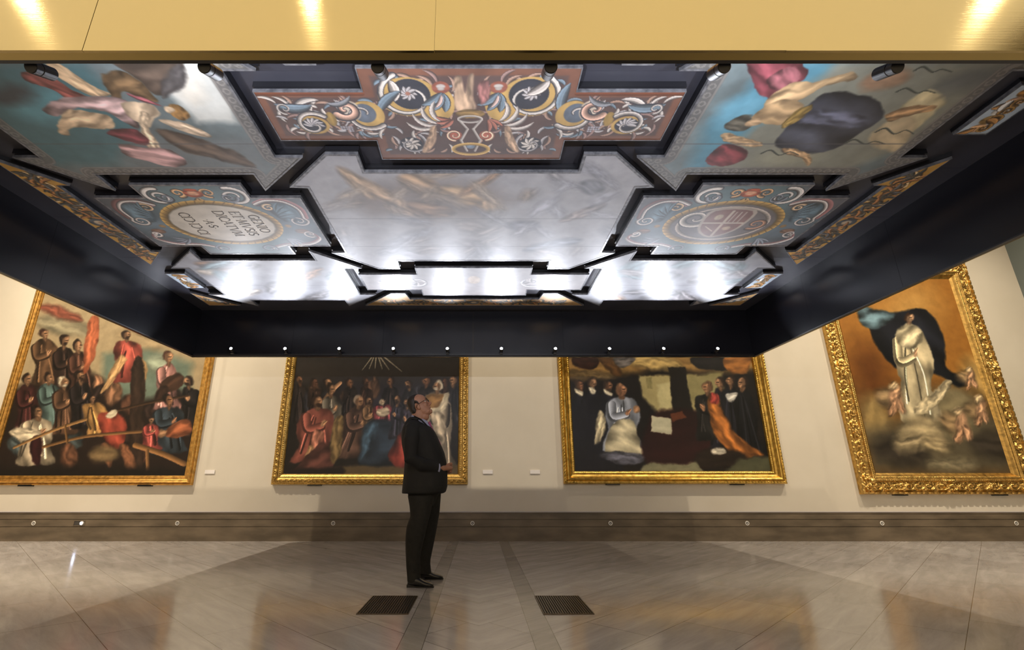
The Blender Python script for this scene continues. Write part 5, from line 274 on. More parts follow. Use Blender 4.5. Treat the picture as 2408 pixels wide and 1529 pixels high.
 'rear_right_canvas': ((132,132,138),[('s',(96,94,96),[243,544,244,556,238,564,228,564,220,555,219,544,226,536,235,536],.9,.036),('s',(120,116,118),[287,626,284,637,270,635,252,619,242,602,244,591,258,594,275,608],.9,.04),('s',(150,140,130),[171,527,168,541,155,561,138,576,129,575,133,560,146,540,162,527],.9,.036),('s',(104,120,126),[194,497,196,514,188,537,174,553,164,550,164,531,173,508,185,494],.9,.035),('s',(120,116,118),[309,532,308,544,297,560,283,571,274,571,276,558,287,542,301,532],.9,.036),('s',(120,116,118),[307,550,307,564,293,573,274,572,262,561,263,547,276,538,294,539],.9,.037),('s',(96,94,96),[237,597,232,604,216,610,198,611,189,607,194,600,210,594,228,593],.9,.039),('s',(150,140,130),[168,560,165,564,154,559,144,550,139,541,142,538,152,542,163,551],.9,.036),('s',(104,120,126),[309,515,313,527,312,536,305,537,297,530,293,518,295,509,301,508],.9,.035),('s',(120,116,118),[346,563,335,559,308,538,281,516,269,503,278,507,304,525,332,548],.9,.035),('s',(150,140,130),[151,500,150,510,142,527,132,540,126,540,127,529,136,512,145,501],.9,.035),('s',(120,116,118),[264,614,255,610,231,588,208,564,199,550,207,553,229,573,253,598],.9,.038),('s',(120,116,118),[314,642,310,648,294,638,276,619,266,603,270,597,285,606,303,624],.9,.041),('s',(104,120,126),[202,557,193,557,169,546,146,531,137,521,145,521,167,531,191,546],.9,.036),('s',(96,94,96),[264,607,260,615,246,623,230,626,221,623,225,614,239,606,255,603],.9,.04),('s',(104,120,126),[334,558,331,566,318,575,301,579,292,576,296,568,309,559,325,555],.9,.037),('s',(140,112,92),[206,641,199,641,180,623,163,600,155,584,162,584,179,600,198,623],.9,.04),('s',(104,120,126),[249,502,249,512,244,523,234,528,227,524,227,514,233,503,242,499],.9,.034),('s',(120,116,118),[198,541,196,547,185,548,172,544,165,537,169,531,179,529,192,533],.9,.036),('s',(104,120,126),[307,529,301,532,280,524,258,511,247,499,253,496,273,503,295,517],.9,.034)]),
}
# ------------------------------------------------------------------ pigment painter (colours of the painted surfaces themselves)
def vnoise(X, Y, seed=0):
    r = np.random.RandomState(seed).rand(64, 64)
    xi = np.floor(X).astype(int); yi = np.floor(Y).astype(int); fx = X-xi; fy = Y-yi
    fx = fx*fx*(3-2*fx); fy = fy*fy*(3-2*fy)
    g = lambda a, b: r[a % 64, b % 64]
    return (g(xi, yi)*(1-fx)*(1-fy)+g(xi+1, yi)*fx*(1-fy)+g(xi, yi+1)*(1-fx)*fy+g(xi+1, yi+1)*fx*fy)*2-1
def fbm(X, Y, sc, seed=0, oct=4):
    t = 0; a = 1; s = 0
    for k in range(oct): t = t+a*vnoise(X*sc, Y*sc, seed+k); s += a; a *= .55; sc *= 2.03
    return t/s
def sdist(X, Y, poly):
    """signed distance (+inside) and arc coordinate of the nearest edge"""
    d = np.full(X.shape, 1e9); ins = np.zeros(X.shape, bool); arc = np.zeros(X.shape); L = 0
    n = len(poly)
    for i in range(n):
        ax, ay = poly[i]; bx, by = poly[(i+1) % n]; ex, ey = bx-ax, by-ay; l2 = ex*ex+ey*ey+1e-12
        t = np.clip(((X-ax)*ex+(Y-ay)*ey)/l2, 0, 1); dd = np.hypot(X-ax-t*ex, Y-ay-t*ey)
        u = dd < d; d = np.where(u, dd, d); arc = np.where(u, L+t*math.sqrt(l2), arc)
        if ay != by:
            c = ((ay > Y) != (by > Y)) & (X < ex*(Y-ay)/(ey if ey else 1e-12)+ax); ins ^= c
        L += math.sqrt(l2)
    return np.where(ins, d, -d), arc
def smooth_closed(p, k=4):
    n = len(p); o = []
    for i in range(n):
        a, b, c, d = [np.array(p[(i+j) % n], float) for j in (-1, 0, 1, 2)]
        for q in range(k):
            t = q/k; o.append(tuple(.5*((2*b)+(c-a)*t+(2*a-5*b+4*c-d)*t*t+(3*b-a-3*c+d)*t**3)))
    return o
class Art:
    def __init__(s, X, Y, bg, mott=.14, seed=1, step=.01, warp=.010):
        s.X = X; s.Y = Y; s.c = np.ones(X.shape+(3,))*np.array(bg, float)/255; s.seed = seed; s.step = step
        n = fbm(X, Y, 2.3, seed, 5)+.5*fbm(X, Y, 9, seed+9, 3)
        s.c *= (1+mott*n)[..., None]
        s.WX = X+warp*(1.6*fbm(X, Y, 3.5, seed+20, 2)+fbm(X, Y, 11, seed+24, 3)); s.WY = Y+warp*(1.6*fbm(X, Y, 3.5, seed+30, 2)+fbm(X, Y, 11, seed+34, 3))
    def shape(s, col, pts, v=.5, soft=.01, sm=True):
        if sm and v > .14: pts = smooth_closed(pts)
        P = np.array(pts); pad = soft*2+.02
        x0, y0 = P.min(0)-pad; x1, y1 = P.max(0)+pad
        m = (s.WX > x0) & (s.WX < x1) & (s.WY > y0) & (s.WY < y1)
        if not m.any(): return
        X, Y = s.WX[m], s.WY[m]; d, _ = sdist(X, Y, pts); md = max(float(d.max()), 1e-4)
        sf = max(soft, s.step*.7); al = np.clip(d/sf*.5+.5, 0, 1)
        s.seed += 3; C = P-P.mean(0); u, w_ = np.linalg.eigh(C.T @ C); ax = w_[:, 1]
        q = (X-P[:, 0].mean())*ax[0]+(Y-P[:, 1].mean())*ax[1]; r = -(X-P[:, 0].mean())*ax[1]+(Y-P[:, 1].mean())*ax[0]
        f = 1/max(md*.55, .02)
        fold = fbm(q*f*.28, r*f, 1, s.seed, 3); fold = .55*np.sign(fold)*np.abs(fold)**.8+.30*np.sin(r*f*2.6+4.5*fbm(q*f*.35, r*f*.5, 1, s.seed+1, 2))
        t = np.clip(d/(md*.75), 0, 1); sh = 1+v*(.62*fold+.42*(t-.62))
        col = np.array(col, float)/255; cc = col[None]*np.clip(sh, .25, 1.9)[:, None]
        s.c[m] = s.c[m]*(1-al[:, None])+cc*al[:, None]
    def stroke(s, col, pts, w0, w1=None, shade=.3, wf=None):
        w1 = w0 if w1 is None else w1; n = len(pts)-1; col = np.array(col, float)/255
        for i in range(n):
            (ax, ay), (bx, by) = pts[i], pts[i+1]
            if wf: ra, rb = wf(i/n), wf((i+1)/n)
            else: ra = w0+(w1-w0)*i/n; rb = w0+(w1-w0)*(i+1)/n
            p = max(ra, rb)+s.step*1.5
            m = (s.X > min(ax, bx)-p) & (s.X < max(ax, bx)+p) & (s.Y > min(ay, by)-p) & (s.Y < max(ay, by)+p)
            if not m.any(): continue
            X, Y = s.X[m], s.Y[m]; ex, ey = bx-ax, by-ay; l2 = ex*ex+ey*ey+1e-12
            t = np.clip(((X-ax)*ex+(Y-ay)*ey)/l2, 0, 1); vx = X-ax-t*ex; vy = Y-ay-t*ey; d = np.hypot(vx, vy)
            r = ra+(rb-ra)*t; al = np.clip((r-d)/s.step+.5, 0, 1)[:, None]
            sd = (vx*ey-vy*ex)/math.sqrt(l2)/np.maximum(r, 1e-4)
            s.c[m] = s.c[m]*(1-al)+col[None]*(1+shade*sd)[:, None]*al
    def curve(s, col, pts, w0, w1=None, shade=.3):
        q = []; P = [pts[0]]+list(pts)+[pts[-1]]
        for i in range(1, len(P)-2):
            a, b, c, d = [np.array(v, float) for v in P[i-1:i+3]]
            for k in range(6):
                t = k/6; q.append(tuple(.5*((2*b)+(c-a)*t+(2*a-5*b+4*c-d)*t*t+(3*b-a-3*c+d)*t**3)))
        q.append(tuple(pts[-1])); s.stroke(col, q, w0, w1, shade); return q
    def disc(s, col, x, y, rx, ry=None, v=.3):
        ry = ry or rx; s.shape(col, [(x+rx*math.cos(k*PI/6), y+ry*math.sin(k*PI/6)) for k in range(12)], v, .004)
    def ring(s, col, x, y, rx, ry, w, shade=.3, a0=0, a1=2*PI, n=40):
        s.stroke(col, [(x+rx*math.cos(a0+(a1-a0)*k/n), y+ry*math.sin(a0+(a1-a0)*k/n)) for k in range(n+1)], w, w, shade)
    def scroll(s, col, x, y, r, a0, turns, sg, w, dark=(40, 36, 36), tail=None, hi=None):
        pts = list(tail or [])
        n = int(26*turns)
        for k in range(n+1):
            t = k/n; a = a0+sg*2*PI*turns*t; q = r*(1-t)**.8*1.0+r*.12*(t)
            pts.append((x+q*math.cos(a), y+q*math.sin(a)))
        s.stroke(dark, pts, w*1.45, w*.5, 0); s.stroke(col, pts, w, w*.3, .5)
        if hi: s.stroke(hi, pts, w*.35, w*.1, 0)
    def leaf(s, col, x, y, a, L, w, dark=(46, 42, 42), bend=.4):
        P = [(x+math.cos(a+bend*t)*L*t, y+math.sin(a+bend*t)*L*t) for t in [k/8 for k in range(9)]]
        wf = lambda t: w*(math.sin(PI*min(1, t*1.02))**.7*.9+.12)
        s.stroke(dark, P, w, w, 0, lambda t: wf(t)*1.3); s.stroke(col, P, w, w, .5, wf)
        s.stroke(tuple(min(255, q*1.25) for q in col), P[1:-1], w*.2, w*.1, 0)
    def tone(s, g, sat):
        s.c = np.clip(s.c, 0, 1)**g; y = s.c.mean(-1, keepdims=True); s.c = y+(s.c-y)*sat
    def items(s, L):
        for it in L:
            it = list(it); it[2] = [(it[2][i]/100, it[2][i+1]/100) for i in range(0, len(it[2]), 2)]
            if it[0] == 's': s.shape(it[1], it[2], it[3], it[4])
            else: s.curve(it[1], it[2], it[3], it[4], .4)
def painted(name, outline, step, to3, painter, mat_, parent, bg, seed=1, mott=.14, warp=.01, label=None):
    """one painted surface: a fine grid filling the outline, pigment held as a colour attribute"""
    P = np.array(outline)
    def lines(vals, lo, hi):
        vs = sorted(set([round(float(v), 5) for v in vals])); out = []
        for a, b in zip(vs, vs[1:]):
            if b-a < 1e-4: continue
            k = max(1, int(round((b-a)/step))); out += list(np.linspace(a, b, k+1)[:-1])
        out.append(vs[-1]); return np.array(out)
    xs = lines(P[:, 0], 0, 0); ys = lines(P[:, 1], 0, 0)
    X, Y = np.meshgrid(xs, ys)
    cx = (xs[1:]+xs[:-1])/2; cy = (ys[1:]+ys[:-1])/2; CX, CY = np.meshgrid(cx, cy)
    d, _ = sdist(CX, CY, outline); keep = d > -1e-5
    X2, Y2 = X.copy(), Y.copy(); n = len(outline)
    for i in range(n):                                   # draw grid points next to slanting edges onto them
        ax, ay = outline[i]; bx, by = outline[(i+1) % n]; ex, ey = bx-ax, by-ay
        if abs(ex) < 1e-4 or abs(ey) < 1e-4: continue
        l2 = ex*ex+ey*ey; t = ((X-ax)*ex+(Y-ay)*ey)/l2; dd = np.hypot(X-ax-t*ex, Y-ay-t*ey)
        k = (t > -.01) & (t < 1.01) & (dd < step*.75); X2[k] = (ax+t*ex)[k]; Y2[k] = (ay+t*ey)[k]
    A = Art(X, Y, bg, mott, seed, step, warp); painter(A)
    W = X.shape[1]; J, I = np.nonzero(keep)
    q = np.stack([J*W+I, J*W+I+1, (J+1)*W+I+1, (J+1)*W+I], 1)
    used, inv = np.unique(q.ravel(), return_inverse=True); q = inv.reshape(-1, 4)
    co = to3(X2.ravel()[used], Y2.ravel()[used])
    me = bpy.data.meshes.new(name); me.vertices.add(len(used)); me.vertices.foreach_set('co', co.astype(np.float32).ravel())
    me.loops.add(q.size); me.loops.foreach_set('vertex_index', q.ravel().astype(np.int32))
    me.polygons.add(len(q)); me.polygons.foreach_set('loop_start', np.arange(0, q.size, 4, dtype=np.int32)); me.polygons.foreach_set('loop_total', np.full(len(q), 4, np.int32))
    me.update(calc_edges=True)
    c = np.clip(A.c.reshape(-1, 3)[used], 0.01, 1); c = np.where(c <= .04045, c/12.92, ((c+.055)/1.055)**2.4)
    at = me.color_attributes.new('Paint', 'FLOAT_COLOR', 'POINT')
    at.data.foreach_set('color', np.concatenate([c, np.ones((len(c), 1))], 1).astype(np.float32).ravel())
    o = mesh_obj(name, me, mat_, parent)
    if label: o['label'] = label
    return o
# ------------------------------------------------------------------ gilt picture frames
def gilt_frame(parent, x0, x1, z0, z1, w, prof, relief, mat_, step, nt, label=None):
    """carved moulding mitred at four corners; t 0 outside - 1 sight edge; depth towards -Y"""
    T = np.unique(np.concatenate([np.linspace(0, 1, nt), [p[0] for p in prof]])); T.sort()
    D = np.interp(T, [p[0] for p in prof], [p[1] for p in prof])
    V = []; F = []
    for side in range(4):
        L = (x1-x0) if side % 2 == 0 else (z1-z0); ns = int(L/step); Sg = np.linspace(0, 1, ns+1)
        t, s = np.meshgrid(T, Sg); inset = t*w; along = inset+(L-2*inset)*s
        dep = np.broadcast_to(D, t.shape)+relief(along, t, L, side)*np.clip(np.minimum(t, 1-t)*30, 0, 1)
        if side == 0: x = x0+along; z = z0+inset
        elif side == 1: x = x1-inset; z = z0+along
        elif side == 2: x = x1-along; z = z1-inset
        else: x = x0+inset; z = z1-along
        base = len(V); pts = np.stack([x, WY1-dep-.001, z], -1).reshape(-1, 3); V += pts.tolist()
        nT = len(T)
        for i in range(ns):
            for j in range(nT-1):
                a = base+i*nT+j; F.append((a, a+1, a+nT+1, a+nT))
    return py_mesh('frame', V, F, mat_, parent, True)
def sstep(x, a, b): t = np.clip((x-a)/(b-a), 0, 1); return t*t*(3-2*t)
def spiral_run(along, v, pitch, h):
    """running wave scroll: v is -1..1 across the band"""
    k = np.floor(along/pitch); u = (along-(k+.5)*pitch)/(pitch*.5); r = np.hypot(u*.95, v); ph = np.arctan2(v, u)
    return h*sstep(np.cos(ph-6.5*r+1.2), -.1, .6)*(1-sstep(r, .85, 1.15))
def wall_picture(x0, x1, z0, z1, w, key, label, prof, relief, gm, step, nt, pstep, seed, pd=.02, cat='painting'):
    t = thing('framed_painting', ((x0+x1)/2, WY1, z0), label, cat)
    gilt_frame(t, x0, x1, z0, z1, w, prof, relief, gm, step, nt)
    bg, items = ART[key]
    a, b, c, d = x0+w-.01, x1-w+.01, z0+w-.01, z1-w+.01
    painted('picture', [(a, c), (b, c), (b, d), (a, d)], pstep, lambda X, Y: np.stack([X, np.full(X.shape, WY1-pd), Y], 1),
            lambda A: (A.items(items), A.tone(1.2, .80)), M['canvas'], t, bg, seed, .3, .022)
    bm = bmesh.new(); box(bm, x0+.03, x1-.03, WY1-.018, WY1-.0005, z0+.03, z1-.03); from_bm('backing_board', bm, M['socket'], t)
    for q in (.22, .78):
        xx = x0+(x1-x0)*q; bm = bmesh.new(); box(bm, xx-.11, xx+.11, WY1-.05, WY1, z0-.018, z0+.004); box(bm, xx-.11, xx+.11, WY1-.056, WY1-.046, z0-.018, z0+.02)
        from_bm('support_bracket', bm, M['blackmetal'], t)
    return t
zero = lambda a, t, L, s: 0*a
wall_picture(-8.05, -4.62, .83, 5.0, .15, 'crowd_scene', 'large crowd painting in a plain ochre-gold frame, leftmost on the beige wall',
    [(0, 0), (.001, .05), (.10, .058), (.16, .05), (.24, .085), (.34, .09), (.38, .078), (.5, .05), (.68, .042), (.74, .05), (.82, .05), (.86, .036), (.97, .036), (1, .018)],
    lambda a, t, L, s: .0035*np.sin(t*60)*(t > .4)*(t < .7), M['gilt_plain'], .05, 40, .012, 11)
def rel2(a, t, L, s):
    return (spiral_run(a, (t-.33)/.17, .088, .02)*(np.abs(t-.33) < .19)+.011*np.abs(np.sin(a*PI/.034))*sstep(1-np.abs(t-.72)/.09, 0, 1)
            + .008*np.abs(np.sin(a*PI/.03))*(t < .12)+.006*np.abs(np.sin(a*PI/.022+t*9))*(t > .86))
wall_picture(-3.34, -.18, .84, 4.5, .165, 'gathering_scene', 'dark gathering painting in a frame carved with running scrolls, behind the man',
    [(0, 0), (.001, .06), (.12, .062), (.16, .072), (.5, .078), (.56, .06), (.62, .055), (.82, .05), (.9, .036), (1, .018)], rel2, M['gilt_scroll'], .008, 36, .011, 23)
def rel3(a, t, L, s):
    return .012*np.abs(np.sin(a*PI/.05+t*14))*(t < .16)+.010*np.abs(np.sin(a*PI/.036))*sstep(1-np.abs(t-.86)/.07, 0, 1)+.004*np.sin(a*PI/.018)*(np.abs(t-.24) < .03)
wall_picture(1.37, 4.95, .85, 4.6, .20, 'kneeling_scene', 'painting of kneeling robed people in a smooth bright-gold cove frame, right of the two labels',
    [(0, 0), (.001, .07), (.08, .085), (.18, .09), (.22, .075), (.30, .10), (.38, .108), (.46, .10), (.6, .06), (.74, .048), (.78, .055), (.93, .05), (1, .018)], rel3, M['gilt_smooth'], .009, 40, .011, 37)
def rel4(a, t, L, s):
    W = .33; d = t*W
    o = .014*np.abs(np.sin(a*PI/.095))*(d < .035)+.008*np.abs(np.sin(a*PI/.0475))*(d < .02)
    band = (d > .055)*(d < .19); n = fbm(a, d*1.0, 9, 70+s, 3)
    cut = sstep(np.cos(24*n+a*9), -.2, .5)*.016
    v = (d-.122)/.062; run = spiral_run(a, v, .17, .026)
    o = o+band*(cut*.6+run)
    o = o+.014*np.abs(((a/.03) % 1)*2-1)*sstep(1-np.abs(d-.215)/.018, 0, 1)+.014*np.abs(np.sin(a*PI/.026))*sstep(1-np.abs(d-.262)/.016, 0, 1)
    for c0 in (0.14, L/2, L-.14):
        R = .20 if c0 == L/2 else .17
        rr = np.hypot((a-c0)/R, (d-.13)/.13); ph = np.arctan2(d-.13, a-c0)
        o = o+(1-sstep(rr, .5, 1.05))*(.022+.02*np.abs(np.sin(ph*5+rr*3))*sstep(rr, .25, .5))+.03*(1-sstep(rr, .1, .32))
    for c0 in (L*.25, L*.75):
        rr = np.hypot((a-c0)/.15, (d-.12)/.08); ph = np.arctan2(d-.12, a-c0)
        o = o+(1-sstep(rr, .5, 1.05))*(.016+.016*np.abs(np.sin(ph*4-rr*4)))
    return o
wall_picture(6.12, 8.97, .69, 4.76, .33, 'amber_sky_scene', 'tall painting with amber sky and pale robed figure in an ornate carved gold frame, rightmost',
    [(0, 0), (.001, .07), (.10, .085), (.15, .06), (.34, .05), (.56, .065), (.62, .095), (.68, .10), (.74, .08), (.84, .07), (.90, .045), (1, .018)], rel4, M['gilt_rich'], .009, 60, .011, 51)
# ------------------------------------------------------------------ suspended box with the painted ceiling
XC = -.075; HX = 4.105; BX0, BX1 = XC-HX, XC+HX; BY0, BY1 = 1.67, 6.95; BZ0, BZC, BZT = 2.63, 3.351, 3.47; TW = .05
canopy = thing('suspended_display_box', (XC, (BY0+BY1)/2, BZ0), 'huge hanging brass-faced box, black inside, carrying the painted ceiling panels over the man', 'display box')
seams_x = [BX0, -2.76, -1.42, -.085, 1.25, 2.6, BX1]
for a, b in zip(seams_x, seams_x[1:]):
    box_obj('back_side_board', a+.001, b-.001, BY1, BY1+.02, BZ0+.012, BZC, M['blackwall'], canopy)
ys = [BY0, 3.0, 4.3, 5.63, BY1]
for a, b in zip(ys, ys[1:]):
    box_obj('left_side_board', BX0-.02, BX0, a+.001, b-.001, BZ0+.012, BZC, M['blackwall'], canopy)
    box_obj('right_side_board', BX1, BX1+.02, a+.001, b-.001, BZ0+.012, BZC, M['blackwall'], canopy)
box_obj('front_side_board', BX0, BX1, BY0-.02, BY0, BZ0+.012, BZC, M['blackwall'], canopy)
ysb = [BY0, 2.44, 3.44, 4.22, 5.13, 6.0, BY1]
for a, b in zip(ysb, ysb[1:]):
    box_obj('ceiling_board', BX0-.02, BX1+.02, a+.0012, b-.0012, BZC, BZC+.03, M['black'], canopy)
box_obj('top_cover', BX0-TW, BX1+TW, BY0-TW, BY1+TW, BZC+.03, BZT, M['tray'], canopy)
bx = [BX0-TW, -3.19, -1.69, -.19, 1.31, 2.81, BX1+TW]
for i, (a, b) in enumerate(zip(bx, bx[1:])):
    box_obj('brass_front_sheet', a+.0006, b-.0006, BY0-TW-.0015*(i % 2), BY0-TW+.012, BZ0, BZT, M['brass'], canopy)
    box_obj('brass_back_sheet', a+.0006, b-.0006, BY1+TW-.012, BY1+TW, BZ0, BZT, M['brass'], canopy)
for sx, nm in ((BX0-TW, 'brass_left_sheet'), (BX1+TW-.012, 'brass_right_sheet')):
    yy = [BY0-TW+.013, 3.3, 5.0, BY1+TW-.013]
    for a, b in zip(yy, yy[1:]): box_obj(nm, sx, sx+.012, a+.0006, b-.0006, BZ0, BZT, M['brass'], canopy)
box_obj('brass_front_soffit', BX0-TW, BX1+TW, BY0-TW+.012, BY0+.0, BZ0+.0005, BZ0+.012, M['brass_soffit'], canopy)
box_obj('black_rim_soffit', BX0-.02, BX1+.02, BY1, BY1+TW-.012, BZ0+.0005, BZ0+.012, M['tray'], canopy)
for a, b in ((BX0-TW+.012, BX0), (BX1, BX1+TW-.012)): box_obj('black_rim_soffit', a, b, BY0, BY1, BZ0+.0005, BZ0+.012, M['tray'], canopy)
bm = bmesh.new(); box(bm, BX0, BX1, BY1-.035, BY1, BZ0+.012, BZ0+.03); box(bm, BX0, BX1, BY1-.012, BY1, BZ0+.03, BZ0+.042); from_bm('lamp_rail', bm, M['tray'], canopy)
bm = bmesh.new(); box(bm, BX0, BX1, BY0, BY0+.03, BZ0+.012, BZ0+.03); from_bm('lamp_rail', bm, M['tray'], canopy)
for x in (BX0+.4, BX1-.4):
    for y in (BY0+.4, BY1-.4):
        bm = bmesh.new(); cyl(bm, (x, y, BZT-.01), (x, y, WZ), .006, n=8); cyl(bm, (x, y, BZT), (x, y, BZT+.04), .03); from_bm('suspension_cable', bm, M['steel'], canopy)
# --- mounted ceiling panels
ZF = BZC-.078
def XP(pts, cx=0.0, cy=0.0, sx=1, sy=1): return [(XC+.015+cx+p[0]*sx, cy+p[1]*sy) for p in pts]
def mirror4(q): return q
def ceiling_panel(outline, name, label, cat, step, bg, painter, seed, edge=.014, tray=.007, edge_mat='lead', thick=.078, mott=.14, group=None, warp=.008, finish='panelpaint'):
    if area(outline) < 0: outline = outline[::-1]
    xs = [p[0] for p in outline]; yv = [p[1] for p in outline]
    t = thing(name, ((min(xs)+max(xs))/2, (min(yv)+max(yv))/2, BZC), label, cat, group)
    zf = BZC-thick
    bm = bmesh.new(); prism(bm, offset(outline, tray), BZC-thick*.55, BZC-.0005); from_bm('mounting_tray', bm, M['tray'], t)
    bm = bmesh.new(); prism(bm, offset(outline, -.002), zf+.003, BZC-thick*.55); from_bm('stretcher', bm, M['tray'], t)
    bm = bmesh.new(); ring_prism(bm, offset(outline, .003), offset(outline, -edge), zf-.002, zf+.022); from_bm('edge_strip', bm, M[edge_mat], t)
    painted('painted_face', outline, step, lambda X, Y: np.stack([X, Y, np.full(X.shape, zf)], 1), painter, M[finish], t, bg, seed, mott, warp)
    return t
def cross(hb, y0, y1, ha, a0, a1): return [(-hb, y0), (hb, y0), (hb, a0), (ha, a0), (ha, a1), (hb, a1), (hb, y1), (-hb, y1), (-hb, a1), (-ha, a1), (-ha, a0), (-hb, a0)]
# A: grotesque ornament
def grotesque(A, oy=2.34, strength=1):
    o = XC+.015
    A.shape((74, 56, 52), [(o-.62, oy+.06), (o+.62, oy+.06), (o+.62, oy+.82), (o-.62, oy+.82)], .1, .01, False)
    A.shape((74, 56, 52), [(o-1.34, oy+.24), (o+1.34, oy+.24), (o+1.34, oy+.61), (o-1.34, oy+.61)], .1, .01, False)
    g = (150, 146, 146); ye = (192, 154, 84); dk = (36, 40, 50); wh = (176, 168, 160); re = (142, 76, 58); bl = (92, 110, 122)
    rnd = random.Random(3)
    for k in range(150):
        x = rnd.uniform(.05, 1.3); y = oy+(rnd.uniform(.08, .8) if x < .6 else rnd.uniform(.26, .6)); a = rnd.uniform(0, 6.28); c = rnd.choice([g, bl, (120, 96, 90), wh, (140, 112, 96)]); L = rnd.uniform(.05, .13)
        for s in (-1, 1): A.leaf(c, o+s*x, y, a if s > 0 else PI-a, L, .012, (52, 42, 42), .8*s)
    for s in (-1, 1):
        a = lambda t: t if s > 0 else PI-t
        A.disc(ye, o+s*.40, oy+.24, .20, .17, .2); A.disc(ye, o+s*.22, oy+.30, .12, .16, .2); A.disc(dk, o+s*.385, oy+.215, .125, .125, .2)
        A.scroll(wh, o+s*.40, oy+.24, .20, a(-1.2), 1.1, s, .016, dk, hi=(220, 214, 204)); A.ring(dk, o+s*.385, oy+.215, .125, .125, .006)
        for k in range(9): A.leaf(g, o+s*.40, oy+.205, k*.7, .06, .013, (70, 66, 66), .2)
        A.disc((170, 110, 90), o+s*.40, oy+.205, .016)
        A.leaf(wh, o+s*.50, oy+.10, a(2.0), .17, .03); A.leaf(bl, o+s*.62, oy+.38, a(-1.9), .26, .03)
        A.disc(re, o+s*.185, oy+.155, .058, .05); A.disc(wh, o+s*.185, oy+.145, .03, .018); A.disc(wh, o+s*.185, oy+.165, .022, .014)
        for k in (-.5, 0, .5): A.leaf(bl, o+s*.185, oy+.2, PI/2+k, .17, .026)
        A.leaf((188, 160, 150), o+s*.185, oy+.22, PI/2, .12, .012)
        A.disc((172, 88, 66), o+s*.115, oy+.605, .052, .048); A.scroll((214, 190, 160), o+s*.115, oy+.605, .055, a(PI/2), 1.3, -s, .009, (120, 50, 40))
        for k in range(4): A.leaf(wh, o+s*(.2+.02*k), oy+.46+.02*k, a(-.5+.38*k), .19, .016, (92, 80, 78), -.9*s)
        for k in range(3): A.leaf((146, 88, 72), o+s*.12, oy+.45, a(.1+.5*k), .12, .016)
        A.disc(dk, o+s*.44, oy+.70, .085, .075)
        for k in range(8): A.leaf(wh, o+s*.44, oy+.70, k*.785, .07, .014, (60, 60, 60), .3)
        A.scroll(g, o+s*.44, oy+.70, .12, a(-2.2), .9, -s, .012, dk)
        A.shape((176, 144, 116), [(o+s*.24, oy+.52), (o+s*.28, oy+.52), (o+s*.31, oy+.62), (o+s*.37, oy+.78), (o+s*.33, oy+.79), (o+s*.26, oy+.68)], .8, .006)
        # arms
        A.disc(ye, o+s*.70, oy+.40, .115, .13); A.disc((84, 96, 110), o+s*.72, oy+.385, .08, .09); A.disc((196, 180, 160), o+s*.80, oy+.36, .06, .09); A.scroll(wh, o+s*.72, oy+.40, .15, a(2.4), .8, -s, .018, dk)
        A.scroll((190, 150, 130), o+s*.84, oy+.35, .085, a(.6), 1.1, s, .026, dk); A.leaf((112, 116, 120), o+s*.95, oy+.29, a(2.6), .18, .018, dk, .9*s)
        A.leaf(wh, o+s*1.0, oy+.26, a(-.2), .2, .02, dk, .6*s); A.disc((150, 120, 60), o+s*.96, oy+.44, .035, .07)
        A.disc(ye, o+s*1.10, oy+.50, .11, .09); A.disc(dk, o+s*1.10, oy+.50, .085, .068)
        for k in range(7): A.leaf(g, o+s*1.10, oy+.50, PI+k*.52, .075, .014, dk, .2)
        A.scroll(wh, o+s*1.10, oy+.50, .13, a(-2.4), .95, s, .016, dk); A.leaf(bl, o+s*1.30, oy+.3, a(2.5), .24, .034, dk, .6*s); A.scroll(wh, o+s*1.25, oy+.34, .05, a(1.5), 1.2, -s, .008, dk)
        for k in range(12): A.disc((158, 160, 170), o+s*(.84+.018*(k % 5)), oy+.52+.02*(k//5), .008)
    A.shape((190, 158, 128), [(o-.09, oy+.08), (o-.05, oy+.07), (o-.03, oy+.2), (o-.0, oy+.06), (o+.03, oy+.06), (o+.02, oy+.22), (o+.04, oy+.34), (o-.04, oy+.38), (o-.1, oy+.34), (o-.1, oy+.2)], .9, .008)
    A.shape((130, 84, 80), [(o+.05, oy+.14), (o+.12, oy+.1), (o+.13, oy+.24), (o+.07, oy+.3)], 1, .008)
    A.disc((128, 100, 56), o, oy+.39, .10, .045, .8); A.ring(wh, o, oy+.44, .08, .03, .008)
    for s in (-1, 1): A.stroke(wh, [(o+s*.07, oy+.46), (o+s*.02, oy+.54), (o+s*.07, oy+.66), (o+s*.03, oy+.78)], .009)
    A.disc((120, 140, 160), o, oy+.72, .035); A.ring(ye, o, oy+.76, .13, .06, .014)
    A.c = A.c*.80+np.array((112, 98, 92))/255*.20  # greyish haze over the panel, mixed into its colours
    A.stroke((108, 62, 42), [(o-1.38, oy+.205), (o-.70, oy+.205)], .02); A.stroke((108, 62, 42), [(o+.70, oy+.205), (o+1.38, oy+.205)], .02)
ceiling_panel(XP(cross(.69, 2.34, 3.22, 1.395, 2.53, 3.0)), 'grotesque_painting', 'cross-shaped ceiling panel of yellow and dark scrollwork on red-brown, nearest the brass edge', 'ceiling painting', .0055, (104, 64, 47), lambda A: grotesque(A), 3, edge=.004, warp=.002)
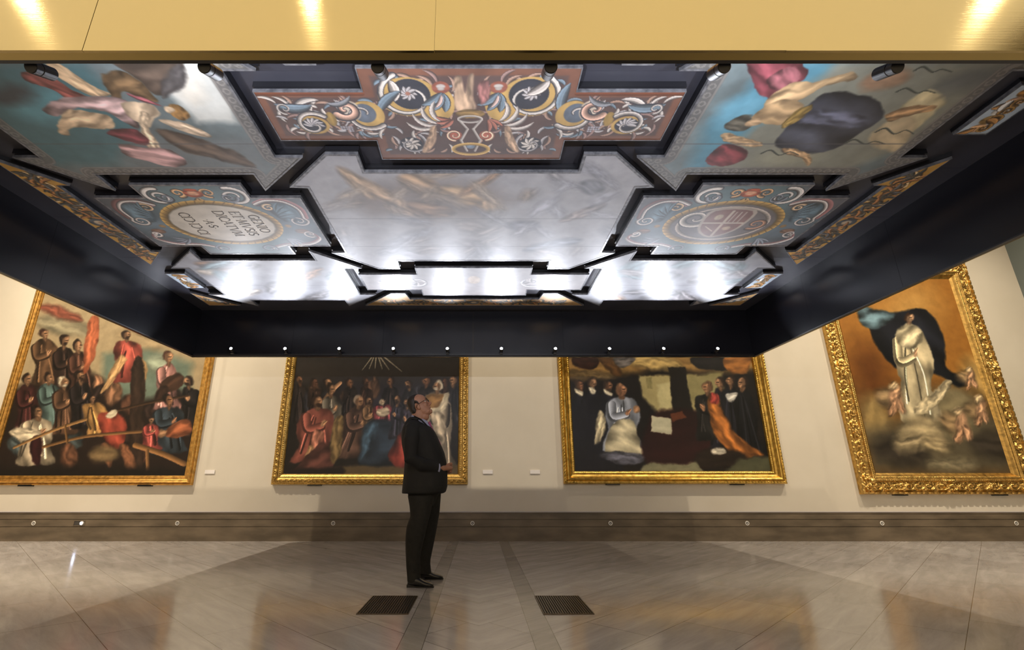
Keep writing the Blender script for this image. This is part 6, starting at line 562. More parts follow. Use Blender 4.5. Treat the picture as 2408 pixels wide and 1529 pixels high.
# I : rear counterpart
def greyscroll(A):
    o = XC+.015; rnd = random.Random(8)
    for s in (-1, 1):
        for x, y, r in ((.4, 5.5, .17), (.72, 5.68, .14), (1.1, 5.68, .14), (.42, 5.95, .12)):
            A.scroll((150, 148, 150), o+s*x, y, r, 1.0 if s > 0 else PI-1, 1.2, s, .02, (96, 92, 92))
            for k in range(5): A.leaf((128, 122, 120), o+s*x, y, rnd.uniform(0, 6), .13, .018, (98, 94, 94), .5)
    A.disc((150, 134, 120), o, 5.6, .08, .12)
ceiling_panel(XP(cross(.69, 5.245, 6.13, 1.395, 5.44, 5.935)), 'grotesque_painting', 'pale cross-shaped ceiling panel at the centre back, just before the row of lit lamps', 'ceiling painting', .011, (126, 120, 120), greyscroll, 5, edge=.01)
# B : centre
hB = [(.87, 3.16), (1.12, 3.16), (1.55, 3.60), (1.40, 3.61), (1.40, 4.845), (1.55, 4.855), (1.12, 5.275), (.87, 5.275), (.865, 5.055)]
octo = [(-.87, 3.385), (.87, 3.385)]+hB+[(-x, y) for x, y in hB[::-1]]
def seam(A, x0, x1, y):
    A.stroke((84, 82, 84), [(x0, y), (x1, y)], .004, .004, 0)
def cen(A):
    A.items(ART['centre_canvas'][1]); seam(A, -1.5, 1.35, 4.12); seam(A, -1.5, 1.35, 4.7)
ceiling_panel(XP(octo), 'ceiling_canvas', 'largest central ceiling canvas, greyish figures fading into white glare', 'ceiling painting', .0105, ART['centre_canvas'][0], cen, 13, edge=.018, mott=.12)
# C / D : cartouches
plaque = [(-.47, -.66), (.47, -.66), (.47, -.465), (.91, -.465), (.91, .465), (.47, .465), (.47, .655), (-.47, .655), (-.47, .465), (-.91, .465), (-.91, -.465), (-.47, -.465)]
def cartouche(A, cx, arms):
    cy = 4.225; g = (112, 118, 128); wh = (184, 176, 172); ro = (132, 92, 92); bl = (84, 104, 116); ye = (158, 126, 66); dk = (48, 50, 56)
    A.shape((84, 98, 108), [(cx-.8, cy-.3), (cx+.8, cy-.3), (cx+.8, cy+.35), (cx-.8, cy+.35)], .4, .08)
    A.shape((96, 118, 124), [(cx-.42, cy-.6), (cx+.42, cy-.6), (cx+.42, cy+.6), (cx-.42, cy+.6)], .4, .08)
    for s in (-1, 1):
        a = lambda t: t if s > 0 else PI-t
        A.scroll(wh, cx+s*.33, cy-.48, .13, a(-1.8), 1.5, s, .022, dk, hi=(220, 216, 210)); A.scroll(g, cx+s*.28, cy-.46, .07, a(0), 1.2, s, .015, dk)
        tail = [(cx+s*.48, cy-.36), (cx+s*.6, cy-.42), (cx+s*.75, cy-.4), (cx+s*.84, cy-.28), (cx+s*.84, cy-.12)]
        A.shape(bl, [(cx+s*.55, cy-.34), (cx+s*.8, cy-.34), (cx+s*.8, cy-.1), (cx+s*.62, cy-.05)], 1, .01)
        tail = A.curve(ro, tail, .04, .03, .4)
        A.scroll(wh, cx+s*.76, cy-.06, .085, a(0), 1.4, s, .016, dk, tail=[(p[0]-s*.02, p[1]+.01) for p in tail])
        A.scroll((186, 160, 130), cx+s*.56, cy-.3, .06, a(-1), 1.3, -s, .014, dk)
        for k in range(5): A.leaf(bl, cx+s*.6, cy-.12-.03*k, a(-.2-.3*k), .16, .012, (60, 70, 78), .3)
        A.disc((140, 112, 74), cx+s*.62, cy+.04, .03); A.disc((120, 90, 74), cx+s*.72, cy+.14, .07, .05, .8)
        t2 = [(cx+s*.78, cy+.18), (cx+s*.84, cy+.3), (cx+s*.7, cy+.42), (cx+s*.45, cy+.44), (cx+s*.28, cy+.52)]
        t2 = A.curve(wh, t2, .024, .012, .5); A.stroke(ro, [(x, y-.03) for x, y in t2], .012, .008, .3)
        A.scroll(g, cx+s*.24, cy+.52, .08, a(.3), 1.2, -s, .014, dk); A.scroll(wh, cx+s*.78, cy+.2, .06, a(1.2), 1.2, s, .012, dk)
        for k in range(4): A.leaf(g, cx+s*.5, cy+.3, a(.1+.35*k), .17, .014, (66, 72, 80), .3)
    # mask ornament
    for s in (-1, 1): A.scroll((186, 148, 108), cx+s*.13, cy-.54, .065, PI/2, 1.3, s, .016, dk); A.leaf((160, 130, 90), cx, cy-.46, 1.57-s*.7, .16, .02, dk, s*.6)
    A.disc((168, 84, 56), cx, cy-.53, .085, .06, .7); A.disc((206, 150, 118), cx, cy-.535, .05, .035, .4); A.disc((160, 76, 50), cx, cy-.585, .06, .022, .6)
    # oval
    A.disc((92, 84, 66), cx, cy, .565, .425, .2); A.ring(ye, cx, cy, .53, .39, .032, .4)
    for k in range(40):
        t = k*PI/20; A.stroke((104, 78, 40), [(cx+.505*math.cos(t), cy+.365*math.sin(t)), (cx+.555*math.cos(t+.06), cy+.415*math.sin(t+.06))], .005)
    A.shape((196, 188, 176) if not arms else (104, 98, 100), [(cx+.49*math.cos(k*PI/12), cy+.35*math.sin(k*PI/12)) for k in range(24)], .12, .01)
    if arms:
        A.ring((150, 140, 132), cx, cy, .42, .30, .02, .5); A.scroll((176, 168, 160), cx-.3, cy-.1, .14, 1, 1.2, 1, .03, dk); A.scroll((150, 112, 90), cx+.33, cy, .1, 2, 1.2, -1, .02, dk)
        sh = [(cx-.17, cy-.24), (cx+.17, cy-.24), (cx+.19, cy+.02), (cx+.12, cy+.17), (cx, cy+.24), (cx-.12, cy+.17), (cx-.19, cy+.02)]
        A.shape((172, 160, 150), [(cx+(x-cx)*1.15, cy+(y-cy)*1.12) for x, y in sh], .2, .006); A.shape((128, 92, 88), sh, .2, .005)
        A.stroke((186, 172, 160), [(cx, cy-.24), (cx, cy+.23)], .014, .014, 0); A.stroke((186, 172, 160), [(cx-.19, cy-.02), (cx+.19, cy-.02)], .014, .014, 0)
        for k in range(3): A.stroke((174, 158, 150), [(cx+.04+.045*k, cy-.22), (cx+.04+.045*k, cy-.04)], .007, .007, 0)
        A.disc((176, 160, 140), cx-.09, cy-.13, .04, .05); A.disc((172, 150, 130), cx+.08, cy+.08, .04, .04); A.stroke((180, 164, 150), [(cx-.14, cy+.05), (cx-.04, cy+.14)], .008)
CLX, CRX = XC+.015-2.43, XC+.015+2.43
pl_c = ceiling_panel([(CLX+x, 4.225+y) for x, y in plaque], 'cartouche_panel', 'ceiling panel with scrolls round a white oval bearing a Latin inscription, at left', 'ceiling painting', .0068, (86, 90, 96), lambda A: cartouche(A, CLX, False), 17, edge=.014, warp=.003)
ceiling_panel([(CRX+x, 4.225+y) for x, y in plaque], 'cartouche_panel', 'ceiling panel with scrolls round an oval holding a quartered shield, at right', 'ceiling painting', .0068, (92, 92, 98), lambda A: cartouche(A, CRX, True), 19, edge=.014, warp=.003)
# inscription, cut as thin serif lettering : u along the line, v up the letter
def arcp(cx, cy, rx, ry, a0, a1, n=12): return [(cx+rx*math.cos(math.radians(a0+(a1-a0)*k/n)), cy+ry*math.sin(math.radians(a0+(a1-a0)*k/n))) for k in range(n+1)]
TH, TN = .075, .035
def ser(x, y, w=.13): return ([(x-w, y), (x+w, y)], TN*.8)
GL = {
 'I': (.35, [([(.17, 0), (.17, 1)], TH), ser(.17, 0), ser(.17, 1)]),
 'N': (.85, [([(.12, 0), (.12, 1)], TN), ([(.12, 1), (.72, 0)], TH), ([(.72, 0), (.72, 1)], TN), ser(.12, 0), ser(.12, 1, .1), ser(.72, 1)]),
 'E': (.68, [([(.14, 0), (.14, 1)], TH), ([(.14, 1), (.56, 1), (.58, .86)], TN), ([(.14, .52), (.46, .52)], TN), ([(.14, 0), (.58, 0), (.6, .16)], TN), ser(.1, 0, .08), ser(.1, 1, .08)]),
 'G': (.86, [(arcp(.46, .5, .38, .5, 50, 310), TH), ([(.72, .12), (.72, .45)], TH), ser(.72, .45)]),
 'C': (.76, [(arcp(.46, .5, .38, .5, 52, 308), TH), ([(.70, .88), (.72, .72)], TN)]),
 ')': (.76, [(arcp(.30, .5, .38, .5, 232, 488), TH)]),
 'O': (.92, [(arcp(.46, .5, .38, .5, 0, 360, 20), TH)]),
 'D': (.86, [([(.14, 0), (.14, 1)], TH), ([(.06, 1), (.34, 1)]+arcp(.34, .5, .42, .5, 90, -90)+[(.06, 0)], TH*.8)]),
 'T': (.72, [([(.36, 0), (.36, 1)], TH), ([(.04, .86), (.05, 1), (.67, 1), (.68, .86)], TN), ser(.36, 0)]),
 'A': (.80, [([(.08, 0), (.4, 1)], TN), ([(.4, 1), (.72, 0)], TH), ([(.2, .36), (.6, .36)], TN), ser(.08, 0, .09), ser(.72, 0, .1)]),
 'V': (.80, [([(.08, 1), (.4, 0)], TH), ([(.4, 0), (.72, 1)], TN), ser(.08, 1, .1), ser(.72, 1, .09)]),
 'M': (1.0, [([(.12, 0), (.2, 1)], TN), ([(.2, 1), (.5, .05)], TH), ([(.5, .05), (.78, 1)], TN), ([(.78, 1), (.88, 0)], TH), ser(.12, 0, .1), ser(.88, 0, .1)]),
 'S': (.60, [(arcp(.3, .75, .2, .25, 30, 270)+arcp(.3, .25, .22, .25, 90, -150)[1:], TH)]),
 '.': (.26, [([(.10, .47), (.14, .53)], .07)]), ' ': (.3, [])}
bm = bmesh.new()
def ribbon(pts, w, z0, z1):
    for (ax, ay), (bx_, by_) in zip(pts, pts[1:]):
        e = Vector((bx_-ax, by_-ay)); l = e.length
        if l < 1e-6: continue
        e /= l; n = Vector((-e.y, e.x))*w; e *= w*.35
        q = [(ax-e.x+n.x, ay-e.y+n.y), (bx_+e.x+n.x, by_+e.y+n.y), (bx_+e.x-n.x, by_+e.y-n.y), (ax-e.x-n.x, ay-e.y-n.y)]
        prism(bm, q, z0, z1)
for k, (txt, lx, hgt, cyo) in enumerate((('GENIO', .35, .095, -.0), ('ET.MVSIS', .205, .095, 0), ('DICATVM', .055, .095, 0), ('.A.S.', -.115, .085, 0), ('CI).I).CI', -.285, .095, 0))):
    L = sum(GL[c][0] for c in txt)*hgt*.98; y = 4.225+cyo-L/2
    for c in txt:
        wd, st = GL[c]
        for pts, wt in st:
            ribbon([(CLX+lx-.045+v*hgt, y+u*hgt*.98) for u, v in pts], wt*hgt*.5+.0012, ZF-.0012, ZF+.002)
        y += wd*hgt*.98
o = from_bm('inscription', bm, mat('inscription_umber', (.085, .075, .07), .5), pl_c); o['label'] = 'dark serif letters on the white oval'
# E F G H : the four winged canvases
wing = [(-1.12, -.42), (-.91, -.42), (-.91, .42), (-1.12, .42), (-.65, .87), (-.65, .635), (.65, .635), (.65, .87), (1.12, .42), (.91, .42), (.91, -.42), (1.12, -.42), (.65, -.87), (.65, -.635), (-.65, -.635), (-.65, -.87)]
def corner_canvas(sx, cy, key, label, seed, border, step, bg=None):
    ol = [(XC+.015+sx+x, cy+y) for x, y in wing]
    def pt(A):
        A.items(ART[key][1])
        if border:
            d, arc = sdist(A.X, A.Y, ol); b = (d > 0)*(d < .10)
            base = np.array((92, 88, 86))/255; lt = np.array((140, 134, 128))/255
            u = (arc/.075) % 1; v = (d-.022)/.06
            pat = ((np.abs(np.hypot((u-.5)*1.1, v-.35)-.33) < .09) & (v < .95) | (np.abs(v-1.05) < .1))
            al = (b*sstep(.10-d, 0, .012)*.85)[..., None]
            A.c = A.c*(1-al)+(base*(1-pat[..., None]*.6)+lt*pat[..., None]*.6)*al
            seam(A, ol[0][0], ol[8][0], cy+.26)
        else: seam(A, ol[0][0], ol[8][0], cy+.1)
    return ceiling_panel(ol, 'ceiling_canvas', label, 'ceiling painting', step, ART[key][0], pt, seed, edge=.014, mott=.16, warp=.02)
corner_canvas(-2.43, 2.78, 'winged_canvas', 'near left ceiling canvas with rose drapery and brown wings on a teal sky', 31, True, .0075)
corner_canvas(2.41, 2.78, 'draped_canvas', 'near right ceiling canvas with dark blue-grey robe and crimson cloth against a blue-green sky', 33, True, .0075)
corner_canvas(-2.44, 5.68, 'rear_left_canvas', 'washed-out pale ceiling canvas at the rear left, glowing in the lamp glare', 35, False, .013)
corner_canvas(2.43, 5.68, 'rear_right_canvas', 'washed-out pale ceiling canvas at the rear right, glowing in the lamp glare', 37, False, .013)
# J K L : gold grotesque strips
def strip(A, p0, p1, n, wd, bgc):
    (x0, y0), (x1, y1) = p0, p1; L = math.hypot(x1-x0, y1-y0); a0 = math.atan2(y1-y0, x1-x0); rnd = random.Random(int(L*100)+n)
    for k in range(n):
        t = (k+.5)/n; x = x0+(x1-x0)*t; y = y0+(y1-y0)*t; s = 1 if k % 2 else -1
        if abs(t-.5) < .5/n+.02:
            A.disc((88, 92, 96), x, y, wd*.9, wd*.75, .6); A.disc((178, 160, 136), x, y, wd*.45, wd*.4, .3); continue
        A.scroll((70, 68, 60), x, y, wd*.75, a0+rnd.uniform(-1, 1), 1.3, s, wd*.17, (120, 84, 40)); A.disc(rnd.choice([(150, 90, 60), (186, 164, 130), (90, 100, 104)]), x, y, wd*.2)
        for q in range(5): A.leaf(rnd.choice([(70, 70, 64), (96, 92, 84), (160, 112, 70), (188, 164, 124)]), x+rnd.uniform(-.9, .9)*wd*abs(math.sin(a0)), y+rnd.uniform(-.9, .9)*wd*abs(math.cos(a0)), rnd.uniform(0, 6.3), wd*.8, wd*.13, (120, 86, 42), .9*s)
        for q in range(4): A.leaf(rnd.choice([(64, 66, 62), (84, 86, 88), (150, 104, 66)]), x, y, a0+q*1.57+rnd.uniform(-.5, .5)+.8, wd*1.25, wd*.14, (110, 80, 42), .7*s)
sl = [(3.765, 3.24), (3.765, 5.20), (3.45, 4.865), (3.545, 4.86), (3.545, 3.605), (3.44, 3.60)]
for s, nm in ((-1, 'left'), (1, 'right')):
    ol = [(XC+.015+s*x, y) for x, y in sl]
    x_ = XC+.015+s*3.65
    ceiling_panel(ol, 'ornament_strip', 'narrow golden scrollwork strip with pointed ends along the %s side of the box' % nm, 'ceiling painting', .0065, (186, 142, 68), lambda A: strip(A, (x_, 3.42), (x_, 5.04), 15, .10, None), 41+s, edge=.005, thick=.06, warp=.002)
fj = [(-1.56, 6.575), (-1.115, 6.10), (-.93, 6.10), (-.89, 6.33), (.89, 6.33), (.93, 6.10), (1.115, 6.10), (1.56, 6.575)]
ceiling_panel(XP(fj), 'ornament_strip', 'low golden scrollwork strip right against the rear wall of the box', 'ceiling painting', .009, (168, 132, 82), lambda A: strip(A, (XC-1.3, 6.45), (XC+1.3, 6.45), 19, .09, None), 45, edge=.006, thick=.06, warp=.002)
def frontstrip(A):
    strip(A, (XC-1.3, 2.0), (XC+1.3, 2.0), 17, .1, None)
    for s in (-1, 1):
        for q in (.96, 1.06): A.scroll((80, 78, 72), XC+.015+s*q, 2.24, .06, q*9, 1.2, s, .014, (150, 60, 50)); A.leaf((150, 70, 60), XC+.015+s*q, 2.2, 1+q*4, .12, .02)
ceiling_panel(XP([(x, 8.435-y) for x, y in fj]), 'ornament_strip', 'golden scrollwork strip whose two tips peep out just behind the brass edge', 'ceiling painting', .008, (196, 152, 74), frontstrip, 47, edge=.01, thick=.06, warp=.002)
# small side panels
def putto(A, x, y, s):
    A.shape((176, 190, 204), [(x-.2, y-.3), (x+.2, y-.3), (x+.2, y+.3), (x-.2, y+.3)], .1, .02)
    for k, c in enumerate(((156, 112, 58), (198, 158, 126), (220, 214, 206), (150, 120, 70), (190, 150, 110))):
        yy = y-.17+.085*k; A.disc(c, x-s*.01, yy, .055, .045, .9); A.scroll((150, 116, 66), x+s*.03, yy, .04, k*1.3, 1.1, s, .012, (70, 54, 40)); A.leaf((226, 220, 214) if k == 2 else (168, 124, 74), x-s*.02, yy, k*2.1, .1, .022)
for s, nm in ((-1, 'left'), (1, 'right')):
    for yc, hh, pos in ((5.71, .235, 'rear'), (2.735, .235, 'near')):
        x0, x1 = sorted((XC+.015+s*3.535, XC+.015+s*3.77)); xm = (x0+x1)/2
        ceiling_panel([(x0, yc-hh), (x1, yc-hh), (x1, yc+hh), (x0, yc+hh)], 'small_panel', 'small oblong ceiling panel with a cherub on pale blue, %s %s corner of the box' % (pos, nm), 'ceiling painting', .0065, (178, 190, 202), lambda A: putto(A, xm, yc, s), 51+s, edge=.006, thick=.05, warp=.003)
    for yo, dy, pos in ((6.60, -.49, 'rear'), (1.83, .49, 'near')):
        q = [(XC+.015+s*3.82, yo), (XC+.015+s*3.82, yo+dy), (XC+.015+s*3.38, yo)]
        cxq = XC+.015+s*3.70
        ceiling_panel(q, 'corner_panel', 'little triangular scrollwork panel in the %s %s corner of the box' % (pos, nm), 'ceiling painting', .009, (170, 134, 84), lambda A: strip(A, (XC+.015+s*3.5, yo+dy*.15), (XC+.015+s*3.8, yo+dy*.6), 4, .07, None), 55+s, edge=.006, thick=.05)
# ------------------------------------------------------------------ lamps on the box
def box_spot(x, rear):
    y = BY1-.095 if rear else BY0+.098; z = BZ0+.072 if rear else BZ0+.044
    d = Vector((0, -math.cos(math.radians(20)), math.sin(math.radians(20)))) if rear else Vector((0, math.cos(math.radians(29)), math.sin(math.radians(29))))
    k = SPOTN[rear].pop(0)
    lab = ('lit small spotlight on the rear lower edge of the box, %s' if rear else 'black cylinder spotlight below the near brass edge, %s') % k
    t = thing('spotlight', (x, y, z), lab, 'spotlight', 'lit spotlights along the rear edge' if rear else 'black spotlights behind the brass edge')
    c = Vector((x, y, z)); r, L = (.024, .085) if rear else (.030, .115)
    b = c-d*L*.5; f = c+d*L*.5
    bm = bmesh.new(); tube(bm, [b, b+d*.004, b+d*L*.32, b+d*(L*.32+.002), b+d*(L*.36), b+d*(L*.36+.002), f], [r*.9, r, r, r*.93, r*.93, r, r], 32, True); from_bm('housing', bm, M['blackmetal'], t, False)
    bm = bmesh.new(); cyl(bm, f-d*.004, f+d*.0015, r*.8, n=24); l = from_bm('lens', bm, M['led'], t); l['label'] = 'glowing white lens'
    bm = bmesh.new(); s = 1 if rear else -1
    if rear: tube(bm, [c-d*.01, c-d*.01+Vector((0, .004, -.038))], [.010, .012], 12); box(bm, x-.022, x+.022, BY1-.09, BY1-.037, BZ0+.024, BZ0+.034)
    else: tube(bm, [c-d*.02, c-d*.03+Vector((0, -.02, .02)), (x, BY0+.014, z+.022)], [.016, .014, .014], 12); box(bm, x-.05, x+.03, BY0+.001, BY0+.013, BZ0+.031, BZ0+.09)
    from_bm('bracket', bm, M['blackmetal'], t)
    q = lamp('SPOT', 'spotlight_beam', f+d*.02, f+d*2, SPOT_E[rear], COOL, spot_size=math.radians(SPOT_A[rear]), spot_blend=1.0, shadow_soft_size=.02)
    q.parent = t; q.matrix_parent_inverse = Matrix.Translation(t.location).inverted()
SPOT_E = {True: 112, False: 42}; SPOT_A = {True: 88, False: 140}
ords = ['first from the left', 'second from the left', 'third from the left', 'fourth from the left', 'fifth from the left', 'fifth from the right', 'fourth from the right', 'third from the right', 'second from the right', 'first from the right']
fords = ['out of frame at far left', 'out of frame at left', 'leftmost over the winged canvas', 'second from the left', 'third from the left at the ornament panel', 'third from the right at the ornament panel', 'second from the right', 'rightmost over the blue-green canvas', 'out of frame at right', 'out of frame at far right']
SPOTN = {True: list(ords), False: fords[2:8]}
for i in range(10): box_spot(XC+.01+(i-4.5)*.782, True)
for i in range(2, 8): box_spot(XC+.01+(i-4.5)*.775, False)
# ------------------------------------------------------------------ things on wall and floor
for x, lab in ((-4.38, 'small white label card just right of the leftmost painting'), (.145, 'small white label card by the painting behind the man, left one of the middle pair'), (.915, 'small white label card by the bright-gold cove frame, right one of the middle pair')):
    tag(box_obj('wall_label', x-.08, x+.08, WY1-.012, WY1, 1.005, 1.065, M['label'], bevel=.001), lab, 'label')
names = ['under the left part of the leftmost painting', 'beneath the right end of the leftmost painting', 'left of the man, under the scroll-carved frame', 'just right of the man', 'under the left part of the bright-gold cove frame', 'below and left of the gap before the ornate frame', 'under the left corner of the ornate carved frame', 'at the far right edge']
for x, nm in zip((-7.0, -4.74, -2.29, -.10, 2.07, 4.22, 6.34, 8.45), names):
    t = thing('socket_ring', (x, WY1-.045, .262), 'round white ring in the skirting, '+nm, 'socket', 'white rings in the skirting')
    bm = bmesh.new(); v = []; R, r = .026, .007
    for i in range(28):
        a = 2*PI*i/28; v.append([bm.verts.new((x+(R+r*math.cos(b))*math.cos(a), WY1-.047+r*.7*math.sin(b), .262+(R+r*math.cos(b))*math.sin(a))) for b in [k*PI/4 for k in range(8)]])
    for i in range(28):
        for k in range(8): bm.faces.new([v[i][k], v[(i+1) % 28][k], v[(i+1) % 28][(k+1) % 8], v[i][(k+1) % 8]])
    from_bm('ring', bm, M['ring'], t, True)
    bm = bmesh.new(); cyl(bm, (x, WY1-.044, .262), (x, WY1-.049, .262), .021); from_bm('plug', bm, M['socket'], t)
    bm = bmesh.new(); cyl(bm, (x, WY1-.048, .262), (x, WY1-.053, .262), .008); from_bm('pin', bm, M['ring'], t)
x = -6.24
t = thing('skirting_lamp', (x, WY1-.045, .262), 'lit bluish lamp in a dark oblong recess of the skirting, under the leftmost painting', 'lamp')
bm = bmesh.new(); ring_prism(bm, [(x-.13, .222), (x+.05, .222), (x+.05, .302), (x-.13, .302)], [(x-.122, .23), (x+.042, .23), (x+.042, .294), (x-.122, .294)], WY1-.052, WY1-.044, 'xz'); from_bm('housing', bm, M['stone'], t)
bm = bmesh.new(); box(bm, x-.122, x+.042, WY1-.0465, WY1-.044, .23, .294); from_bm('recess', bm, M['socket'], t)
bm = bmesh.new(); cyl(bm, (x, WY1-.046, .262), (x, WY1-.058, .262), .032, .028); from_bm('bezel', bm, M['ring'], t)
bm = bmesh.new(); cyl(bm, (x-.002, WY1-.057, .262), (x-.002, WY1-.061, .262), .017); l = from_bm('lens', bm, mat('blue_white_lens', (1, 1, 1), .3, emit=(.55, .68, 1), estr=18), t); l['label'] = 'glowing blue-white lens'
for x0, x1, lab in ((-.855, -.49, 'dark slotted floor grate to the left, in front of the shoes'), (.45, .805, 'dark slotted floor grate to the right of the man')):
    t = thing('floor_grate', ((x0+x1)/2, 4.135, 0), lab, 'grate')
    box_obj('duct', x0+.004, x1-.004, 3.854, 4.416, .0004, .001, M['slot'], t)
    bm = bmesh.new(); ring_prism(bm, [(x0, 3.85), (x1, 3.85), (x1, 4.42), (x0, 4.42)], [(x0+.008, 3.858), (x1-.008, 3.858), (x1-.008, 4.412), (x0+.008, 4.412)], .0003, .006); from_bm('rim', bm, M['grate'], t)
    bm = bmesh.new(); n = 19
    for k in range(n):
        a = x0+.010+(x1-x0-.020)*(k+.5)/n; box(bm, a-.0045, a+.0045, 3.858, 4.412, .001, .0055)
    from_bm('bars', bm, M['grate'], t)
# ------------------------------------------------------------------ the man
PY = 4.97
def remesh(o, vs, sm=0):
    r = o.modifiers.new('r', 'REMESH'); r.mode = 'VOXEL'; r.voxel_size = vs; r.use_smooth_shade = True
    if sm:
        s = o.modifiers.new('s', 'SMOOTH'); s.factor = .5; s.iterations = sm
    return o
def loft(bm, secs, n=32, pw=2.3):
    """secs: (z, xback, xfront, halfwidth, yc[, zfront-offset])"""
    rings = []
    for q in secs:
        z, xb, xf, hw, yc = q[:5]; tilt = q[5] if len(q) > 5 else 0
        cx = (xb+xf)/2; rx = (xf-xb)/2; R = []
        for k in range(n):
            a = 2*PI*k/n; c, s = math.cos(a), math.sin(a)
            ux = math.copysign(abs(c)**(2/pw), c); uy = math.copysign(abs(s)**(2/pw), s)
            R.append(bm.verts.new((cx+rx*ux, PY+yc+hw*uy, z+tilt*ux)))
        rings.append(R)
    for a, b in zip(rings, rings[1:]):
        for k in range(n): bm.faces.new([a[k], a[(k+1) % n], b[(k+1) % n], b[k]])
    bm.faces.new(rings[0][::-1]); bm.faces.new(rings[-1])
skin = noisy(mat('skin', rough=.5), (.33, .155, .095), (.40, .20, .13), 12)
suit = noisy(mat('charcoal_suit_wool', rough=.75, spec=.3), (.011, .011, .012), (.017, .017, .0175), 5, bump=.5)
trous = noisy(mat('charcoal_trouser_wool', rough=.75, spec=.3), (.011, .0105, .010), (.016, .0155, .0145), 30)
hairm = noisy(mat('dark_brown_hair', rough=.55), (.012, .008, .006), (.028, .018, .013), 40, (1, 1, .3))
shirtm = mat('pale_blue_shirt', (.36, .38, .56), .7)
tiem = noisy(mat('magenta_tie_silk', rough=.4), (.30, .05, .14), (.40, .08, .20), 60)
shoem = mat('black_shoe_leather', (.006, .0055, .005), .22)
HO = Vector((-.549, PY, 1.5165)); HR = Euler((0, math.radians(-26), math.radians(-4)))
HM = Matrix.Translation(HO) @ HR.to_matrix().to_4x4()
def HP(u, y, h): return HM @ Vector((u, y, h))
def head_loft(bm, secs, n=32, pw=2.25):
    rings = []
    for h, uf, ub, hw in secs:
        cx = (uf+ub)/2; rx = (uf-ub)/2
        R = []
        for k in range(n):
            a = 2*PI*k/n; c, s = math.cos(a), math.sin(a)
            ux = math.copysign(abs(c)**(2/pw), c); uy = math.copysign(abs(s)**(2/pw), s)
            taper = 1-.14*max(0, ux)
            R.append(bm.verts.new(HP(cx+rx*ux, hw*uy*taper, h)))
        rings.append(R)
    for a, b in zip(rings, rings[1:]):
        for k in range(n): bm.faces.new([a[k], a[(k+1) % n], b[(k+1) % n], b[k]])
    bm.faces.new(rings[0][::-1]); bm.faces.new(rings[-1])
bm = bmesh.new()
head_loft(bm, [(-.012, .055, .0, .022), (.0, .072, -.02, .038), (.012, .080, -.035, .050), (.03, .083, -.05, .060), (.05, .084, -.065, .066), (.075, .083, -.078, .071), (.10, .080, -.088, .075), (.118, .075, -.098, .077), (.128, .078, -.101, .078), (.142, .086, -.104, .078), (.165, .085, -.106, .078), (.19, .076, -.102, .074), (.212, .056, -.088, .062), (.226, .034, -.068, .046), (.236, .0, -.035, .02)])
for p, r in (((.088, 0, .079), .013), ((.100, 0, .083), .0125), ((.109, 0, .088), .0095)): ell(bm, HP(*p), (r, r, r))
tube(bm, [HP(.080, 0, .128), HP(.092, 0, .108), HP(.106, 0, .090)], [.008, .0095, .010], 10)
for s in (-1, 1):
    ell(bm, HP(.094, s*.012, .080), (.009, .007, .007))
    ell(bm, HP(.074, s*.03, .141), (.014, .024, .007), HR)          # brow ridge
    ell(bm, HP(.050, s*.038, .090), (.028, .020, .024), HR)         # cheek
    ell(bm, HP(-.012, s*.079, .098), (.017, .008, .031), Euler((0, math.radians(-18), s*.35)))   # ear
    ell(bm, HP(-.006, s*.080, .073), (.010, .006, .010))
    ell(bm, HP(.032, s*.030, .020), (.042, .022, .024), HR)         # jowl
ell(bm, HP(.085, 0, .058), (.0075, .023, .0045), HR); ell(bm, HP(.085, 0, .048), (.0075, .019, .0050), HR); ell(bm, HP(.079, 0, .018), (.016, .024, .016), HR); ell(bm, HP(.070, 0, .004), (.020, .026, .014), HR)
for s in (-1, 1): ell(bm, HP(.068, s*.031, .1335), (.0135, .0155, .0050), HR); ell(bm, HP(.067, s*.031, .1145), (.0130, .0150, .0045), HR)
ell(bm, (-.555, PY, 1.505), (.055, .052, .045))                     # full throat
tube(bm, [(-.605, PY, 1.56), (-.607, PY, 1.50), (-.605, PY, 1.44), (-.60, PY, 1.38)], [(.066, .070), (.066, .072), (.070, .078), (.085, .11)], 24)
loft(bm, [(.80, -.66, -.40, .145, 0), (.95, -.68, -.38, .155, 0), (1.10, -.70, -.37, .165, 0), (1.25, -.735, -.42, .165, 0), (1.38, -.73, -.47, .15, 0), (1.43, -.70, -.52, .09, 0)])
def arm_pts(s): return [Vector((-.635, PY+s*.185, 1.385)), Vector((-.645, PY+s*.235, 1.26)), Vector((-.635, PY+s*.262, 1.09)), Vector((-.53, PY+s*.225, 1.035)), Vector((-.40, PY+s*.150, 1.005))]
for s in (-1, 1):
    tube(bm, arm_pts(s)+[Vector((-.355, PY+s*.120, 1.004))], [.045, .046, .042, .040, .030, .026], 16)
for s, x0, x1, yy in ((-1, -.665, -.47, -.13), (1, -.60, -.40, .14)):
    loft(bm, [(.07, -.60 if s < 0 else -.545, -.52 if s < 0 else -.47, .035, yy), (.30, -.65 if s < 0 else -.57, -.54 if s < 0 else -.46, .05, yy), (.45, -.63 if s < 0 else -.57, -.52 if s < 0 else -.45, .052, yy), (.78, -.63 if s < 0 else -.60, -.50 if s < 0 else -.44, .058, yy*.6), (.85, -.62, -.46, .07, yy*.5)], 16)
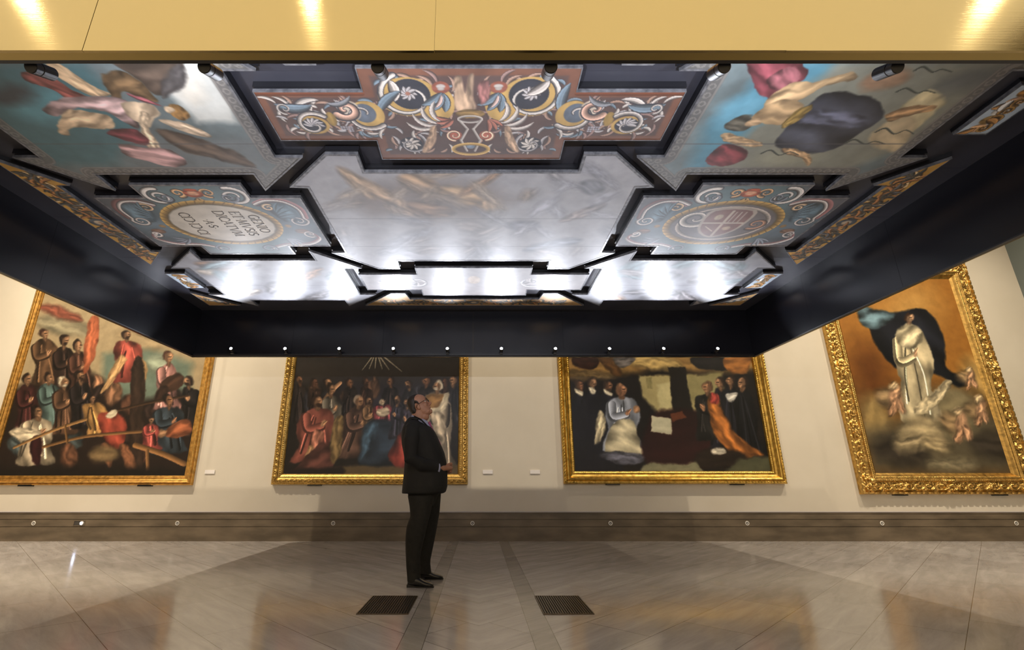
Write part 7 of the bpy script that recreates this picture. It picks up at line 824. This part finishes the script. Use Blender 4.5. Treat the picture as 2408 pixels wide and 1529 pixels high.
# hands: right (near) hand laid over the left
def hand(s, c, over):
    """s -1 near hand; c palm centre; fingers wrap across to the other side"""
    w_ = Vector((-.355, PY+s*.120, 1.004)); c = Vector(c); a = (c-w_).normalized()
    tube(bm, [w_, w_.lerp(c, .4), c, c+a*.028], [(.031, .027), (.037, .026), (.046, .024), (.042, .020)], 16)
    for k in range(4):
        z = .034-.0222*k; L = (.074, .082, .077, .062)[k]
        p0 = c+a*.022+Vector((.004, 0, z)); dr = Vector((.55, -s*.84, -.10)).normalized(); p1 = p0+dr*L*.38
        d2 = Vector((.02, -s*1, -.12)).normalized(); p2 = p1+d2*L*.34; d3 = Vector((-.62, -s*.76, -.10)).normalized(); p3 = p2+d3*L*.28
        tube(bm, [p0, p1, p2, p3], [.0106, .0100, .0092, .0082], 12); ell(bm, p3, (.0078, .0078, .0078), seg=10)
    t0 = c-a*.030+Vector((.010, 0, .026)); t1 = t0+a*.030+Vector((.010, 0, .014)); t2 = t1+Vector((.016, -s*.022, .004)); tube(bm, [t0, t1, t2], [.0135, .0115, .0095], 12); ell(bm, t2, (.0096, .0096, .0096), seg=10)
hand(-1, (-.300, PY-.058, 1.008), 1); hand(1, (-.318, PY+.062, 1.000), 0)
person = remesh(from_bm('person', bm, skin), .0042, 2)
tag(person, 'man in charcoal suit and glasses standing in profile, head tilted up, hands clasped', 'person')
P_ = person
# hair, eyes, glasses
bm = bmesh.new()
head_loft(bm, [(.020, -.052, -.066, .030), (.045, -.030, -.092, .062), (.07, -.022, -.106, .075), (.10, -.022, -.114, .081), (.13, .010, -.116, .0832), (.16, .032, -.117, .083), (.19, .040, -.112, .079), (.212, .040, -.099, .068), (.232, .030, -.080, .052), (.245, .0, -.05, .026)], 28)
for s in (-1, 1): tube(bm, [HP(-.020, s*.079, .155), HP(-.006, s*.078, .145), HP(.002, s*.0765, .125), HP(.004, s*.075, .108)], [.014, .013, .008, .003], 10)
remesh(from_bm('hair', bm, hairm, P_), .005, 3)
EW = mat('eye_white', (.6, .56, .52), .2); IB = mat('iris_brown', (.02, .012, .008), .15)
for s in (-1, 1):
    bm = bmesh.new(); ell(bm, HP(.0665, s*.031, .124), (.0115, .0115, .0115), seg=16); e_ = from_bm('eye', bm, EW, P_, True)
    bm = bmesh.new(); ell(bm, HP(.0765, s*.030, .127), (.0035, .0050, .0050), seg=12); from_bm('iris', bm, IB, e_, True)
bm = bmesh.new()
for s in (-1, 1):
    pts = [HP(.098-.012*abs(math.cos(a))*0-.010*(s*.033+.024*math.cos(a))**2*60, s*.033+.024*math.cos(a), .122+.0165*math.sin(a)) for a in [2*PI*k/24 for k in range(25)]]
    tube(bm, pts, .0022, 8, False)
    tube(bm, [HP(.093, s*.057, .128), HP(.080, s*.074, .128), HP(.03, s*.081, .122), HP(-.018, s*.084, .112), HP(-.035, s*.082, .094)], .0024, 8)
tube(bm, [HP(.098, -.009, .128), HP(.100, 0, .131), HP(.098, .009, .128)], .002, 8)
from_bm('glasses', bm, mat('dark_glasses_frame', (.008, .007, .007), .25), P_)
# shirt : collar, cuffs
bm = bmesh.new()
loft(bm, [(1.400, -.672, -.510, .088, 0, -.022), (1.465, -.678, -.521, .084, 0, -.028), (1.490, -.680, -.530, .082, 0, -.034), (1.487, -.674, -.536, .076, 0, -.034), (1.40, -.665, -.53, .070, 0, -.02)], 36, 2.0)
for s in (-1, 1):
    vs = [bm.verts.new(p) for p in ((-.512, PY+s*.006, 1.452), (-.500, PY+s*.055, 1.400), (-.545, PY+s*.088, 1.425), (-.56, PY+s*.078, 1.48), (-.520, PY+s*.012, 1.468))]
    f = bm.faces.new(vs); r = bmesh.ops.extrude_face_region(bm, geom=[f]); bmesh.ops.translate(bm, vec=(-.006, 0, -.003), verts=[v for v in r['geom'] if isinstance(v, bmesh.types.BMVert)])
tube(bm, [(-.515, PY, 1.43), (-.465, PY, 1.36), (-.420, PY, 1.27), (-.40, PY, 1.22)], [(.05, .012), (.05, .012), (.035, .012), (.02, .010)], 16)
remesh(from_bm('shirt_collar', bm, shirtm, P_), .004, 1)
for s in (-1, 1):
    bm = bmesh.new(); a = Vector((-.41, PY+s*.156, 1.006)); b = Vector((-.387, PY+s*.141, 1.004)); tube(bm, [a, b], [(.050, .050), (.050, .050)], 20)
    from_bm('shirt_cuff', bm, shirtm, P_, True)
for s in (-1, 1):
    bm = bmesh.new(); tube(bm, [HP(.090, s*.012, .146), HP(.090, s*.028, .152), HP(.080, s*.046, .149)], [.003, .0042, .002], 8); from_bm('eyebrow', bm, hairm, P_, True)
# tie
bm = bmesh.new()
T = [(-.510, 1.455, .016, .012), (-.502, 1.432, .021, .015), (-.492, 1.415, .016, .009), (-.462, 1.365, .024, .007), (-.425, 1.30, .031, .007), (-.395, 1.245, .036, .007), (-.378, 1.20, .036, .006)]
rings = []
for x, z, hw, th in T:
    rings.append([bm.verts.new((x+th*.8*math.cos(a)+.010, PY+hw*math.sin(a), z+th*.6*math.cos(a))) for a in [2*PI*k/14 for k in range(14)]])
for a, b in zip(rings, rings[1:]):
    for k in range(14): bm.faces.new([a[k], a[(k+1) % 14], b[(k+1) % 14], b[k]])
bm.faces.new(rings[0]); bm.faces.new(rings[-1][::-1]); from_bm('tie', bm, tiem, P_, True)
# jacket
bm = bmesh.new()
loft(bm, [(.775, -.737, -.345, .205, 0), (.79, -.738, -.318, .215, 0), (.84, -.735, -.304, .222, 0), (.96, -.728, -.306, .220, 0), (1.07, -.724, -.318, .214, 0), (1.15, -.740, -.338, .208, 0), (1.24, -.762, -.378, .208, 0), (1.31, -.768, -.412, .212, 0), (1.36, -.766, -.440, .210, 0), (1.40, -.756, -.475, .190, 0), (1.43, -.742, -.508, .145, 0, -.012), (1.455, -.715, -.53, .100, 0, -.03), (1.475, -.69, -.56, .086, 0, -.03)], 40)
for s in (-1, 1):
    A = arm_pts(s); A[0] = Vector((-.635, PY+s*.150, 1.395))
    tube(bm, [Vector((-.63, PY+s*.10, 1.405))]+A, [.060, .072, .070, .066, .061, .056], 20)
    ell(bm, A[3]*0+A[2], (.062, .055, .055)); ell(bm, Vector((-.635, PY+s*.175, 1.375)), (.075, .06, .062))
# neck opening carved later by the collar; sleeve hem
jk = remesh(from_bm('jacket', bm, suit, P_), .007, 4)
# lapels, pocket, vent, buttons
def slab(name, pts, th, m_, par):
    bm = bmesh.new(); P = [Vector(p) for p in pts]; n = (P[1]-P[0]).cross(P[2]-P[0]).normalized()*th
    lo = [bm.verts.new(p-n*.5) for p in P]; hi = [bm.verts.new(p+n*.5) for p in P]
    bm.faces.new(lo[::-1]); bm.faces.new(hi)
    for i in range(len(P)): bm.faces.new([lo[i], lo[(i+1) % len(P)], hi[(i+1) % len(P)], hi[i]])
    return from_bm(name, bm, m_, par)
for s in (-1, 1):
    bm = bmesh.new(); path = [(-.640, .092, 1.492, .020), (-.575, .100, 1.462, .026), (-.530, .090, 1.420, .030), (-.488, .080, 1.375, .040), (-.448, .070, 1.320, .036), (-.412, .052, 1.265, .024), (-.380, .030, 1.205, .012), (-.362, .012, 1.165, .005)]
    rings = []
    for x, y, z, wd in path:
        c = Vector((x+.006, PY+s*y, z+.004)); u = Vector((-.35, s*.85, .35)).normalized(); v = Vector((.8, s*.3, .5)).normalized()
        rings.append([bm.verts.new(c+u*wd*math.cos(a)+v*.006*math.sin(a)) for a in [2*PI*k/12 for k in range(12)]])
    for a, b in zip(rings, rings[1:]):
        for k in range(12): bm.faces.new([a[k], a[(k+1) % 12], b[(k+1) % 12], b[k]])
    bm.faces.new(rings[0]); bm.faces.new(rings[-1][::-1]); from_bm('lapel', bm, suit, jk, True)
bm = bmesh.new(); tube(bm, [(-.70, PY, 1.468), (-.69, PY-.055, 1.476), (-.655, PY-.092, 1.480), (-.60, PY-.104, 1.468)], [(.012, .016)]*4, 12); tube(bm, [(-.70, PY, 1.468), (-.69, PY+.055, 1.476), (-.655, PY+.092, 1.480), (-.60, PY+.104, 1.468)], [(.012, .016)]*4, 12); from_bm('jacket_collar', bm, suit, jk, True)
# trousers
bm = bmesh.new()
loft(bm, [(.66, -.63, -.44, .13, 0), (.74, -.672, -.40, .165, 0), (.80, -.69, -.372, .175, 0), (.95, -.69, -.36, .17, 0)], 28)
loft(bm, [(.040, -.632, -.512, .058, -.165), (.075, -.636, -.515, .058, -.163), (.105, -.640, -.522, .060, -.160), (.154, -.648, -.521, .064, -.155), (.231, -.656, -.528, .068, -.15), (.30, -.664, -.518, .071, -.145), (.363, -.668, -.505, .074, -.14), (.43, -.668, -.490, .078, -.135), (.486, -.665, -.478, .082, -.125), (.53, -.652, -.468, .084, -.12), (.579, -.636, -.455, .088, -.11), (.66, -.648, -.44, .095, -.098), (.76, -.672, -.415, .10, -.088)], 28)
loft(bm, [(.052, -.565, -.448, .054, .155), (.09, -.568, -.455, .055, .155), (.14, -.575, -.462, .060, .150), (.18, -.578, -.460, .062, .145), (.28, -.585, -.440, .068, .14), (.386, -.590, -.419, .076, .13), (.49, -.585, -.400, .082, .12), (.595, -.59, -.382, .090, .105), (.70, -.62, -.374, .097, .09), (.78, -.65, -.370, .10, .085)], 28)
tube(bm, [(-.52, PY-.165, .10), (-.575, PY-.222, .135), (-.63, PY-.205, .19)], [.012, .012, .006], 10); tube(bm, [(-.47, PY+.10, .20), (-.52, PY+.085, .22), (-.57, PY+.09, .26)], [.012, .012, .006], 10)
tube(bm, [(-.645, PY-.17, .50), (-.575, PY-.195, .455), (-.50, PY-.18, .44)], [.008, .014, .006], 10)
remesh(from_bm('trousers', bm, trous, P_), .007, 3)
# shoes
for hx, tx, yy, ry in ((-.630, -.396, -.175, -.03), (-.575, -.340, .158, .02)):
    bm = bmesh.new(); L = tx-hx; yt = ry
    def sh(t, hw, z0, z1, n=20):
        x = hx+L*t; c = PY+yy+yt*t
        return [bm.verts.new((x, c+hw*math.cos(a), z0+(z1-z0)*(.5+.5*math.copysign(abs(math.sin(a))**.7, math.sin(a))))) for a in [2*PI*k/n for k in range(n)]]
    R = [sh(0, .012, .012, .045), sh(.03, .030, .006, .072), (sh(.12, .037, .004, .085)), sh(.3, .038, .006, .088), sh(.45, .040, .006, .078), sh(.6, .046, .004, .058), sh(.75, .048, .004, .046), sh(.88, .042, .006, .040), sh(.96, .028, .008, .032), sh(1, .010, .012, .024)]
    for a, b in zip(R, R[1:]):
        for k in range(20): bm.faces.new([a[k], a[(k+1) % 20], b[(k+1) % 20], b[k]])
    bm.faces.new(R[0]); bm.faces.new(R[-1][::-1])
    sh_o = from_bm('shoe', bm, shoem, P_, True); sh_o.modifiers.new('b', 'SUBSURF').levels = 1
    bm = bmesh.new(); top = []; bot = []
    for k in range(30):
        a = 2*PI*k/30; t = .5+.515*math.cos(a); hw = .040+.012*math.cos(a)-.004*abs(math.cos(2*a)); x = hx+L*t; y = PY+yy+yt*t+hw*math.sin(a)*(1 if abs(math.cos(a)) < .97 else .9)
        bot.append(bm.verts.new((x, y, 0))); top.append(bm.verts.new((x, y, .011)))
    bm.faces.new(bot); bm.faces.new(top[::-1])
    for k in range(30): bm.faces.new([bot[k], bot[(k+1) % 30], top[(k+1) % 30], top[k]])
    from_bm('sole', bm, mat('shoe_sole', (.006, .005, .005), .5), sh_o)
    bm = bmesh.new(); box(bm, hx-.002, hx+.065, PY+yy-.034, PY+yy+.034, .0, .024); from_bm('heel', bm, mat('shoe_heel', (.006, .005, .005), .5), sh_o)
